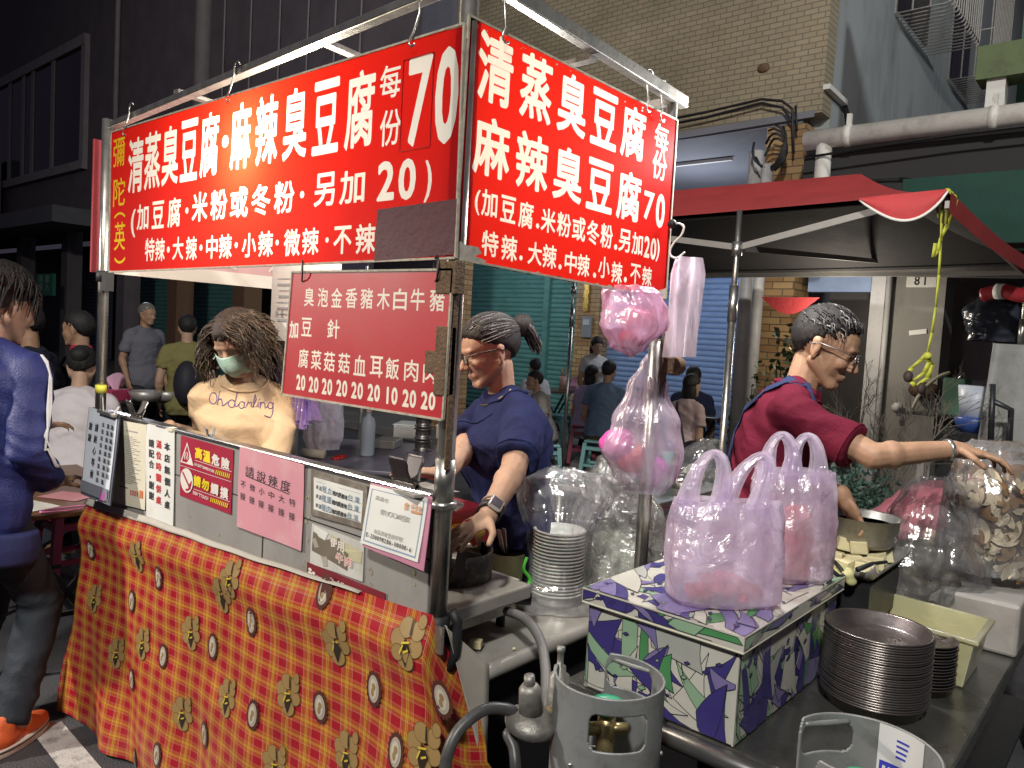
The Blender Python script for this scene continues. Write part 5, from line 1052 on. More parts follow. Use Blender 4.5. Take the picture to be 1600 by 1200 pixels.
# --- purple bags on the box
ZB = .9605
tbag('lilac_bag', 'full lilac carrier bag with upright handles on the near part of the patterned box', (1.775, .80, ZB), .27, .155, .25, -.78, purp, 21, .12, (.0, 0), ((-.85, .02), (.35, .05)), .042)
heap('meat_scraps', 'red meat scraps at the bottom of the nearer lilac bag', 'meat', (1.775, .80, ZB+.004), .086, .048, .05, 60, .017, meat, 7, yaw=-.78)
tbag('lilac_bag', 'lilac carrier bag full of red meat standing behind the other lilac bag', (2.11, .765, ZB), .22, .15, .30, -.80, purp, 33, .10, (0, 0), ((.42, .0), (-.75, .0)), .038)
heap('meat_chunks', 'red meat chunks filling the rear lilac bag', 'meat', (2.11, .765, ZB+.004), .076, .047, .19, 120, .022, meat, 8, yaw=-.80)
# --- hanging bags by the right booth post
k = thing('pink_bag', 'tied pink carrier bag of red packets hanging under the side sign', 'plastic bag', (1.90, 1.19, 1.64)); mb = MB()
bagmesh(mb, dep(985, 558, 2.18), [(0, .006, .006, 0, 0), (.15, .045, .04, -.01, 0), (.45, .088, .065, 0, 0), (.7, .085, .06, 0, 0), (.9, .075, .05, -.01, 0), (1, .06, .03, -.02, 0)], .20, -.86, 41, .010, 80, 60, .6); mb.build('bag', pinkf, k)
mb = MB(); c = dep(990, 520, 2.18)
mb.ell(c+V((-.01, .0, .04)), (.04, .04, .035)); mb.ell(c+V((.02, -.01, .03)), (.045, .04, .04)); mb.ell(c+V((0, .01, -.02)), (.04, .035, .03)); me = remesh(mb, .008, 2, lambda p, n: .006*noise.noise(p*40)); o = meshobj('red_packets', me, redstuff); tag(o, 'red packets inside the tied pink bag', 'packets')
k = thing('long_clear_bag', 'long empty pale pink bag roll hanging from a steel hook beside the side sign', 'plastic bag', (2.12, 1.16, 1.7)); mb = MB()
c = dep(1062, 558, 2.33); mb.grid(lambda u, v: c+RT*(.098*(u-.5)*(1-.25*max(0, v-.85)/.15)+.006*v)+V((-.01+.018*math.sin(u*6+v*2)+.012*math.sin(u*13), .0, .30*v)), 24, 24); mb.grid(lambda u, v: c+RT*(.098*(u-.5)*(1-.25*max(0, v-.85)/.15)+.006*v)+V((.014+.010*math.sin(u*8+v*3), .012, .30*v)), 24, 24); mb.build('bag', palef, k)
k = thing('s_hook', 'white wire S-hook holding the long pale bag', 'hook', tuple(dep(1062, 375, 2.3))); mb = MB(); P_ = lambda x, y: dep(x, y, 2.30); mb.tube(curve([P_(1052, 352), P_(1060, 349), P_(1068, 355), P_(1064, 368), P_(1054, 378), P_(1047, 390), P_(1048, 400), P_(1058, 403), P_(1070, 394)], 5), .0032, 7); mb.build('wire', white_paint, k)
mb = MB(); mb.ell(dep(1050, 350, 2.3), (.012, .014, .014)); mb.build('hook_block', black, k)
k = thing('big_purple_bag', 'large lilac carrier bag of pink packets hanging on the right booth post', 'plastic bag', (1.97, 1.22, 1.3)); mb = MB()
bagmesh(mb, dep(1000, 768, 2.42), [(0, .055, .04, .02, 0), (.12, .095, .07, .012, 0), (.30, .125, .08, 0, 0), (.5, .10, .065, .004, 0), (.75, .055, .04, .0, 0), (.93, .025, .02, .005, 0), (1, .014, .012, .008, 0)], .43, -.86, 52, .010, 90, 80, .25, 2.2); mb.build('bag', palelav, k)
c = dep(985, 715, 2.42)
for nm, pos, r, m_, lb in (('pink_packet', (-.03, .03, .04), (.06, .05, .05), pinkstuff, 'bright pink packet at the upper left inside the big lilac bag'), ('red_packet', (.01, 0, .0), (.06, .05, .05), redstuff, 'red packet in the middle of the big lilac bag'), ('magenta_packet', (.055, -.05, -.04), (.055, .045, .05), M('magenta_plastic', (.70, .08, .55), .4, 0, .3, 20), 'magenta packet low inside the big lilac bag'), ('green_packet', (.06, -.05, -.07), (.07, .03, .012), M('green_leaf', (.25, .60, .25), .5), 'green strip under the packets in the big lilac bag')):
    mb = MB(); mb.ell(c+V(pos), r, Rz(-.8)); me = remesh(mb, .01, 1, lambda p, n: .008*noise.noise(p*35)); o = meshobj(nm, me, m_); tag(o, lb, 'packet')
# --- gas cylinders, regulator, hoses
gal = M('cylinder_grey_paint', (.25, .26, .26), .48, .3, .10, 5, .05, 50, dirt=(.11, .095, .08), ds=16, da=.6); grn = M('green_valve_plastic', (.03, .32, .17), .4, 0, .15, 20); brass = M('brass', (.45, .36, .18), .4, .8, .2, 20, dirt=(.1, .09, .06), ds=20)
def cylinder(label, x, y, ztop, rot, r=.112, sticker=False):
    t = thing('gas_cylinder', label, 'gas cylinder', (x, y, 0), 'grey gas cylinders in front of the prep table'); zs = ztop-.25; c = V((x, y, 0))
    mb = MB(); mb.lathe([(.13, 0), (.13, .04), (.155, .06), (.16, .09), (.16, zs-.09), (.15, zs-.04), (.125, zs-.01), (.08, zs+.01), (.03, zs+.018), (.001, zs+.02)], c, 48); mb.build('tank', gal, t)
    # collar shell: cut-outs left as real openings
    na, nz = 330, 100
    def hgt(a):
        q = math.cos(a)           # a = 0 : the tall lug with hand hole
        lug = 1/(1+math.exp(-(q-.52)*26)); return .255
    vs = []; fs = []
    for j in range(nz+1):
        for i in range(na):
            a = 2*PI*i/na; z = zs-.005+hgt(a)*j/nz; vs.append(c+V((r*math.cos(a+rot), r*math.sin(a+rot), z)))
    def gap(a, z):
        lo, hi = .55, 1.75; q = max(0, z-.215)/.04; m = .16*(1-math.sqrt(max(0, 1-min(1, q)**2))); return lo-m < a < hi+m and z > .035
    def hole(a, z):
        a = (a+PI) % (2*PI)-PI; z -= zs
        def rr(a0, z0, wa, wz, rad=.014):
            dx = max(0, abs((a-a0))*r-(wa-rad)); dz = max(0, abs(z-z0)-(wz-rad)); return math.hypot(dx, dz) < rad
        return rr(0, .205, .058, .028, .02) or rr(-2.45, .180, .060, .038, .02) or gap(a, z)
    for j in range(nz):
        for i in range(na):
            a = 2*PI*(i+.5)/na; z = zs-.005+hgt(a)*(j+.5)/nz
            if not hole(a, z): fs.append((j*na+i, j*na+(i+1) % na, (j+1)*na+(i+1) % na, (j+1)*na+i))
    mb = MB(); mb.add(vs, fs, 0, True); cl = mb.build('collar', gal, t, solid=.0045)
    mb = MB(); lip = [c+V(((r-.012*math.sin(PI*k/12))*math.cos(a+rot), (r-.012*math.sin(PI*k/12))*math.sin(a+rot), zs+.237)) for k, a in enumerate([-.42+.84*k/12 for k in range(13)])]; mb.tube(lip, .005, 7); mb.build('hand_grip', gal, cl)
    vz = .095; mb = MB(); mb.tube([c+V((0, 0, zs)), c+V((0, 0, zs+.05))], .03, 14); mb.tube([c+V((0, 0, zs+.03)), c+V((0, 0, zs+.075+vz))], .019, 14); zs += vz; mb.tube([c+V((0, 0, zs+.04)), c+V((math.cos(rot+2.3), math.sin(rot+2.3), 0))*.07+V((0, 0, zs+.04))], .014, 12); mb.tube([c+V((0, 0, zs+.04)), c+V((-math.cos(rot+2.3), -math.sin(rot+2.3), 0))*.045+V((0, 0, zs+.04))], .012, 12); v_ = mb.build('valve', brass, t)
    mb = MB(); n = 10; pts = []
    mb.lathe([(.001, .075), (.022, .076), (.036, .082), (.038, .092), (.034, .098), (.020, .099), (.012, .094), (.001, .094)], c+V((0, 0, zs)), 40); 
    for q in range(8): a = 2*PI*q/8; mb.ell(c+V((.036*math.cos(a), .036*math.sin(a), zs+.089)), (.008, .008, .007), None, 8, 6)
    mb.build('hand_wheel', grn, v_); mb = MB(); mb.ell(c+V((0, 0, zs+.097)), (.007, .007, .004), None, 10, 6); mb.build('wheel_screw', steel, v_); zs -= vz
    if sticker:
        mb = MB(); a0 = sticker
        def lab(u0, u1, v0, v1, off, mi): mb.grid(lambda u, v: c+V(((r-off)*math.cos(a0+u0+(u1-u0)*u), (r-off)*math.sin(a0+u0+(u1-u0)*u), zs+v0+(v1-v0)*v)), 12, 3, mi)
        lab(-.38, .38, .11, .248, .0035, 0); lab(-.34, .34, .155, .180, .0045, 1); lab(-.34, .34, .120, .147, .0045, 1)
        for q in range(7): lab(-.30+.09*q, -.25+.09*q, .163, .172, .0055, 0)
        for q in range(6): lab(-.30+.1*q, -.24+.1*q, .128, .139, .0055, 0)
        for q in range(4): lab(-.06-.05*q*.3, .10, .195+.010*q, .199+.010*q, .0045, 1)
        mb.build('label', [M('label_white', (.62, .62, .62), .4), M('label_blue', (.04, .05, .40), .4)], cl)
    for a in (-1.15, 1.15, 3.0): mb = MB(); mb.ell(c+V(((r+.003)*math.cos(a+rot), (r+.003)*math.sin(a+rot), zs+.10)), .005, None, 8, 6); mb.build('bolt', steel, cl)
    return t
cylinder('grey gas cylinder whose green valve sits inside an open collar, below the patterned box', 1.338, .835, .893, .10, .112)
cylinder('grey gas cylinder with a blue and white label at the bottom right', 1.415, .352, .905, .95, .118, -.30)
rg = thing('gas_regulator', 'dirty grey gas regulator joining two hoses beside the cylinder collar', 'regulator', tuple(dep(830, 1110, 1.6))); al = M('dirty_aluminium', (.27, .26, .24), .5, .6, .3, 20, .3, 60, dirt=(.07, .06, .05), ds=18, da=.7)
c = dep(830, 1128, 1.60); mb = MB(); mb.lathe([(.001, -.028), (.032, -.026), (.052, -.012), (.056, .0), (.052, .010), (.034, .020), (.022, .026)], c, 26, rot=Matrix.Rotation(.12, 3, 'X')); mb.lathe([(.026, .018), (.023, .075), (.016, .085), (.001, .086)], c, 18, rot=Matrix.Rotation(-.15, 3, 'Y')); mb.lathe([(.012, .08), (.011, .105), (.001, .106)], c, 14, rot=Matrix.Rotation(-.15, 3, 'Y')); mb.build('main_body', al, rg)
c2 = dep(872, 1090, 1.66); mb = MB(); mb.lathe([(.030, -.05), (.024, -.01), (.022, .05), (.014, .056), (.013, .07), (.007, .072), (.007, .10), (.009, .102), (.009, .112), (.001, .113)], c2, 18); mb.build('second_stage', al, rg)
mb = MB(); mb.tube([c, c.lerp(c2, .5)+V((0, 0, -.02)), c2+V((0, 0, -.03))], .02, 10); e = V((1.338, .835, .775)); mb.tube([c2+V((0, 0, -.04)), dep(905, 1118, 1.62), e+V((-.05, .08, 0)), e], .012, 10); mb.tube([dep(893, 1112, 1.63), dep(903, 1117, 1.62)], .022, 8); mb.build('pipe_joint', brass, rg)
for nm, lb, pts, r_ in (('gas_hose', 'thick black hose looping from the regulator past the plaid cloth', [c+V((-.03, .03, .0)), dep(800, 1111, 1.6), dep(760, 1108, 1.58), dep(722, 1135, 1.55), dep(702, 1170, 1.53), dep(694, 1215, 1.52), dep(692, 1300, 1.5)], .0125), ('gas_hose', 'shorter black hose dropping from the regulator between cloth and cylinder', [c+V((0, 0, -.03)), dep(795, 1145, 1.6), dep(803, 1170, 1.58), dep(806, 1210, 1.56), dep(806, 1300, 1.55)], .012)): mb = MB(); mb.tube(curve(pts, 8), r_, 10); tag(mb.build(nm, M('black_hose', (.05, .05, .052), .4, 0, .2, 10, dirt=(.14, .13, .12), ds=14)), lb, 'hose')
cr = thing('black_crate', 'black plastic crate in the shadow under the side counter', 'crate', (1.45, 1.05, 0)); mb = MB()
for z in (.12, .22, .32, .42): mb.bb((1.30, 1.08, z), (1.62, 1.10, z+.03))
for x in (1.30, 1.38, 1.46, 1.54, 1.60): mb.bb((x, 1.08, .0), (x+.02, 1.103, .45))
mb.bb((1.30, 1.1, .02), (1.62, 1.22, .04)); mb.build('slats', black, cr)
# --- plates
def plate_stack(n, c, r, dz, label, grp, top):
    for i in range(n):
        if i == 0:
            mb = MB(); k_ = r/.13
            mb.lathe([(.001, .003), (r*.78, .003), (r*.84, .006), (r*.94, .033*k_), (r*.985, .036*k_), (r, .034*k_), (r*.99, .031*k_), (r*.955, .029*k_), (r*.86, .0), (r*.3, 0), (.001, 0)], (0, 0, 0), 56)
            pr_ = mb.build('steel_plate', M('worn_plate_steel', (.29, .26, .25), .3, .9, .15, 20, .04, 60, dirt=(.16, .12, .10), ds=9, da=.45)); tag(pr_, label, 'plate', grp); pr_.location = c
        else:
            o = copy_tree(pr_); o.location = V(c)+V((.0012*math.sin(i*3.7), .0012*math.cos(i*2.3), dz*i))
            if i == n-1: o['label'] = top
plate_stack(28, (2.085, .515, .70), .128, .0062, 'round steel plate within the tall stack beside the patterned box', 'steel plates in the tall stack', 'topmost steel plate on the tall stack beside the patterned box')
plate_stack(15, (2.30, .455, .70), .085, .0082, 'small round steel plate in the short stack behind the tall stack', 'small steel plates in the short stack', 'topmost small steel plate of the short stack')
# --- yellow container, grey bag, mushrooms, tofu tray
yc_ = thing('yellow_container', 'cloudy yellow plastic food container tied with a green string', 'container', (2.45, .52, .70)); ypl = film('yellow_plastic', (.74, .72, .45), .18, .35, .3, .2, 12., None, .15)
A, B, C_, D = V((2.63, .735, .70)), V((2.60, .345, .70)), V((2.36, .345, .70)), V((2.40, .735, .70))
mb = MB(); ctr = (A+B+C_+D)/4
def ringbox(z, k): return [ctr+(p-ctr)*k+V((0, 0, z)) for p in (A, B, C_, D)]
vs = ringbox(0, .9)+ringbox(.13, 1.0)+ringbox(.13, 1.06)+ringbox(.142, 1.06)+ringbox(.142, .97)+ringbox(.01, .88); fs = [(3, 2, 1, 0)]
for L0 in range(5): fs += [(L0*4+i, L0*4+(i+1) % 4, L0*4+4+(i+1) % 4, L0*4+4+i) for i in range(4)]
fs.append((20, 21, 22, 23)); mb.add(vs, fs); mb.build('tub', ypl, yc_, bev=.006)
mb = MB(); mb.add(ringbox(.05, .9)+ringbox(.012, .885), [(0, 1, 2, 3), (0, 4, 5, 1), (1, 5, 6, 2), (2, 6, 7, 3), (3, 7, 4, 0)]); mb.build('liquid', M('yellow_broth', (.40, .31, .08), .3, 0, .3, 20), yc_)
mb = MB(); P_ = lambda x, y: dep(x, y, 2.45); mb.tube(curve([P_(1522, 1022), P_(1530, 1034), P_(1545, 1032), P_(1553, 1020), P_(1560, 1010), P_(1573, 1012), P_(1570, 1024), P_(1556, 1026), P_(1545, 1012), P_(1538, 1002)], 6), .006, 7); mb.build('green_string', M('green_string', (.05, .50, .06), .5), yc_)
k = thing('grey_food_bag', 'knotted clear bag of grey-brown food lying behind the yellow container', 'plastic bag', (2.72, .58, .78)); mb = MB()
bagmesh(mb, (2.83, .59, .77), [(0, .15, .11, 0, 0), (.14, .20, .15, 0, 0), (.36, .19, .14, 0, 0), (.52, .13, .11, .01, 0), (.68, .12, .09, .02, 0), (.88, .095, .05, .03, 0), (1, .05, .01, .03, 0)], .43, -.9, 63, .010, 96, 80, .3); mb.build('bag', film('grey_film', (.52, .52, .54), .86, .4, .18, .6, 10., None, .34), k)
heap('dark_food', 'grey-brown shredded food inside the knotted clear bag', 'food', (2.83, .59, .775), .150, .112, .19, 150, .030, M('grey_brown_food', (.085, .075, .055), .5, 0, .4, 24, .4, 60), 11)
k = thing('mushroom_bag', 'big clear bag of sliced shiitake mushrooms at the right edge', 'plastic bag', (3.0, .42, .85)); mb = MB(); mc = V((3.0, .40, .90))
bagmesh(mb, mc, [(0, .15, .12, 0, 0), (.15, .175, .135, 0, 0), (.6, .165, .13, 0, 0), (.8, .15, .10, 0, 0), (.94, .13, .06, .0, 0), (1, .11, .02, 0, 0)], .43, -.95, 71, .007, 96, 70, .3); mb.build('bag', clearf, k)
def mushroom_mesh():
    mb = MB(); 
    for i, (y, s) in enumerate(((-.004, 1), (.004, 1))): pass
    pr_ = [(-.030, .002), (-.026, .011), (-.014, .019), (0, .021), (.014, .019), (.026, .011), (.030, .002), (.022, -.001), (.010, .003), (.006, -.012), (-.006, -.012), (-.010, .003), (-.022, -.001)]; n = len(pr_)
    vs = [(x, -.003, z) for x, z in pr_]+[(x, .003, z) for x, z in pr_]; mb.add(vs, [list(range(n))[::-1], [n+i for i in range(n)]], 0); mb.add(vs, [(i, (i+1) % n, n+(i+1) % n, n+i) for i in range(n)], 1); return mb.mesh('mushroom_slice')
mm = mushroom_mesh(); mm.materials.append(M('mushroom_flesh', (.66, .57, .40), .6, 0, .15, 40)); mm.materials.append(M('mushroom_cap', (.20, .095, .04), .5, 0, .35, 30))
mm2 = mm.copy(); mm2.materials[0] = M('mushroom_brown', (.34, .20, .09), .55, 0, .3, 30)
rnd = random.Random(13); Rb = Rz(-.95)
for i in range(260):
    t = rnd.random(); a = rnd.uniform(-PI, PI); q = rnd.uniform(.80, .99); p = mc+Rb @ V((.158*q*math.cos(a), .118*q*math.sin(a), .02+.30*t))
    o = link('mushroom_slice', mm if rnd.random() < .75 else mm2); o.location = p; o.rotation_euler = (rnd.uniform(-.55, .55), rnd.uniform(-PI, PI), a-.95+PI/2+rnd.uniform(-.6, .6)); o.scale = (rnd.uniform(1.0, 1.6),)*3
    tag(o, 'mushroom slice packed inside the big clear bag', 'mushroom', 'mushroom slices in the clear bag')
mb = MB(); mb.ell(mc+V((0, 0, .15)), (.115, .09, .15), None, 18, 12); me = remesh(mb, .012, 1, lambda p, n: .012*noise.noise(p*45)); o = meshobj('mushroom_mass', me, M('mushroom_dark', (.13, .075, .04), .6, 0, .4, 40, .6, 80)); tag(o, 'dark mass of packed mushrooms in the middle of the clear bag', 'mushrooms', None, 'stuff')
rc_ = thing('red_sauce_box', 'cloudy plastic box with red sauce under the mushroom bag at right', 'container', (2.9, .36, .70)); mb = MB(); mb.bb((2.74, .29, .70), (3.3, .62, .86)); mb.build('box', film('box_plastic', (.70, .68, .64), .25, .4, .3, .2, 12., None, .15), rc_, bev=.01); mb = MB(); mb.bb((2.75, .30, .705), (3.29, .61, .80)); mb.build('sauce', M('dark_red_sauce', (.16, .025, .015), .3, 0, .3, 14), rc_)
tt = thing('tofu_tray', 'steel tray of cut tofu cubes in front of the man in maroon', 'tray', (2.45, .72, .93)); mb = MB(); tz = .93
mb.grid(lambda u, v: V((2.33+.42*u, .60+.24*v, tz+.035*max(0, abs(u-.5)*2-.86)/.14+.03*max(0, abs(v-.5)*2-.86)/.14)), 20, 20); mb.build('tray', stainless, tt, solid=.002); mb = MB(); mb.bb((2.34, .61, .80), (2.74, .83, .924)); mb.build('tray_stand', blackmet, tt)
rnd = random.Random(3); tf = MB(); tf.box((0, 0, .02), (.05, .032, .04)); tfo = None
for i, (x, y) in enumerate([(2.40+.055*(i % 5)+.01*rnd.random(), .645+.048*(i//5)+.008*rnd.random()) for i in range(20)]):
    if tfo is None: tfo = o = tf.build('tofu_cube', M('tofu'), bev=.003)
    else: o = copy_tree(tfo)
    o.location = (x, y, tz+.004+(.038 if i in (7, 12, 13) else 0)); o.rotation_euler = (rnd.uniform(-.15, .15), rnd.uniform(-.2, .2), rnd.uniform(0, 3)); tag(o, 'pale tofu cube in the steel tray', 'tofu', 'tofu cubes in the steel tray')
k = thing('black_spatula', 'black-handled spatula lying on the tofu tray', 'spatula', (2.42, .62, .97)); mb = MB(); mb.tube([onZ(1340, 890, .985), onZ(1362, 881, .99), onZ(1385, 878, .99)], [.008, .006, .005], 8); mb.build('handle_rod', black, k)
heap('cabbage_shreds', 'pickled cabbage shreds at the near end of the tofu tray', 'food', (2.31, .70, .93), .05, .07, .03, 26, .016, M('cabbage', (.48, .46, .22), .5, 0, .3, 40), 21)
k = thing('cooking_pot', 'grey metal pot the man is stirring behind the tofu', 'pot', (2.66, .70, .93)); mb = MB(); c = V((2.60, .715, .985)); mb.lathe([(.001, 0), (.085, .0), (.10, .02), (.108, .09), (.113, .092), (.104, .09), (.095, .03), (.001, .02)], c, 32); mb.build('pot_body', steeld, k); mb = MB(); mb.lathe([(.001, .066), (.100, .066)], c, 24); mb.build('broth', M('dark_broth', (.10, .06, .03), .2), k)
mb = MB(); mb.bb((2.5, .62, .70), (2.74, .83, .80)); tag(mb.build('wood_block', M('old_wood', (.18, .12, .07), .7, 0, .3, 10), bev=.006), 'wood block under the cooking pot', 'block')
k = thing('cable_ring', 'black rubber ring at the back corner of the patterned box', 'ring', (2.27, .68, .96)); mb = MB(); c = V((2.27, .69, .955)); mb.tube([c+V((.03*math.cos(a), .03*math.sin(a)*.8, .02+.03*math.sin(a)*.7)) for a in [i*2*PI/14 for i in range(14)]], .006, 7, 0, True); mb.build('ring_body', black, k)
# ================================================================ people
skin = M('skin', (.46, .29, .20), .60, 0, .15, 26, .08, 120, sss=.12); skin_d = M('skin_tanned', (.39, .23, .145), .58, 0, .17, 26, .1, 120, sss=.1)
lipm = M('lips', (.40, .14, .12), .45); browm = M('brow_hair', (.03, .022, .02), .7); eyew = M('eye_dark', (.03, .02, .018), .25)
hair_b = M('black_hair', (.014, .012, .012), .66, 0, .3, 60, .4, 200, stretch=(1, 1, .15)); hair_br = M('brown_hair', (.040, .029, .022), .6, 0, .4, 50, .3, 200); hair_br2 = M('light_brown_hair', (.115, .082, .055), .6, 0, .4, 50); hair_g = M('grey_streak_hair', (.16, .15, .14), .4, 0, .4, 80)
def cloth_m(name, col, rough=.85, var=.06):
    if name in MATS: return MATS[name]
    m = M(name, col, rough, 0, var, 5, .3, 220, spec=.2); nt = m.node_tree; N, L = nt.nodes.new, nt.links.new; b = next(n for n in nt.nodes if n.type == 'BSDF_PRINCIPLED'); bp = next(n for n in nt.nodes if n.type == 'BUMP')
    tc = next(n for n in nt.nodes if n.type == 'TEX_COORD'); n = N('ShaderNodeTexNoise'); n.inputs['Scale'].default_value = 5; n.inputs['Detail'].default_value = 2; n.inputs['Distortion'].default_value = 1.6; L(tc.outputs['Object'], n.inputs['Vector'])
    b2 = N('ShaderNodeBump'); b2.inputs['Strength'].default_value = .30; b2.inputs['Distance'].default_value = .05; L(n.outputs[0], b2.inputs['Height']); L(bp.outputs[0], b2.inputs['Normal']); L(b2.outputs[0], b.inputs['Normal']); b.inputs['Specular IOR Level'].default_value = .12
    return m
def frame(fw_, upv=(0, 0, 1)):
    f = V(fw_).normalized(); l = V(upv).cross(f).normalized(); u = f.cross(l); return f, l, u
def ik(a, b, l1, l2, pole):
    d = b-a; L = min(d.length, (l1+l2)*.995); dn = d.normalized(); x = (l1*l1-l2*l2+L*L)/(2*L); h = math.sqrt(max(1e-6, l1*l1-x*x)); p = V(pole)-dn*V(pole).dot(dn)
    p = p.normalized() if p.length > 1e-5 else dn.orthogonal().normalized(); return a+dn*x+p*h, a+dn*L
def hand(mb, wrist, d, n, side, s=1., curl=.5, spread=.18, thumb=.6):
    """palm + five bent fingers; d finger direction, n palm normal (palm faces n), side +1 if the thumb lies towards d x n"""
    d = V(d).normalized(); n = (V(n)-d*V(n).dot(d)).normalized(); w = d.cross(n)*side; c = wrist
    R = Matrix((d, w, n)).transposed()
    mb.ell(c+d*.048*s, (.052*s, .041*s, .016*s), R, 14, 8); mb.cap(c-d*.01*s, c+d*.03*s, .026*s, .024*s)
    for i, (off, ln, a) in enumerate(((.030, .070, .9), (.010, .078, .3), (-.011, .072, -.3), (-.030, .056, -.9))):
        b = c+d*(.088-.006*abs(i-1.2))*s+w*off*s; dd = (d+w*spread*a).normalized(); ang = curl*(.6+.12*i); r = (.0088, .0092, .0088, .0078)[i]*s
        for q, f in enumerate((.45, .32, .25)):
            dd2 = (dd*math.cos(ang*(q+.5))+n*math.sin(ang*(q+.5))).normalized(); e = b+dd2*ln*f*s; mb.cap(b, e, r*(1-.08*q), r*(1-.08*(q+1)), 9); b = e
    b = c+d*.022*s+w*.034*s; t1 = (d*.62+w*.75+n*.35).normalized(); e = b+t1*.040*s; mb.cap(c+d*.01*s+w*.012*s, b, .015*s, .0125*s, 9); mb.cap(b, e, .0125*s, .010*s, 9); t2 = (d*.9+w*.15+n*thumb).normalized(); mb.cap(e, e+t2*.030*s, .010*s, .0085*s, 9)
def head_mesh(mb, c, f, l, u, s=1., male=True):
    R = Matrix((f, l, u)).transposed(); P = lambda x, y, z: c+f*x*s+l*y*s+u*z*s
    E = lambda p, r, rot=None: mb.ell(P(*p), [q*s for q in r], R if rot is None else R @ rot, 18, 12)
    E((-.012, 0, .036), (.098, .077, .088)); E((.030, 0, -.022), (.060, .062, .088)); E((.040, 0, .03), (.055, .064, .06))
    mb.cap(P(-.005, .052, -.045), P(.066, .020, -.098), .021*s, .018*s); mb.cap(P(-.005, -.052, -.045), P(.066, -.020, -.098), .021*s, .018*s); E((.066, 0, -.097), (.024, .026, .02)); E((.035, 0, -.085), (.045, .04, .03))
    mb.cap(P(.088, 0, .012), P(.110, 0, -.032), .0085*s, .0125*s, 10); E((.099, .012, -.036), (.011, .008, .008)); E((.099, -.012, -.036), (.011, .008, .008))
    mb.cap(P(.080, .040, .022), P(.089, .006, .024), .011*s, .010*s, 10); mb.cap(P(.080, -.040, .022), P(.089, -.006, .024), .011*s, .010*s, 10)
    for y in (.036, -.036): E((.064, y, -.026), (.025, .022, .022)); E((.073, y*.9, .002), (.013, .015, .011))
    E((.086, 0, -.063), (.012, .023, .006)); E((.084, 0, -.074), (.012, .020, .007)); E((.075, 0, -.066), (.018, .03, .02))
    for y in (.079, -.079):
        sg = 1 if y > 0 else -1; ro = Matrix.Rotation(sg*.35, 3, 'Z'); E((-.012, y, -.004), (.017, .007, .031), ro); E((-.008, y*1.0, -.03), (.010, .006, .012)); E((-.016, y*1.02, .012), (.014, .008, .015), ro)
def face_mats(me, c, f, l, u, s, i_lip, i_brow, i_eye):
    for p in me.polygons:
        q = p.center-c; x, y, z = q.dot(f)/s, q.dot(l)/s, q.dot(u)/s
        if x < .05: continue
        ay = abs(y)
        if x > .084 and ay < .017 and abs(z+.0685) < .0075*(1-ay/.026): p.material_index = i_lip
        elif .012 < ay < .048 and abs(z-(.028+.004*math.sin((ay-.012)/.036*PI))) < .0042: p.material_index = i_brow
        elif .020 < ay < .045 and abs(z-.001+.05*(ay-.032)**2*20) < .0032: p.material_index = i_eye
def hair_shell(c, f, l, u, s=1., front=.062, side=.015, back=-.085, bulk=1.07, seed=1, nu=72, nv=48, lump=.004, ragged=.008, mi=0, temple=.9):
    """a cap of hair over the skull, sinking into the head below the hairline"""
    mb = MB()
    def fn(a, b):
        th_ = 2*PI*a; ph = -PI/2+PI*b; d = V((math.cos(ph)*math.cos(th_), math.cos(ph)*math.sin(th_), math.sin(ph)))
        az = abs(math.atan2(d.y, d.x)); k = (1-math.cos(az))/2
        z = d.z*.100*bulk+.036; t = az/PI
        if t < .5: q = t/.5; hz = front+(side-front)*q**2.2
        else: q = (t-.5)/.5; hz = side+(back-side)*min(1, q*1.6)**.9
        n_ = noise.noise(V((d.x*4+seed, d.y*4, d.z*4))); n2 = noise.noise(V((d.x*16+seed, d.y*16, d.z*5)))
        m = 1/(1+math.exp(-(z-hz-ragged*n2*2)/.0055)); r = .80+(bulk-.80)*m; r += m*(n_*.02+n2*lump*4)
        return c+f*(d.x*.099*r-.012)*s+l*(d.y*.079*r)*s+u*(d.z*.093*r+.036)*s
    mb.grid(fn, nu, nv, mi); return mb
def strands(mb, c, f, l, u, s, n, seed, root, step, ln, r0, mi=(0,)):
    rnd = random.Random(seed)
    for i in range(n):
        p, d = root(rnd); pts = []; k = 11
        for q in range(k): pts.append(c+(f*p.x+l*p.y+u*p.z)*s); d = step(p, d, q/k, rnd); p = p+d*(ln*rnd.uniform(.7, 1.15)/k)
        mb.tube(pts, [r0*s*(1-.65*q/k) for q in range(k)], 4, rnd.choice(mi), cap=False)
class Person: pass
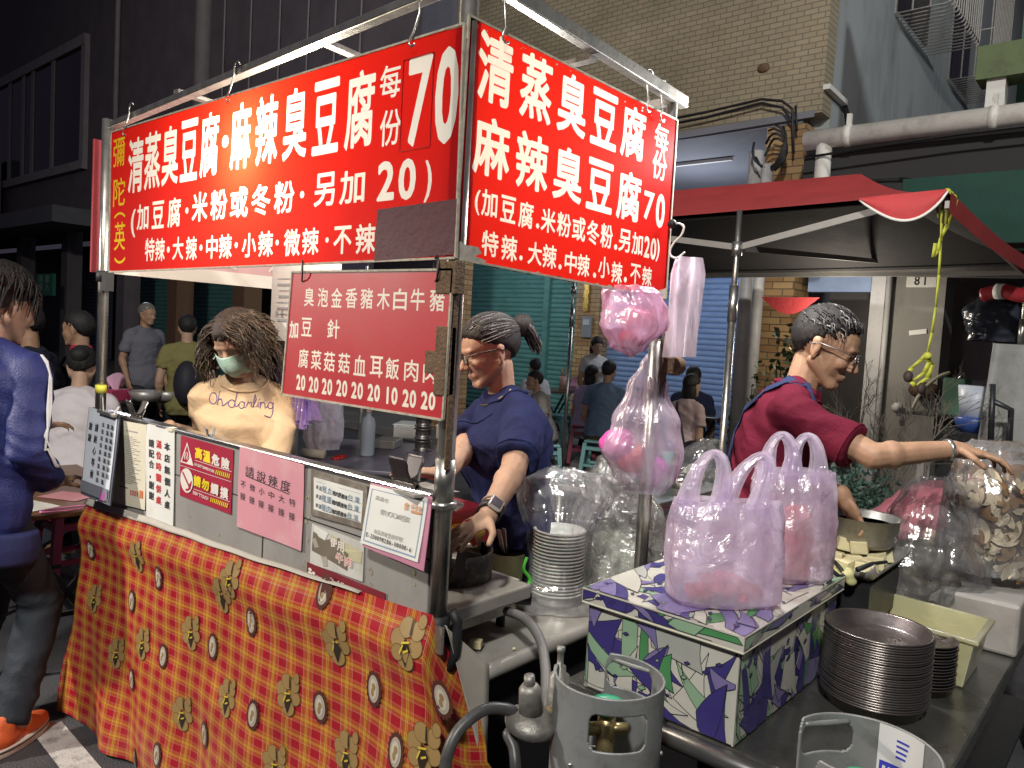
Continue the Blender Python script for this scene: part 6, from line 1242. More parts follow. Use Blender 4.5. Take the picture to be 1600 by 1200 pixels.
def person(label, pel, yaw, h=1.65, lean=0., side=0., twist=0., head=(0, 0, 0), lh=None, rh=None, lpole=None, rpole=None, lpalm=None, rpalm=None, ldir=None, rdir=None, sit=False, feet=None, fat=1., skinm=None, vox=.009, fine=False, shirt=None, sleeve=.55, pants=None, female=False, shoes=None, curl=.5, neck=1., legs=True, fold=.006, group=None, hscale=1., collar=True):
    """pel = pelvis centre (world); hands in world; returns the person with frames"""
    s = h/1.68; o = Person(); skinm = skinm or skin; pel = V(pel); fw0 = V((math.cos(yaw), math.sin(yaw), 0)); lt0 = V((-fw0.y, fw0.x, 0)); Z = V((0, 0, 1))
    up = (Z*math.cos(lean)+fw0*math.sin(lean)); up = (up*math.cos(side)+lt0*math.sin(side)).normalized()
    fwd = (fw0-up*fw0.dot(up)).normalized(); lat = up.cross(fwd); f2 = fwd*math.cos(twist)+lat*math.sin(twist); l2 = up.cross(f2)
    nb = pel+up*.545*s; shl = pel+up*.452*s+l2*(.150 if female else .170)*s*min(1.1, fat**.5); shr = pel+up*.452*s-l2*(.150 if female else .170)*s*min(1.1, fat**.5)
    hy, hp, hr_ = head; hz = yaw+twist+hy; hf = V((math.cos(hz)*math.cos(hp), math.sin(hz)*math.cos(hp), math.sin(hp))); hf, hl, hu = frame(hf); hl2 = hl*math.cos(hr_)+hu*math.sin(hr_); hu = hf.cross(hl2); hl = hl2
    hc = nb+(up*.5+Z*.5).normalized()*.098*s*neck+hf*.028*s+hu*.045*s
    o.f, o.l, o.u, o.c, o.s = hf, hl, hu, hc, s*hscale; o.fwd, o.lat, o.up, o.nb, o.pel, o.f2, o.l2 = fwd, lat, up, nb, pel, f2, l2
    F = lambda t: (fwd.lerp(f2, min(1, max(0, t/.4))).normalized(), lat.lerp(l2, min(1, max(0, t/.4))).normalized())
    def secs(add, lo=-.09, hi=.53):
        tab = [(-.16, .085, .135), (-.09, .115, .165), (0, .118, .168), (.10, .105, .150), (.19, .102, .143), (.30, .112, .155), (.38, .116, .168), (.43, .103, .160), (.475, .086, .120), (.51, .066, .085), (.535, .055, .066)]
        r = []
        for t, a, b in tab:
            if t < lo-1e-6 or t > hi+1e-6: continue
            fa, la = F(t); g = fat if t < .46 else 1+(fat-1)*.4; bs = .012 if female and .26 < t < .4 else 0
            r.append((pel+up*t*s+fa*(bs+(.012 if t > .44 else 0))*s*(-1 if t > .44 else 1), fa, la, (a*g+add+bs)*s, (b*(1+(g-1)*.8)+add)*s))
        return r
    body = MB(); body.loft(secs(-.006)); body.cap(nb-up*.05*s, hc-hu*.05*s-hf*.025*s, .056*s*(.9 if female else 1), .052*s*(.88 if female else 1)); head_mesh(body, hc, hf, hl, hu, s*hscale, not female)
    sh = MB(); sh.loft(secs(.012, -.16 if not sit else -.09, .535 if collar else .53))
    ua, fa_ = .285*s, .245*s; o.arms = {}
    for sg, S, T, pole, palm, fd in ((1, shl, lh, lpole, lpalm, ldir), (-1, shr, rh, rpole, rpalm, rdir)):
        if T is None: T = S-Z*.50*s+fw0*.06*s+lt0*.05*sg*s
        E, Wt = ik(S, V(T), ua, fa_, pole if pole is not None else (-fw0*.6-Z*.6+lt0*.35*sg)); o.arms[sg] = (S, E, Wt)
        body.cap(S, E, .050*s*fat**.5, .040*s); body.cap(E, Wt, .040*s*fat**.3, .027*s); ad = (Wt-E).normalized(); body.ell(E+(Wt-E)*.22, (.042*s*fat**.3,)*3)
        hand(body, Wt, fd if fd is not None else ad, palm if palm is not None else (-Z*.2-lt0*sg if fd is None else -Z), sg, s*1.0, curl)
        # sleeve
        if sleeve <= 1: e = S.lerp(E, sleeve); secS = [(S-(E-S).normalized()*.005*s, .052), (S.lerp(e, .12), .060), (S.lerp(e, .5), .061+.012*(fat-1)), (e, .065 if sleeve < .9 else .055)]
        else: e = Wt; secS = [(S-(E-S).normalized()*.005*s, .056), (S.lerp(E, .12), .064), (S.lerp(E, .5), .062), (E, .060), (E.lerp(Wt, .5), .054), (E.lerp(Wt, .92), .047)]
        L_ = []
        for q, (p, r) in enumerate(secS):
            t = (E-S) if q < (4 if sleeve <= 1 else 3) else (Wt-E); t = t.normalized(); a = t.orthogonal().normalized(); L_.append((p, a, t.cross(a), r*s*fat**.4, r*s*fat**.4))
        # keep the section axes consistent along the arm
        a = L_[0][1]; L2_ = []
        for q, (p, _, _, r, _) in enumerate(L_):
            t = (L_[min(q+1, len(L_)-1)][0]-L_[max(q-1, 0)][0]).normalized(); a = (a-t*a.dot(t)).normalized(); L2_.append((p, a, t.cross(a), r, r))
        sh.loft(L2_, 18); sh.cap(S+(pel+up*.40*s-S)*.12, S.lerp(E, .16), .064*s*fat**.3, .060*s*fat**.3); sh.cap(nb-up*.028*s-f2*.012*s+l2*.035*sg*s, S+up*.004*s, .046*s, .056*s)
    if female: 
        for sg in (1, -1): sh.ell(pel+up*.335*s+F(.33)[0]*.085*s*fat+F(.33)[1]*.07*sg*s, (.055*s, .062*s, .06*s), None)
    pt = MB(); 
    if legs:
        hips = [pel+lat*.085*s*sg-up*.05*s for sg in (1, -1)]; pt.loft(secs(.007, -.16, -.0))
        if feet is None: feet = [pel*1+lt0*.10*sg+fw0*((.42 if sit else .03+.05*sg))*s for sg in (1, -1)]; feet = [V((p.x, p.y, 0)) for p in feet]
        o.feet = feet
        for hp_, ft in zip(hips, feet):
            an = V(ft)+Z*.085*s; K, A = ik(hp_, an, .425*s, .415*s, fw0+Z*(.9 if sit else 0)); body.cap(hp_, K, .075*s, .055*s); body.cap(K, A, .052*s, .036*s); body.cap(A, V(ft)+fw0*.13*s+Z*.03*s, .038*s, .028*s); pt.cap(hp_, K, .088*s*fat**.5, .068*s)
            t = (A-K).normalized(); a = t.orthogonal().normalized(); a2 = t.cross(a); pt.loft([(K-t*.03, a, a2, .066*s, .066*s), (K, a, a2, .069*s, .069*s), (K.lerp(A, .5), a, a2, .066*s, .066*s), (A-t*.005, a, a2, .064*s, .064*s)], 16)
    bm_ = remesh(body, .0048 if fine else vox, 2 if fine else 3)
    face_mats(bm_, hc, hf, hl, hu, s*hscale, 1, 2, 3); o.o = meshobj('person', bm_, [skinm, lipm, browm, eyew]); tag(o.o, label, 'person', group)
    def fd_(p, n):
        q = p-pel; z = q.dot(up); x_ = q.dot(lat); y_ = q.dot(fwd); wq = noise.noise(V((x_*3, y_*3, z*3)))*.9; a = 1-abs(noise.noise(V((x_*4+wq, y_*4, z*13+5*abs(x_)+wq*2))))*2.4; a2 = 1-abs(noise.noise(V((x_*9, y_*9+wq, z*7+3))))*2.4; return fold*(a*1.2+a2*.7+noise.noise(p*22)*.25-.35)
    if shirt: o.shirt = meshobj('shirt', remesh(sh, .0075 if fine else vox*1.1, 6 if fine else 4, fd_), shirt, o.o)
    if fine and shirt:
        bvh = BVHTree.FromPolygons([v.co for v in o.shirt.data.vertices], [p.vertices for p in o.shirt.data.polygons]); ctr = pel+up*.522*s-F(.5)[0]*.010*s; pts = []
        for i in range(40):
            a = 2*PI*i/40; q = ctr+F(.5)[0]*math.cos(a)*.070*s+F(.5)[1]*math.sin(a)*.083*s-up*.022*s*max(0, math.cos(a)); r = bvh.find_nearest(q); pts.append(r[0]+r[1]*.001)
        mb = MB(); mb.tube(pts, .0055, 6, 0, True); mb.build('neckband', shirt, o.shirt)
        for sg in (1, -1):
            S, E, Wt = o.arms[sg]; e = S.lerp(E, sleeve); ax = (E-S).normalized(); a0 = ax.orthogonal().normalized(); a1 = ax.cross(a0); pts = []
            for i in range(28):
                t = 2*PI*i/28; h_ = bvh.ray_cast(e-ax*.012+(a0*math.cos(t)+a1*math.sin(t))*.2, -(a0*math.cos(t)+a1*math.sin(t)), .2)
                if h_[0] is not None: pts.append(h_[0]+h_[1]*.0005)
            if len(pts) > 12: mb = MB(); mb.tube(pts, .0045, 5, 0, True); mb.build('cuff', shirt, o.shirt)
    if pants and legs: meshobj('trousers', remesh(pt, .012, 4, fd_), pants, o.o)
    if shoes and legs:
        for ft in feet: mb = MB(); mb.cap(V(ft)+Z*.045*s-fw0*.04, V(ft)+fw0*.15*s+Z*.035*s, .045*s, .036*s); mb.ell(V(ft)+Z*.075-fw0*.02, (.045, .045, .05)); mb.box(V(ft)+fw0*.055*s+Z*.012, (.26*s, .085*s, .024), Rz(yaw)); meshobj('shoe', remesh(mb, .008, 3), shoes, o.o)
    return o
def cap_hair(o, mat, **k): mb = hair_shell(o.c, o.f, o.l, o.u, o.s, **k); return mb.build('hair', mat, o.o)
def glasses(o, col, r=.0022):
    P = lambda x, y, z: o.c+(o.f*x+o.l*y+o.u*z)*o.s; mb = MB()
    for sg in (1, -1):
        mb.tube([P(.103-.10*abs(y)**1.6, sg*(.034+y), z+.000) for y, z in [(.024*math.cos(a), .017*math.sin(a)) for a in [i*2*PI/16 for i in range(16)]]], r, 6, 0, True)
        mb.tube([P(.098, sg*.058, .008), P(.06, sg*.077, .012), P(-.01, sg*.087, .010), P(-.03, sg*.085, -.004)], r, 6)
    mb.tube([P(.106, .010, .004), P(.108, 0, .006), P(.106, -.010, .004)], r, 6); g = mb.build('glasses', col, o.o)
    mb = MB()
    for sg in (1, -1): mb.add([P(.102, sg*(.034+.023*math.cos(a)), .016*math.sin(a)) for a in [i*2*PI/14 for i in range(14)]], [tuple(range(14))])
    mb.build('lens', film('lens_glass', (.8, .85, .9), .9, .3, .05, 0., 5., None, .3), g)

# ---- the woman in peach behind the panel (curly hair, mask)
peach = cloth_m('peach_cotton', (.55, .39, .24)); navy = cloth_m('navy_cotton', (.020, .026, .085)); maroon = cloth_m('maroon_cotton', (.12, .011, .027)); darkpant = cloth_m('dark_trousers', (.03, .032, .042))
pl_ = V((1.60, 2.74, .850)); yw = math.atan2(-.84, -.60)
A = person('woman with curly brown hair and green face mask in a peach shirt behind the panel', pl_, yw, 1.60, .12, 0, .02, (-.48, -.48, .10), onX(345, 712, 1.36), onX(262, 668, 1.36), (.7, -.1, -.7), (.2, .8, -1), (0, 0, -1), (0, 0, -1), (-.6, .75, -.1), (-.3, .5, -.5), fat=1.0, neck=1.15, fine=True, shirt=peach, sleeve=.98, pants=darkpant, female=True, curl=.6, fold=.009, shoes=darkpant)
hm = hair_shell(A.c, A.f, A.l, A.u, A.s, front=.056, side=-.02, back=-.10, bulk=1.12, seed=3, lump=.008, ragged=.022)
def curl_root(r):
    while True:
        a = r.uniform(-PI, PI); ph = r.uniform(-.55, 1.45); d = V((math.cos(ph)*math.cos(a), math.cos(ph)*math.sin(a), math.sin(ph)))
        if (abs(a) < .75 and ph < .55): continue
        return V((d.x*.104-.014, d.y*.086, d.z*.098+.036)), V((d.x*.35, d.y*.5, .05))
def curl_step(p, d, t, r):
    out = V((p.x+.01, p.y, 0)); out = out.normalized() if out.length > 1e-4 else V((0, 0, 0)); w_ = V((math.sin(t*26+p.y*90), math.cos(t*24+p.x*80), 0))*1.0*(.25+t)
    q = V((-.25, .8*(1 if p.y > -.02 else -1), 0)) if (p.x > .03 and abs(p.y) < .07) else V((0, 0, 0)); return (d*.45+V((0, 0, -1))*(.35+.6*t)+out*(.45 if t < .5 else .12)+w_+q+V((r.uniform(-.3, .3), r.uniform(-.3, .3), r.uniform(-.2, .2)))).normalized()
strands(hm, A.c, A.f, A.l, A.u, A.s, 1500, 5, curl_root, curl_step, .215, .0027, (0, 0, 1)); hm.build('hair', [hair_br, hair_br2], A.o)
P = lambda x, y, z: A.c+(A.f*x+A.l*y+A.u*z)*A.s
mb = MB(); mb.grid(lambda u, v: P(.1265-.036*abs(u-.5)**1.5*4-.016*(v-.35)**2*4-.03*max(0, v-.6), (u-.5)*.132*(1-.25*v), -.004-.100*v+.0015*math.sin(v*26)), 14, 14); mk = mb.build('face_mask', cloth_m('mask_green', (.36, .52, .45)), A.o, solid=.002); mb = MB()
for sg in (1, -1): mb.tube([P(.092, sg*.062, -.02), P(.03, sg*.074, -.012), P(-.012, sg*.086, .0)], .0015, 5)
mb.build('ear_loop', white_paint, mk)
def project(o_shirt, org, ax, upv, dirv, pts):
    me = o_shirt.data; bvh = BVHTree.FromPolygons([v.co for v in me.vertices], [p.vertices for p in me.polygons]); out = []
    for x, y in pts:
        p = org+ax*x+upv*y; h_ = bvh.ray_cast(p, dirv, 1.0)[0]; out.append((h_ if h_ is not None else p+dirv*.12)-dirv*.0025)
    return out
# handwritten motto across the shirt: joined pen strokes
def motto():
    S = {}; arc = lambda cx, cy, rx, ry, a0, a1, n=8: [(cx+rx*math.cos(a0+(a1-a0)*i/n), cy+ry*math.sin(a0+(a1-a0)*i/n)) for i in range(n+1)]
    st = []
    st.append(arc(.05, .07, .05, .07, 1.2, 1.2+2*PI, 12)); st.append([(.13, .17), (.11, .0)]+arc(.145, .03, .03, .05, PI, 0, 6)+[(.18, .0), (.21, .015), (.25, .06)])
    x = .30; st.append(arc(x, .04, .045, .045, .6, .6+2*PI, 10)); st.append([(x+.06, .18), (x+.035, .02), (x+.07, .01), (x+.09, .04)])
    x = .43; st.append(arc(x, .035, .035, .04, .6, .6+2*PI, 10)); st.append([(x+.035, .07), (x+.03, .01), (x+.06, .01)])
    x = .51; st.append([(x-.02, .02), (x, .075), (x+.015, .06), (x+.05, .07), (x+.04, .02), (x+.06, .01), (x+.10, .11), (x+.085, .17), (x+.07, .10), (x+.075, .015), (x+.11, .02), (x+.135, .07), (x+.13, .015), (x+.16, .02)]); st.append([(x+.14, .105), (x+.145, .11)])
    x = .67; st.append([(x, .075), (x, .0)]+arc(x+.03, .035, .028, .04, PI, 0, 6)+[(x+.06, .0), (x+.09, .02)])
    x = .80; st.append(arc(x, .035, .035, .04, .6, .6+2*PI, 10)); st.append([(x+.035, .075), (x+.035, -.06), (x+.01, -.10), (x-.07, -.075)])
    return st
mw = .235; org = A.pel+A.up*.445*A.s+A.f2*.5; axr = A.l2; mb = MB()
for st in motto():
    pts = [((x-.43)*mw/.86, (y-.03)*mw/.86+.010-.06*(x-.43)*mw) for x, y in st]; q = project(A.shirt, org, axr, A.up, -A.f2, pts); mb.tube(q, .0016, 5)
mb.build('motto_print', M('violet_thread', (.07, .035, .20), .6), A.shirt)

# ---- the woman in navy with tied hair and glasses, behind the corner post
pB = V((1.985, 1.640, .89)); yB = math.atan2(.72, -.70)
B = person('woman in navy t-shirt with tied grey-streaked hair, glasses and a watch at the stove', pB, yB, 1.60, .16, 0, .38, (-.10, -.30, 0), dep(755, 822, 1.98), dep(692, 745, 2.25), (.9, -.9, -.7), (-.3, .2, -1), (0, 0, -1), (0, 0, -1), (-.85, .0, -.25), (-.6, .3, .1), fat=1.20, fine=True, shirt=navy, sleeve=.80, pants=darkpant, female=True, curl=.35, fold=.007, shoes=darkpant)
hb = hair_shell(B.c, B.f, B.l, B.u, B.s, front=.066, side=.018, back=-.055, bulk=1.09, seed=8, lump=.003, ragged=.006)
Pb = lambda x, y, z: B.c+(B.f*x+B.l*y+B.u*z)*B.s
def pull_root(r):
    a = r.uniform(-PI, PI); ph = r.uniform(.05, 1.2); d = V((math.cos(ph)*math.cos(a), math.cos(ph)*math.sin(a), math.sin(ph)))
    if d.x > .55 and ph < .6: d.x = .5; d.z = .8
    d.normalize(); return V((d.x*.108-.012, d.y*.087, d.z*.101+.036)), V((-1, 0, 0))
def pull_step(p, d, t, r):
    g = (V((-.135, 0, .055))-p); g.normalize(); e = V(((p.x+.012)/.108, p.y/.087, (p.z-.036)/.101)); rad = e.length; nrm = V((e.x/.108, e.y/.087, e.z/.101)).normalized(); g = g-nrm*g.dot(nrm)*.9+nrm*(1.0-rad)*2.0; return g.normalized()
strands(hb, B.c, B.f, B.l, B.u, B.s, 420, 6, pull_root, pull_step, .16, .0030, (0, 0, 0, 1)); hb.ell(Pb(-.138, 0, .06), (.040*B.s, .036*B.s, .042*B.s), None, 14, 10, 0)
def tail_root(r): a = r.uniform(0, 2*PI); return V((-.140, .020*math.cos(a), .055+.026*math.sin(a))), V((-.5, .4*math.cos(a), .1))
def tail_step(p, d, t, r): return (d*.6+V((-.15, 0, -.75))*(.3+t)+V((r.uniform(-.2, .2), r.uniform(-.2, .2), 0))).normalized()
strands(hb, B.c, B.f, B.l, B.u, B.s, 130, 8, tail_root, tail_step, .11, .0036, (0, 0, 1)); hb.build('hair', [hair_b, hair_g], B.o); glasses(B, M('dark_glasses_frame', (.05, .03, .025), .3), .0028)
S_, E_, W_ = B.arms[1]; dw = (W_-E_).normalized(); wp = W_-dw*.025; mb = MB(); a_ = dw.orthogonal().normalized()
def band(c_, ax, r, wd, name, mat, par):
    q = ax.to_track_quat('Z', 'Y').to_matrix(); mb = MB(); mb.lathe([(r, -wd/2), (r+.003, -wd/2), (r+.003, wd/2), (r, wd/2)], c_, 24, 0, True, q); return mb.build(name, mat, par)
bd = band(wp, dw, .0305, .022, 'watch', black, B.o); up_ = (V((-.3, -.75, .65))-dw*V((-.3, -.75, .65)).dot(dw)).normalized(); sx_ = dw.cross(up_); Rw = Matrix((dw, sx_, up_)).transposed()
mb = MB(); mb.box(wp+up_*.036, (.044, .038, .010), Rw); wc = mb.build('watch_case', M('watch_silver', (.70, .70, .68), .25, .6), bd, bev=.004); mb = MB(); mb.box(wp+up_*.0415, (.034, .030, .002), Rw); mb.build('watch_face', M('watch_glass', (.05, .055, .06), .15), wc)
band(W_-dw*.055, dw, .031, .006, 'bracelet', M('bead_bracelet', (.45, .36, .28), .4), B.o); mb = MB(); nn = [B.nb+(-B.l2*math.cos(t)*.085+B.f2*(math.sin(t)*.075))*B.s+B.up*(.005-.05*math.sin(t))*B.s for t in [PI*i/12 for i in range(13)]]; mb.tube(nn, .0016, 5); mb.build('necklace', brass, B.o)

# ---- the man in maroon with glasses, reaching right
pC = V((2.575, 1.11, .955)); yC = math.atan2(-.80, .30)
Cm = person('man in maroon t-shirt with navy apron strap and glasses reaching over the food bags', pC, yC, 1.69, .31, 0, -.05, (-.12, -.36, 0), dep(1318, 775, 2.42), dep(1492, 702, 2.30), (.8, .5, -.6), (-.9, .1, -.5), (-.3, 0, -1), (0, 0, -1), (.25, -.45, -.9), (.3, -.85, -.1), fat=1.06, hscale=1.07, fine=True, skinm=skin_d, shirt=maroon, sleeve=.78, pants=darkpant, curl=.55, fold=.008, shoes=darkpant)
hcm = hair_shell(Cm.c, Cm.f, Cm.l, Cm.u, Cm.s, front=.078, side=.015, back=-.070, bulk=1.05, seed=15, lump=.003, ragged=.02)
def sh_root(r):
    a = r.uniform(-PI, PI); ph = r.uniform(.15, 1.5); d = V((math.cos(ph)*math.cos(a), math.cos(ph)*math.sin(a), math.sin(ph)))
    if d.x > .5 and d.z < .65: d.z = .9
    d.normalize(); return V((d.x*.104-.012, d.y*.084, d.z*.098+.036)), V((.8, d.y*.5, .12-.5*max(0, d.x)))
def sh_step(p, d, t, r): return (d+V((.05, 0, -.55))*t+V((r.uniform(-.3, .3), r.uniform(-.3, .3), 0))).normalized()
strands(hcm, Cm.c, Cm.f, Cm.l, Cm.u, Cm.s, 420, 16, sh_root, sh_step, .04, .0022, (0, 0, 0, 0, 0, 1)); hcm.build('hair', [hair_b, hair_g], Cm.o); glasses(Cm, M('silver_frame', (.35, .34, .34), .3, .7), .002)
# apron strap over the right shoulder and down the back
def strip(o_, pts, w_, name, mat, par, lift=.006):
    me = o_.shirt.data; bvh = BVHTree.FromPolygons([v.co for v in me.vertices], [p.vertices for p in me.polygons]); rows = []
    for i, p in enumerate(pts):
        t = (pts[min(i+1, len(pts)-1)]-pts[max(i-1, 0)]).normalized(); c0_, n0, *_ = bvh.find_nearest(p); sd = t.cross(n0).normalized(); r = []
        for k in (-1, -.33, .33, 1): q, n1, *_ = bvh.find_nearest(c0_+sd*w_/2*k); r.append(q+n1*lift)
        rows.append(r)
    mb = MB(); n = len(rows); mb.grid(lambda u, v: rows[min(n-1, round(v*(n-1)))][min(3, round(u*3))], 3, n-1); return mb.build(name, mat, par, solid=.003)
o = Cm; Q = lambda t, a, b: o.pel+o.up*t*o.s+o.f2*a*o.s+o.l2*b*o.s
strap_m = cloth_m('apron_navy', (.03, .04, .10))
strip(o, [Q(.38, .16, -.08), Q(.46, .12, -.09), Q(.53, .02, -.095), Q(.53, -.06, -.09), Q(.47, -.12, -.07), Q(.38, -.16, -.03), Q(.28, -.16, .02), Q(.16, -.15, .08), Q(.06, -.15, .12), Q(0, -.14, .16)], .042, 'apron_strap', strap_m, o.o)
strip(o, [Q(.38, .16, .08), Q(.46, .12, .09), Q(.53, .02, .095), Q(.53, -.06, .09), Q(.47, -.12, .07), Q(.38, -.16, .03), Q(.28, -.16, -.02), Q(.16, -.15, -.08)], .042, 'apron_strap', strap_m, o.o)
S_, E_, W_ = o.arms[-1]; band(W_-(W_-E_).normalized()*.02, (W_-E_).normalized(), .030, .012, 'bracelet', M('silver_band', (.5, .5, .5), .3, .8), o.o)

# ---- the young man in the blue track jacket, seen from behind at the left
pD = V((.83, 3.22, .90)); yD = math.atan2(.55, .83)
jack = M('track_jacket', (.022, .030, .135), .55, 0, .10, 4, .3, 120, spec=.35); Dm = person('young man in blue track jacket with white sleeve stripes and orange shoes, seen from behind', pD, yD, 1.72, .10, 0, 0, (-.25, -.25, 0), V((1.10, 3.50, 1.10)), V((1.06, 3.16, .93)), None, (-.3, -.5, -1), None, None, (.8, 0, .1), (.7, .5, .1), fat=1.10, hscale=1.12, vox=.009, shirt=jack, sleeve=1.5, pants=cloth_m('grey_slacks', (.032, .038, .048), .6), curl=.5, fold=.006, feet=[V((.80, 3.36, 0)), V((.905, 3.06, 0))])
def mop_root(r):
    a = r.uniform(-PI, PI); ph = r.uniform(.0, 1.5); d = V((math.cos(ph)*math.cos(a), math.cos(ph)*math.sin(a), math.sin(ph))); return V((d.x*.108-.012, d.y*.088, d.z*.102+.036)), V((d.x*.6, d.y*.6, .1))
def mop_step(p, d, t, r): return (d*.6+V((0, 0, -1))*(.3+.8*t)+V((r.uniform(-.2, .2), r.uniform(-.2, .2), 0))).normalized()
hd = hair_shell(Dm.c, Dm.f, Dm.l, Dm.u, Dm.s, front=.04, side=.0, back=-.10, bulk=1.13, seed=22, lump=.006, ragged=.015); strands(hd, Dm.c, Dm.f, Dm.l, Dm.u, Dm.s, 500, 23, mop_root, mop_step, .09, .004); hd.build('hair', hair_b, Dm.o)
S_, E_, W_ = Dm.arms[-1]; outv = (V((.55, -.80, .25))).normalized()
for k in (-1, 0, 1):
    pts = [p+outv*.2+V((.010*k*1.0, .004*k, .012*k)) for p in [Dm.nb+(S_-Dm.nb)*.55+V((0, 0, .06)), Dm.nb+(S_-Dm.nb)*.85+V((0, 0, .05)), S_, S_.lerp(E_, .25), S_.lerp(E_, .5), S_.lerp(E_, .75), E_, E_.lerp(W_, .3), E_.lerp(W_, .6), E_.lerp(W_, .85)]]
    strip(Dm, pts, .0085, 'sleeve_stripe', M('stripe_white', (.72, .72, .72), .6), Dm.shirt, .003)
mb = MB(); u_, f_, l_ = V((0, 0, 1)), Dm.fwd, Dm.lat
mb.loft([(Dm.pel+u_*z*Dm.s, f_, l_, (.118*1.10+.012)*Dm.s*k, (.168*1.09+.014)*Dm.s*k) for z, k in ((-.205, .93), (-.195, 1.0), (-.15, 1.03), (-.10, 1.0))], 28); meshobj('waistband', remesh(mb, .009, 4), M('track_waistband', (.02, .026, .11), .8), Dm.shirt)
orange = M('orange_canvas', (.66, .12, .03), .6, 0, .1, 20); rub = M('white_rubber', (.62, .58, .52), .6, 0, .08, 20)
for ft in Dm.feet:
    ft = V(ft); f_ = V((math.cos(yD), math.sin(yD), 0)); l_ = V((-f_.y, f_.x, 0)); sole = MB(); sole.loft([(ft+f_*.04+V((0, 0, z)), f_, l_, .148*k, .052*k) for z, k in ((.0, .97), (.006, 1), (.03, 1.0), (.034, .97))], 28); up_m = MB(); up_m.ell(ft+f_*.09+V((0, 0, .045)), (.095, .048, .035), Rz(yD)); up_m.ell(ft-f_*.02+V((0, 0, .055)), (.075, .046, .05), Rz(yD)); up_m.cap(ft-f_*.03+V((0, 0, .06)), ft-f_*.02+V((0, 0, .11)), .045, .042)
    so_ = meshobj('shoe', remesh(up_m, .006, 3), orange, Dm.o); sole.build('sole', rub, so_); mb = MB(); mb.tube([ft+f_*(.04+.149*math.cos(a))+l_*.053*math.sin(a)+V((0, 0, .026)) for a in [i*2*PI/28 for i in range(28)]], .0022, 5, 0, True); mb.build('sole_line', black, so_)
    mb = MB()
    for k in range(4): mb.tube([ft+f_*(.05+.022*k)+l_*.02+V((0, 0, .088-.009*k)), ft+f_*(.05+.022*k)-l_*.02+V((0, 0, .088-.009*k))], .003, 5)
    mb.build('laces', rub, so_)
# ================================================================ diners, tables and clutter behind
def easy(label, pel, yaw, shirt, hair=None, long=False, **k):
    k.setdefault('vox', .012); hk = k.pop('hk', {}); hk.setdefault('lump', .008); hk.setdefault('ragged', .02); o = person(label, pel, yaw, shirt=shirt, **k); mb = hair_shell(o.c, o.f, o.l, o.u, o.s, **hk)
    if long: mb.ell(o.c-o.f*.045*o.s-o.u*.06*o.s, (.06*o.s, .085*o.s, .13*o.s), Matrix((o.f, o.l, o.u)).transposed(), 16, 10)
    mb.build('hair', hair or hair_b, o.o); return o
def stool(name_label, p, mat, group=None, h=.45, proto={}):
    k = mat.name
    if k not in proto:
        t = thing('plastic_stool', name_label, 'stool', (0, 0, 0), group); mb = MB(); mb.box((0, 0, .435), (.27, .27, .03)); mb.build('seat', mat, t, bev=.012)
        for sx in (-1, 1):
            for sy in (-1, 1): mb = MB(); mb.add([(sx*(.12 if z else .155)+a, sy*(.12 if z else .155)+b, .42*z) for z in (0, 1) for a, b in ((-.022, -.022), (.022, -.022), (.022, .022), (-.022, .022))], [(3, 2, 1, 0), (4, 5, 6, 7), (0, 1, 5, 4), (1, 2, 6, 5), (2, 3, 7, 6), (3, 0, 4, 7)]); mb.build('leg', mat, t)
        mb = MB()
        for sx in (-1, 1): mb.box((sx*.128, 0, .36), (.02, .24, .04)); mb.box((0, sx*.128, .36), (.24, .02, .04)); mb.box((sx*.138, 0, .16), (.018, .26, .03)); mb.box((0, sx*.138, .16), (.26, .018, .03))
        mb.build('apron', mat, t); t.location = p; t.rotation_euler = (0, 0, random.uniform(0, 1)); proto[k] = t; return t
    return copy_tree(proto[k], None, p, random.uniform(0, 1.5), name_label)
teal_p = M('teal_plastic', (.20, .42, .42), .4, 0, .08, 6); dred_p = M('dark_red_plastic', (.20, .02, .05), .4, 0, .1, 6); green_p = M('bright_green_plastic', (.06, .50, .08), .4, 0, .08, 6)
wood_t = M('brown_table_top', (.16, .075, .035), .35, 0, .25, 6, .05, 40, dirt=(.07, .04, .02), ds=8); dark_t = M('dark_table_top', (.07, .06, .065), .22, .2, .2, 5)
def table(label, c, yaw, L=1.2, W=.6, top=None, z=.74, x_legs=True, group='folding tables'):
    t = thing('folding_table', label, 'table', tuple(c), group); R = Rz(yaw); c = V((c[0], c[1], 0)); tp = lambda x, y, zz: c+R @ V((x, y, zz))
    mb = MB(); mb.box(c+V((0, 0, z-.0125)), (L, W, .025), R); mb.build('table_top', top or wood_t, t, bev=.006); mb = MB()
    for sx in (-1, 1):
        mb.box(tp(0, sx*W/2*.985, z-.04), (L*.96, .02, .03), R)
        mb2 = MB(); mb2.bar(tp(sx*L*.30, -W*.40, 0), tp(sx*L*.42, W*.40, z-.04), .026, .026); mb2.build('leg', blackmet, t); mb2 = MB(); mb2.bar(tp(sx*L*.30, W*.40, 0), tp(sx*L*.42, -W*.40, z-.045), .026, .026); mb2.build('leg', blackmet, t)
        mb.bar(tp(sx*L*.33, -W*.3, .25), tp(sx*L*.33, W*.3, .25), .02, .02)
    mb.build('rail', blackmet, t); return t
G = lambda x, y, d: dep(x, y, d)
def seat_at(x, y, d, z=.55): p = dep(x, y, d); return V((p.x, p.y, z))
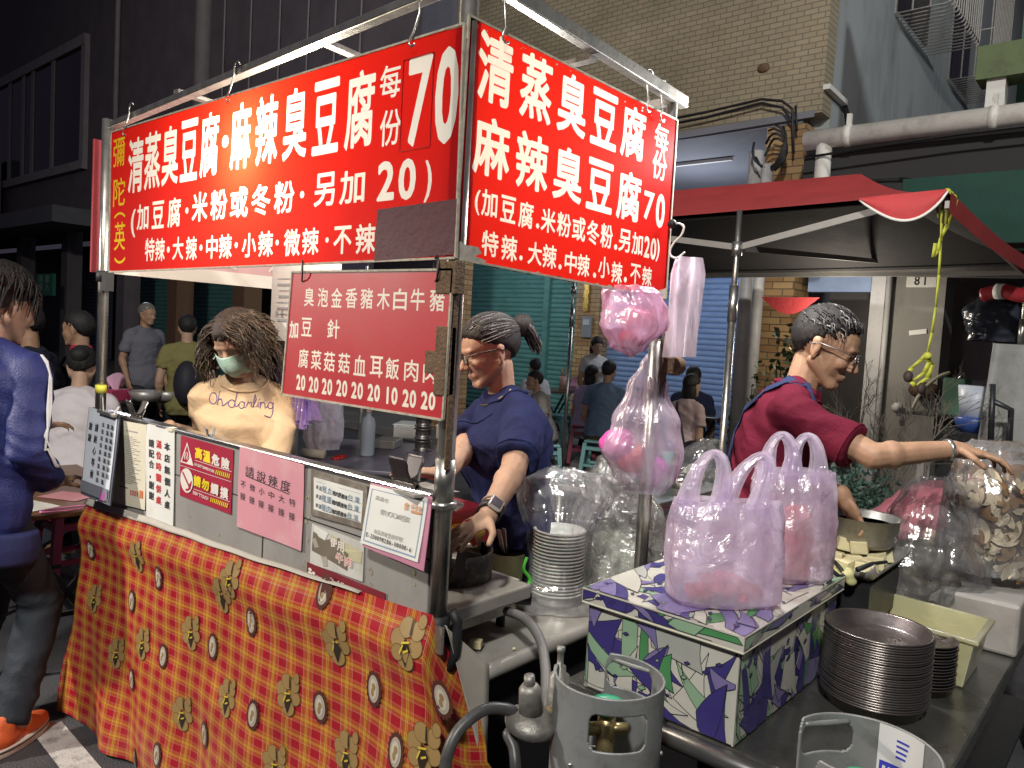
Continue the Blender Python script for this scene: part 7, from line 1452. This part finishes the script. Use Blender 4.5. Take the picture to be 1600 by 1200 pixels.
# right-hand group of diners
pt_ = [('seated man in grey-blue t-shirt seen from behind at the arcade table', 942, 9.0, math.atan2(.25, 1), cloth_m('grey_blue_tee', (.16, .24, .36)), dict(h=1.72, lean=.22, fat=1.12, pants=cloth_m('brown_shorts', (.10, .07, .05)), shoes=darkpant, hk=dict(front=.06, back=-.07, seed=31))),
 ('seated person in lilac top half hidden beside the man in grey-blue', 914, 9.3, math.atan2(-.1, 1), cloth_m('lilac_tee', (.42, .36, .52)), dict(h=1.55, lean=.15, female=True, pants=cloth_m('pale_shorts', (.40, .38, .40)), hk=dict(front=.06, back=-.1, seed=32), long=True)),
 ('woman in white t-shirt with ponytail sitting by the teal shutter', 838, 10.4, math.atan2(.9, .5), cloth_m('white_tee', (.62, .64, .66)), dict(h=1.58, lean=.18, female=True, pants=cloth_m('jeans_blue', (.10, .14, .22)), hk=dict(front=.06, back=-.08, seed=33))),
 ('woman in pale pink tee with black bag strap sitting by the blue shutter', 1066, 7.6, math.atan2(-.2, 1), cloth_m('pale_pink_tee', (.56, .43, .43)), dict(h=1.6, lean=.20, female=True, fat=1.08, pants=cloth_m('grey_jeans', (.15, .16, .18)), lh=dep(1030, 620, 7.6), hk=dict(front=.06, back=-.1, seed=34), long=True)),
 ('person in dark navy top behind the woman in pale pink', 1082, 8.5, math.atan2(.5, .8), cloth_m('dark_navy_tee', (.03, .04, .09)), dict(h=1.7, lean=.1, pants=darkpant, hk=dict(front=.06, back=-.07, seed=35))),
 ('blurred seated person in grey check behind the navy t-shirt woman', 858, 8.4, math.atan2(.6, -.8), cloth_m('grey_check', (.22, .20, .19)), dict(h=1.45, lean=.30, pants=darkpant, hk=dict(front=.06, back=-.07, seed=36)))]
ppl = []
for lb, x, d, yw, sh_, kk in pt_: ppl.append(easy(lb, seat_at(x, 620, d, .55), yw, sh_, sit=True, sleeve=.62, **kk))
w_ = easy('young woman with long black hair in white standing by the grey meter box', dep(927, 600, 10.6).xy.to_3d()+V((0, 0, .90)), math.atan2(-.9, -.55), cloth_m('white_blouse', (.50, .50, .50)), True and None, True, h=1.56, female=True, head=(0, -.25, 0), pants=darkpant, sleeve=.6, hk=dict(front=.055, side=-.06, back=-.12, seed=41, bulk=1.1))
o = ppl[3]; Q = lambda t, a, b: o.pel+o.up*t*o.s+o.f2*a*o.s+o.l2*b*o.s
strip(o, [Q(.53, .0, .10), Q(.50, -.10, .07), Q(.42, -.16, .02), Q(.30, -.16, -.06), Q(.18, -.16, -.12), Q(.08, -.14, -.17)], .03, 'bag_strap', black, o.o)
mb = MB(); mb.ell(Q(.02, -.06, -.24), (.08, .14, .11)); k = mb.build('shoulder_bag', M('black_bag', (.02, .02, .025), .5)); tag(k, 'black shoulder bag beside the woman in pale pink', 'bag')
for lb, x, d, m, g in (('teal plastic stool under the man in grey-blue', 938, 8.9, teal_p, None), ('teal plastic stool standing free by the teal shutter', 872, 10.5, teal_p, None), ('dark red plastic stool under the person in lilac', 912, 9.3, dred_p, None), ('teal plastic stool under the woman in white t-shirt', 838, 10.4, teal_p, None), ('dark red plastic stool under the woman in pale pink', 1066, 7.6, dred_p, None), ('bright green plastic stool by the brick pillar', 1150, 7.6, green_p, None), ('dark red plastic stool under the person in dark navy', 1082, 8.5, dred_p, None), ('teal plastic stool behind the navy t-shirt woman', 858, 8.4, teal_p, None)):
    p = dep(x, 640, d); stool(lb, (p.x, p.y, .12 if p.x > 7.5 else 0), m, 'plastic stools at the arcade tables')
def put(c, dz=0): return V((c.x, c.y, dz))
t1 = put(dep(985, 580, 10.0)); table('folding table where the man in grey-blue is eating', t1, TH-.3, 1.2, .7, dark_t, .86)
t2 = put(dep(868, 560, 11.0)); table('small folding table with chopstick holder by the teal shutter', t2, TH-.2, .9, .5, wood_t, .87)
k = thing('chopstick_holder', 'pale cylinder of chopsticks on the small table by the teal shutter', 'chopstick holder', tuple(t2+V((0, 0, .87)))); c = put(dep(883, 560, 10.9), .871); mb = MB(); mb.lathe([(.001, 0), (.06, 0), (.065, .2), (.06, .2), (.055, .01)], c, 16); mb.build('cup', M('peach_plastic', (.60, .40, .34), .5), k); mb = MB(); rnd = random.Random(6)
for i in range(9): mb.tube([c+V((rnd.uniform(-.03, .03), rnd.uniform(-.03, .03), .02)), c+V((rnd.uniform(-.06, .06), rnd.uniform(-.06, .06), .30))], .006, 5)
mb.build('chopsticks', M('bamboo', (.40, .24, .12), .6), k)
def tissue(label, c, yaw=0, s=1., col=(.50, .05, .14)):
    k = thing('tissue_box', label, 'tissue box', tuple(c)); mb = MB(); mb.box(c+V((0, 0, .045*s)), (.22*s, .12*s, .09*s), Rz(yaw)); mb.build('box', M('tissue_red' if col[0] == .50 else 'tissue_pink', col, .5), k, bev=.006); mb = MB(); rnd = random.Random(3)
    mb.grid(lambda u, v: c+V((.10*s*(u-.5)*(1+v), .05*s*math.sin(u*7)*(.4+v), .09*s+.11*s*v+.03*s*math.sin(u*9+v*3))), 12, 8); mb.build('tissue', M('pink_tissue', (.70, .42, .55), .8), k)
tissue('small pink tissue box on the small table by the teal shutter', put(dep(899, 560, 10.9), .871), .5, .9, (.60, .30, .45))
for lb, x, y, d, r, hh in (('steel hotpot bowl on the table by the man in grey-blue', 1000, 575, 9.9, .13, .12), ('dark food container on the table by the blue shutter', 1090, 580, 8.6, .12, .2)):
    mb = MB(); c = put(dep(x, y, d), .862); mb.lathe([(.001, 0), (r*.8, 0), (r, hh), (r*.97, hh), (r*.76, .01), (.001, .01)], c, 20); tag(mb.build('bowl', stainless if r > .125 else black), lb, 'bowl')
table('long folding table in front of the blue shutter', put(dep(1110, 585, 8.8)), TH-.5, 1.5, .6, dark_t, .86)
# serving cart behind the purple bags
k = thing('serving_cart', 'low steel serving cart with pots behind the right booth post', 'cart', (3.6, 2.05, 0)); ca, cb_ = V((3.3, 1.85, 0)), V((4.1, 2.5, 0)); mb = MB(); mb.bb(ca+V((0, 0, .78)), cb_+V((0, 0, .81))); mb.build('top', steeld, k, bev=.004)
for x in (3.33, 4.07):
    for y in (1.88, 2.47): mb = MB(); mb.tube([(x, y, 0), (x, y, .78)], .018, 8); mb.build('leg', steeld, k)
mb = MB(); mb.bb(ca+V((.03, .03, .3)), cb_+V((-.03, -.03, .32))); mb.build('shelf', steeld, k)
k = thing('thermos', 'teal flask with navy lid on the serving cart', 'flask', (3.8, 2.3, .81)); c = put(dep(1047, 680, 4.55), .81); mb = MB(); mb.lathe([(.001, 0), (.035, 0), (.037, .15), (.034, .16)], c, 16); mb.build('flask_body', M('flask_teal', (.12, .46, .40), .3), k); mb = MB(); mb.lathe([(.036, .155), (.038, .16), (.034, .20), (.02, .215), (.001, .215)], c, 16); mb.build('lid', M('flask_navy', (.03, .04, .14), .4), k)
k = thing('steel_pot', 'small steel pot on the serving cart', 'pot', (3.6, 2.1, .81)); c = put(dep(1068, 705, 4.2), .81); mb = MB(); mb.lathe([(.001, 0), (.05, 0), (.053, .075), (.050, .075), (.045, .01), (.001, .01)], c, 22); mb.build('pot_body', M('bright_steel'), k); mb = MB(); mb.lathe([(.054, .076), (.02, .085), (.001, .086)], c, 22); mb.build('lid', steeld, k)
k = thing('clear_food_bag', 'clear bag of white mushrooms on the serving cart', 'plastic bag', (3.9, 2.1, .81)); c = put(dep(1088, 690, 4.5), .812); mb = MB(); bagmesh(mb, c, [(0, .12, .10, 0, 0), (.25, .14, .11, 0, 0), (.7, .08, .06, .03, 0), (1, .05, .01, .08, 0)], .24, -.7, 81, .016, 60, 40, .8); mb.build('bag', clearf, k)
heap('white_mushrooms', 'pale whole mushrooms inside the clear bag on the cart', 'mushrooms', c, .08, .07, .07, 22, .024, M('pale_mushroom', (.58, .56, .52), .6), 14)
# tables and things between the two women
table('dark folding table holding spray bottle and burner tins', V((3.3, 3.98, 0)), .64, 1.2, .85, M('violet_grey_top', (.14, .13, .17), .3, 0, .2, 5), .75)  # table top in an even dark violet-grey
tz = .7505
k = thing('spray_bottle', 'frosted squeeze bottle standing on the dark table', 'bottle', (2.3, 3.0, tz)); c = onZ(573, 712, tz); c = V((c.x, c.y, tz)); c = onZ(573, 712, tz)
mb = MB(); mb.lathe([(.001, 0), (.044, 0), (.048, .01), (.048, .21), (.040, .245), (.018, .265), (.018, .285)], c, 20); mb.build('bottle_body', M('frosted_plastic', (.46, .54, .62), .4, 0, .05, 8, sss=.3), k); mb = MB(); mb.lathe([(.02, .282), (.02, .30), (.010, .306), (.008, .33), (.001, .331)], c, 14); mb.build('cap', M('bottle_cap_pink', (.55, .38, .40), .5), k)
for i in range(3):
    k = thing('burner_tin', ('lowest', 'middle', 'topmost')[i]+' of the three dark pierced burner tins stacked on the dark table', 'burner', (3, 3.3, tz)); c = onZ(660, 704, tz); c = V((c.x, c.y, tz+.085*i)); mb = MB()
    mb.lathe([(.001, 0), (.062, 0), (.066, .004), (.055, .010), (.053, .06), (.066, .066), (.068, .072), (.05, .075), (.001, .07)], c, 24); mb.build('tin_body', M('burner_steel', (.13, .12, .115), .35, .7, .3, 20), k); mb = MB()
    for q in range(12): a = q*PI/6; mb.tube([c+V((.0535*math.cos(a), .0535*math.sin(a), .035)), c+V((.0555*math.cos(a), .0555*math.sin(a), .035))], .007, 8)
    mb.build('vent_ring', black, k)
for lb, x, y, d, sx, sy, sz, col in (('shallow clear box of food on the dark table', 607, 698, 0, .24, .15, .05, (.50, .50, .42)), ('cloudy lidded box behind the burner tins', 638, 682, 0, .26, .18, .10, (.55, .58, .56)), ('cloudy box with green lid right of the burner tins', 700, 684, 0, .2, .16, .10, (.45, .52, .48))):
    c = onZ(x, y, tz); k = thing('food_box', lb, 'container', (c.x, c.y, tz)); mb = MB(); mb.box((c.x, c.y, tz+sz/2), (sx, sy, sz), Rz(.6)); mb.build('box', film('box_plastic', (.7, .68, .64), .25), k, bev=.008); mb = MB(); mb.box((c.x, c.y, tz+sz+.004), (sx+.01, sy+.01, .008), Rz(.6)); mb.build('lid', M('lid_'+str(sx), col, .4), k, bev=.003)
k = thing('scissors', 'red-handled scissors lying on the near end of the dark table', 'scissors', (2.1, 2.9, tz)); c = onZ(530, 716, tz); c.z = tz+.006; mb = MB()
for s in (-1, 1): mb.tube([c+V((.035*math.cos(a)+.03*s, .022*math.sin(a)+.02*s, 0)) for a in [i*PI/6 for i in range(12)]], .007, 6, 0, True)
mb.build('handles', M('red_plastic'), k); mb = MB(); mb.bar(c+V((.02, .04, 0)), c+V((-.10, .10, 0)), .016, .003); mb.build('blades', steel, k)
k = thing('paper_roll', 'white paper roll lying beside the scissors', 'roll', (2, 2.9, tz)); c = onZ(490, 716, tz); c.z = tz+.03; mb = MB(); mb.tube([c+V((-.04, .06, 0)), c+V((.04, -.06, 0))], .03, 16); mb.build('roll_body', paper_c, k)
for lb, x, d, w0, h0, m in (('bunch of violet plastic bags hanging beside the rear post', 478, 2.95, .085, .27, film('violet_film', (.58, .40, .95), .15, .5, .25, .4, 18., None, .15)), ('pale lilac bag bunch hanging behind the violet one', 452, 3.05, .07, .30, film('pale_violet_film', (.72, .60, .90), .2, .5, .25, .4, 18., None, .15))):
    k = thing('hanging_bags', lb, 'plastic bags', tuple(dep(x, 560, d))); c = dep(x, 560, d); mb = MB()
    for j in range(6):
        ox = (j-2.5)/6; mb.grid(lambda u, v, ox=ox, j=j: c+RT*(w0*(.5+.5*v)*(ox*2+.28*(u-.5)*(1+v))*.8)+V((-.5*.01*j-.012*math.sin(u*9+j+v*3), .02*math.sin(u*5+j), -h0*v*(1-.06*(j % 3))-.0)), 8, 10)
    mb.build('bags', m, k)
k = thing('white_food_bag', 'white translucent carrier bag standing behind the rear post', 'plastic bag', tuple(dep(498, 705, 3.15))); mb = MB(); c = dep(505, 700, 3.15); bagmesh(mb, c, [(0, .055, .05, 0, 0), (.2, .075, .06, 0, 0), (.7, .065, .05, 0, 0), (.9, .05, .03, .0, 0), (1, .03, .01, 0, 0)], .26, -.9, 91, .009, 60, 50, .4); mb.build('bag', film('white_film', (.74, .75, .86), .12, .5, .25, .5, 16., None, .15), k)
mb = MB(); mb.bb((1.75, 2.35, .70), (2.15, 2.75, .9)); tag(mb.build('stool_box', M('dark_box', (.05, .05, .06), .6)), 'dark box under the white translucent bag', 'box')
mb = MB(); mb.bb((1.45, 1.55, .80), (1.75, 1.92, 1.06)); tag(mb.build('red_crate', M('red_crate_plastic', (.30, .02, .03), .4, 0, .15, 10), bev=.01), 'dark red plastic crate behind the corner post', 'crate')
# left side: table, diners, standing man, scooter
table('brown folding table at the left end of the booth', V((1.30, 3.98, 0)), 1.50, 1.1, .60, wood_t, .75)
k = thing('order_sheet', 'pale order sheet on the brown folding table', 'paper', (1.2, 3.6, .752)); mb = MB(); mb.box((1.12, 3.62, .7525), (.16, .22, .001), Rz(.3)); mb.build('sheet', paper_w, k)
k = thing('order_sheet', 'pink order sheet beside the pale one on the brown table', 'paper', (1.3, 3.7, .752)); mb = MB(); mb.box((1.32, 3.72, .7525), (.14, .2, .001), Rz(.5)); mb.build('sheet', pinkp, k)
k = thing('cord_loop', 'bright pink cord loop on the near edge of the brown table', 'cord', (1.25, 3.45, .755)); mb = MB(); mb.tube([V((1.22+.10*math.cos(a), 3.46+.03*math.sin(a), .756)) for a in [i*PI/8 for i in range(16)]], .004, 6, 0, True); mb.build('loop', M('pink_cord_plastic', (.80, .25, .50), .4), k)
table('dark folding table with tissue box further left behind the post', V((3.3, 8.0, 0)), .7, 1.4, .7, M('dark_brown_top', (.09, .055, .05), .4, 0, .2, 6), .78)
tissue('red tissue box with pink tissues on the far left table', V((3.02, 7.45, .78)), .5, 1.15)
for lb, dx, dy, r in (('round steel bowl beside the red tissue box', .25, .25, .16), ('second steel bowl further along the far left table', .45, .35, .13)): mb = MB(); mb.lathe([(.001, 0), (r*.7, 0), (r, .09), (r*.97, .09), (r*.66, .012), (.001, .012)], (3.02+dx, 7.45-dy*.3, .781), 22); tag(mb.build('bowl', stainless), lb, 'bowl')
k = easy('woman in white top with hair tied sitting with her back turned beside the left post', V((1.72, 4.80, .62)), math.atan2(.85, .5), cloth_m('white_tank', (.58, .54, .56)), h=1.62, lean=.28, female=True, fat=1.22, sit=True, head=(0, -.35, 0), sleeve=.45, pants=darkpant, hk=dict(front=.06, side=.02, back=-.06, seed=51, bulk=1.1)); mb = MB(); mb.ell(k.c-k.f*.10*k.s+k.u*.05*k.s, (.05, .05, .045)); mb.build('hair_bun', hair_b, k.o); stool('dark red plastic stool under the woman in white top', (1.72, 4.80, 0), dred_p, 'plastic stools at the arcade tables')
k = easy('crop-haired man in black t-shirt looking left behind the track jacket', V((1.72, 5.35, .80)), math.atan2(.80, -.72), cloth_m('black_tee', (.022, .024, .04)), h=1.68, lean=.12, head=(-.10, 0, 0), fat=1.1, skinm=skin_d, sleeve=.6, pants=darkpant, hk=dict(front=.075, side=.03, back=-.05, seed=52, bulk=1.04, lump=.001))
k = easy('second man in dark shirt with red collar behind the crop-haired man', V((2.10, 5.75, .78)), math.atan2(.7, -.8), cloth_m('black_shirt', (.02, .02, .03)), h=1.66, head=(-.2, -.05, 0), skinm=skin_d, sleeve=.6, pants=darkpant, hk=dict(front=.06, back=-.08, seed=53, bulk=1.1)); mb = MB(); mb.lathe([(.065, -.02), (.075, .0), (.062, .035)], k.nb, 18); mb.build('collar', M('crimson_collar', (.40, .02, .06), .7), k.o)
k = easy('grey-haired man in grey polo standing by a parked scooter in the street', V((3.85, 8.75, .92)), math.atan2(-.9, .15), cloth_m('grey_polo', (.16, .16, .19)), hair_g, h=1.66, head=(.15, -.05, 0), fat=1.12, skinm=skin_d, sleeve=.7, pants=darkpant, shoes=darkpant, hk=dict(front=.07, back=-.06, seed=54))
k = easy('person in olive top with backpack seen from behind beyond the curly-haired woman', V((3.62, 7.30, .80)), math.atan2(.9, .4), cloth_m('olive_tee', (.22, .20, .08)), h=1.68, fat=1.1, pants=darkpant, sleeve=.6, hk=dict(front=.06, back=-.08, seed=55)); mb = MB(); mb.ell(k.pel+k.up*.16-k.f2*.18, (.17, .12, .22), Rz(1.1)); bp_ = mb.build('backpack', M('black_backpack', (.02, .02, .03), .7)); tag(bp_, 'black backpack on the person in olive top', 'backpack')
sc_ = thing('scooter', 'dark parked motor scooter beside the grey-haired man', 'scooter', (4.6, 8.9, 0)); sb = V((4.5, 8.9, 0)); dk = M('scooter_dark', (.03, .03, .035), .3, .2); R = Rz(-.5)
for x in (-.6, .62): mb = MB(); q = R @ V((0, 1, 0)); mb.tube([sb+R @ V((x+.2*math.cos(a), 0, .24+.2*math.sin(a))) for a in [i*PI/10 for i in range(20)]], .05, 8, 0, True); mb.build('wheel', black, sc_)
mb = MB(); mb.ell(sb+R @ V((-.45, 0, .55)), (.42, .15, .18), R); mb.ell(sb+R @ V((.05, 0, .35)), (.35, .16, .08), R); mb.ell(sb+R @ V((.5, 0, .62)), (.12, .18, .36), R); mb.ell(sb+R @ V((.55, 0, .95)), (.14, .13, .10), R); meshobj('body_shell', remesh(mb, .02, 3), dk, sc_)
mb = MB(); mb.ell(sb+R @ V((-.45, 0, .76)), (.40, .14, .06), R); mb.build('seat', black, sc_); mb = MB(); mb.tube([sb+R @ V((.45, -.33, 1.02)), sb+R @ V((.5, 0, 1.0)), sb+R @ V((.45, .33, 1.02))], .018, 8); mb.build('handlebar', blackmet, sc_)
for s in (-1, 1): mb = MB(); mb.tube([sb+R @ V((.47, s*.25, 1.02)), sb+R @ V((.45, s*.32, 1.28))], .008, 6); mb.ell(sb+R @ V((.45, s*.32, 1.33)), (.02, .06, .045), R); mb.build('mirror', M('mirror_glass', (.7, .7, .72), .1, .9), sc_)
mb = MB(); mb.bar(sb+R @ V((.2, -.25, 1.0)), sb+R @ V((.65, -.1, 1.12)), .12, .01); mb.build('folded_paper', M('tan_paper', (.35, .20, .12), .7), sc_)
# right background: person bent over, bushes, branches, tarp, trolley, bin
k = easy('person in rose t-shirt bending low behind the food bags with black hair hanging', dep(1352, 850, 4.0), math.atan2(-.80, .60), cloth_m('rose_tee', (.46, .15, .19)), h=1.6, lean=.95, fat=1.12, head=(0, -.95, 0), lh=dep(1420, 900, 3.8), rh=dep(1400, 900, 3.6), pants=darkpant, female=True, hk=dict(front=.05, side=-.05, back=-.1, seed=61, bulk=1.12), sleeve=.7)
def bush(label, c, rx, ry, h, n, mat, seed, leaf=.018, stem=True):
    rnd = random.Random(seed); t = thing('bush', label, 'bush', tuple(c)); mb = MB(); c = V(c)
    for i in range(n):
        a = rnd.random()*2*PI; ph = math.acos(rnd.random()*1.0); q = rnd.uniform(.55, 1)*(1+.25*noise.noise(V((a*2, ph*3, seed)))); p = c+V((rx*q*math.sin(ph)*math.cos(a), ry*q*math.sin(ph)*math.sin(a), h*q*math.cos(ph))); d = V((rnd.gauss(0, 1), rnd.gauss(0, 1), rnd.gauss(.4, 1))).normalized(); s_ = d.orthogonal().normalized(); s_ = Matrix.Rotation(rnd.random()*6, 3, d) @ s_; w2 = leaf*rnd.uniform(.3, .5); l2_ = leaf*rnd.uniform(.8, 1.6)
        mb.add([p, p+d*l2_*.5+s_*w2, p+d*l2_, p+d*l2_*.5-s_*w2], [(0, 1, 2, 3)])
    mb.build('foliage', mat, t); mb = MB()
    for i in range(7): a = i*.9; mb.tube([c+V((.02*math.cos(a), .02*math.sin(a), 0)), c+V((rx*.5*math.cos(a), ry*.5*math.sin(a), h*.75))], .006, 5)
    mb.build('stem', M('twig_brown', (.08, .06, .045), .8), t)
bush_m = M('blue_green_leaves', (.05, .10, .08), .6, 0, .4, 12); bush_n = M('dark_green_leaves', (.035, .07, .025), .6, 0, .4, 12)
c = dep(1325, 850, 4.6); bush('clipped blue-green bush behind the man in maroon', (c.x, c.y, .35), .55, .42, .58, 5200, bush_m, 4, .028)
mb = MB(); mb.lathe([(.001, 0), (.26, 0), (.34, .42), (.36, .42), (.33, .40)], (c.x, c.y, 0), 22); tag(mb.build('plant_pot', M('plant_pot_dark', (.06, .05, .045), .7)), 'dark plant pot under the clipped bush', 'pot')
c = dep(1232, 640, 6.6); bush('thin leafy creeper growing up beside the brick pillar', (c.x, c.y, .12), .22, .25, 1.75, 900, bush_n, 5, .06)
c = dep(1185, 640, 6.9); bush('sparse leafy plant in front of the drain pipe', (c.x, c.y, .12), .12, .14, 1.5, 220, bush_n, 6, .05)
tw = thing('bare_shrub', 'bare twiggy shrub behind the man in maroon', 'shrub', tuple(dep(1370, 780, 5.6))); rnd = random.Random(17); mb = MB()
def twig(p, d, L, r, lv):
    q = p+d*L; mb.tube([p, p.lerp(q, .5)+V((rnd.uniform(-1, 1), rnd.uniform(-1, 1), 0))*L*.08, q], [r, r*.85, r*.7], 4, cap=False)
    if lv:
        for i in range(3): twig(p.lerp(q, rnd.uniform(.4, 1)), (d+V((rnd.uniform(-.9, .9), rnd.uniform(-.9, .9), rnd.uniform(-.35, .55)))).normalized(), L*rnd.uniform(.5, .75), r*.62, lv-1)
for i in range(6): b = dep(1340+14*i, 800, 5.6); b.z = .3; twig(b, V((rnd.uniform(-.3, .3), rnd.uniform(-.3, .3), 1)).normalized(), .62, .009, 4)
mb.build('branches', M('twig_grey', (.17, .15, .12), .8), tw)
k = thing('bent_branch', 'pale bent branch in front of the grey column', 'branch', tuple(dep(1470, 640, 6.9))); mb = MB(); P_ = lambda x, y: dep(x, y, 6.9); mb.tube(curve([P_(1424, 645), P_(1432, 625), P_(1448, 603), P_(1468, 588), P_(1484, 582)], 5), .016, 7); mb.build('branch_wood', M('pale_wood', (.36, .33, .26), .7), k)
k = thing('wall_tap', 'grey water pipe and tap low on the grey column', 'tap', tuple(dep(1403, 640, 7.0))); mb = MB(); P_ = lambda x, y: dep(x, y, 7.0); mb.tube([P_(1403, 637), P_(1412, 642), P_(1480, 648)], .028, 8); mb.ell(P_(1402, 637), .05); mb.tube([P_(1403, 640), P_(1412, 665)], .025, 8); mb.build('tap_pipe', pvc, k)
mb = MB(); mb.ell(dep(1445, 610, 7.1), (.14, .14, .08)); tag(mb.build('birds_nest', M('nest_brown', (.09, .05, .035), .9, 0, .4, 30, .8, 60)), 'brown clump of debris hooked on the grey column', 'debris')
k = thing('green_letter_box', 'dark green metal box standing beside the grey column', 'box', tuple(dep(1490, 620, 6.7))); a, b = dep(1474, 590, 6.7), dep(1508, 650, 6.7); mb = MB(); mb.bb((a.x, b.y, b.z), (a.x+.3, a.y, a.z)); mb.build('box_body', green_m, k, bev=.01); mb = MB(); mb.tube([(a.x+.1, (a.y+b.y)/2, .12), (a.x+.1, (a.y+b.y)/2, b.z)], .03, 8); mb.build('stand', blackmet, k); mb = MB(); mb.tube([dep(1497, 592, 6.66), dep(1506, 582, 6.66), dep(1507, 640, 6.66)], .008, 6); mb.build('wire_handle', steel, k)
k = thing('grey_tarp', 'pale grey tarpaulin wall hanging at the right edge', 'tarp', tuple(dep(1570, 600, 5.6))); mb = MB(); A, B_ = dep(1552, 536, 5.6), dep(1700, 545, 5.2)
mb.grid(lambda u, v: A.lerp(B_, u)+V((.03*math.sin(u*14+v*2)+.02*math.sin(v*6+u*3), .03*math.sin(u*11), -1.35*v))-RT*(.10*v*(1-u)), 40, 20); mb.build('sheet', M('grey_tarp_cloth', (.36, .37, .36), .75, 0, .15, 4, .4, 30, dirt=(.2, .2, .19), ds=5), k, solid=.004)
k = thing('hand_trolley', 'dark folding hand trolley leaning on the grey tarpaulin', 'trolley', tuple(dep(1565, 640, 5.3))); P_ = lambda x, y: dep(x, y, 5.3); mb = MB(); mb.tube([P_(1551, 600), P_(1548, 690)], .02, 8); mb.tube([P_(1552, 627), P_(1580, 640), P_(1577, 692)], .02, 8); mb.tube([P_(1580, 640), P_(1574, 700)], .016, 8); mb.build('frame', M('dark_tube', (.06, .065, .075), .4, .5), k)
k = thing('red_roll', 'red rolled awning with white band at the right edge', 'roll', tuple(dep(1570, 460, 6.0))); mb = MB(); A, B_ = dep(1536, 461, 6.0), dep(1640, 462, 5.6); mb.tube(curve([A, A.lerp(B_, .3)+V((0, 0, .03)), A.lerp(B_, .6), B_], 5), .055, 14); mb.build('roll_body', M('red_vinyl', (.30, .02, .03), .4), k); mb = MB(); q = A.lerp(B_, .27)+V((0, 0, .028)); d = (B_-A).normalized(); mb.tube([q-d*.03, q+d*.03], .06, 14); mb.build('white_band', white_paint, k)
k = thing('dark_bag_heap', 'dark plastic bags hanging under the red roll', 'bags', tuple(dep(1575, 500, 6.3))); mb = MB(); bagmesh(mb, dep(1575, 535, 6.3), [(0, .3, .1, 0, 0), (.5, .34, .14, 0, 0), (1, .2, .1, 0, 0)], .42, -.9, 95, .03, 60, 40, .5); mb.build('bag', M('dark_plastic', (.03, .035, .05), .25, 0, .2, 10), k)
k = thing('white_bucket', 'white and blue bucket lid beside the grey tarpaulin', 'bucket', tuple(dep(1522, 640, 6.0))); a = dep(1522, 655, 6.0); mb = MB(); mb.lathe([(.001, 0), (.10, 0), (.13, .26), (.001, .26)], (a.x, a.y, a.z), 18); mb.build('bucket_body', M('bucket_white', (.55, .60, .70), .4), k); mb = MB(); mb.lathe([(.105, -.10), (.14, 0.0), (.12, .02)], (a.x, a.y, a.z), 18); mb.build('blue_base', M('bucket_blue', (.05, .10, .35), .4), k); mb = MB(); mb.bb((a.x-.2, a.y-.2, .12), (a.x+.2, a.y+.2, a.z-.1)); mb.build('stand', black, k)
k = thing('dish_rack', 'grey steel rack behind the bending person', 'rack', tuple(dep(1380, 700, 5.0))); a, b = dep(1362, 700, 5.0), dep(1440, 720, 5.0); mb = MB(); mb.bar(a, b, .04, .04); mb.bar(a, V((a.x, a.y, 0)), .04, .04); mb.bar(b, V((b.x, b.y, 0)), .04, .04); mb.build('frame', steeld, k)
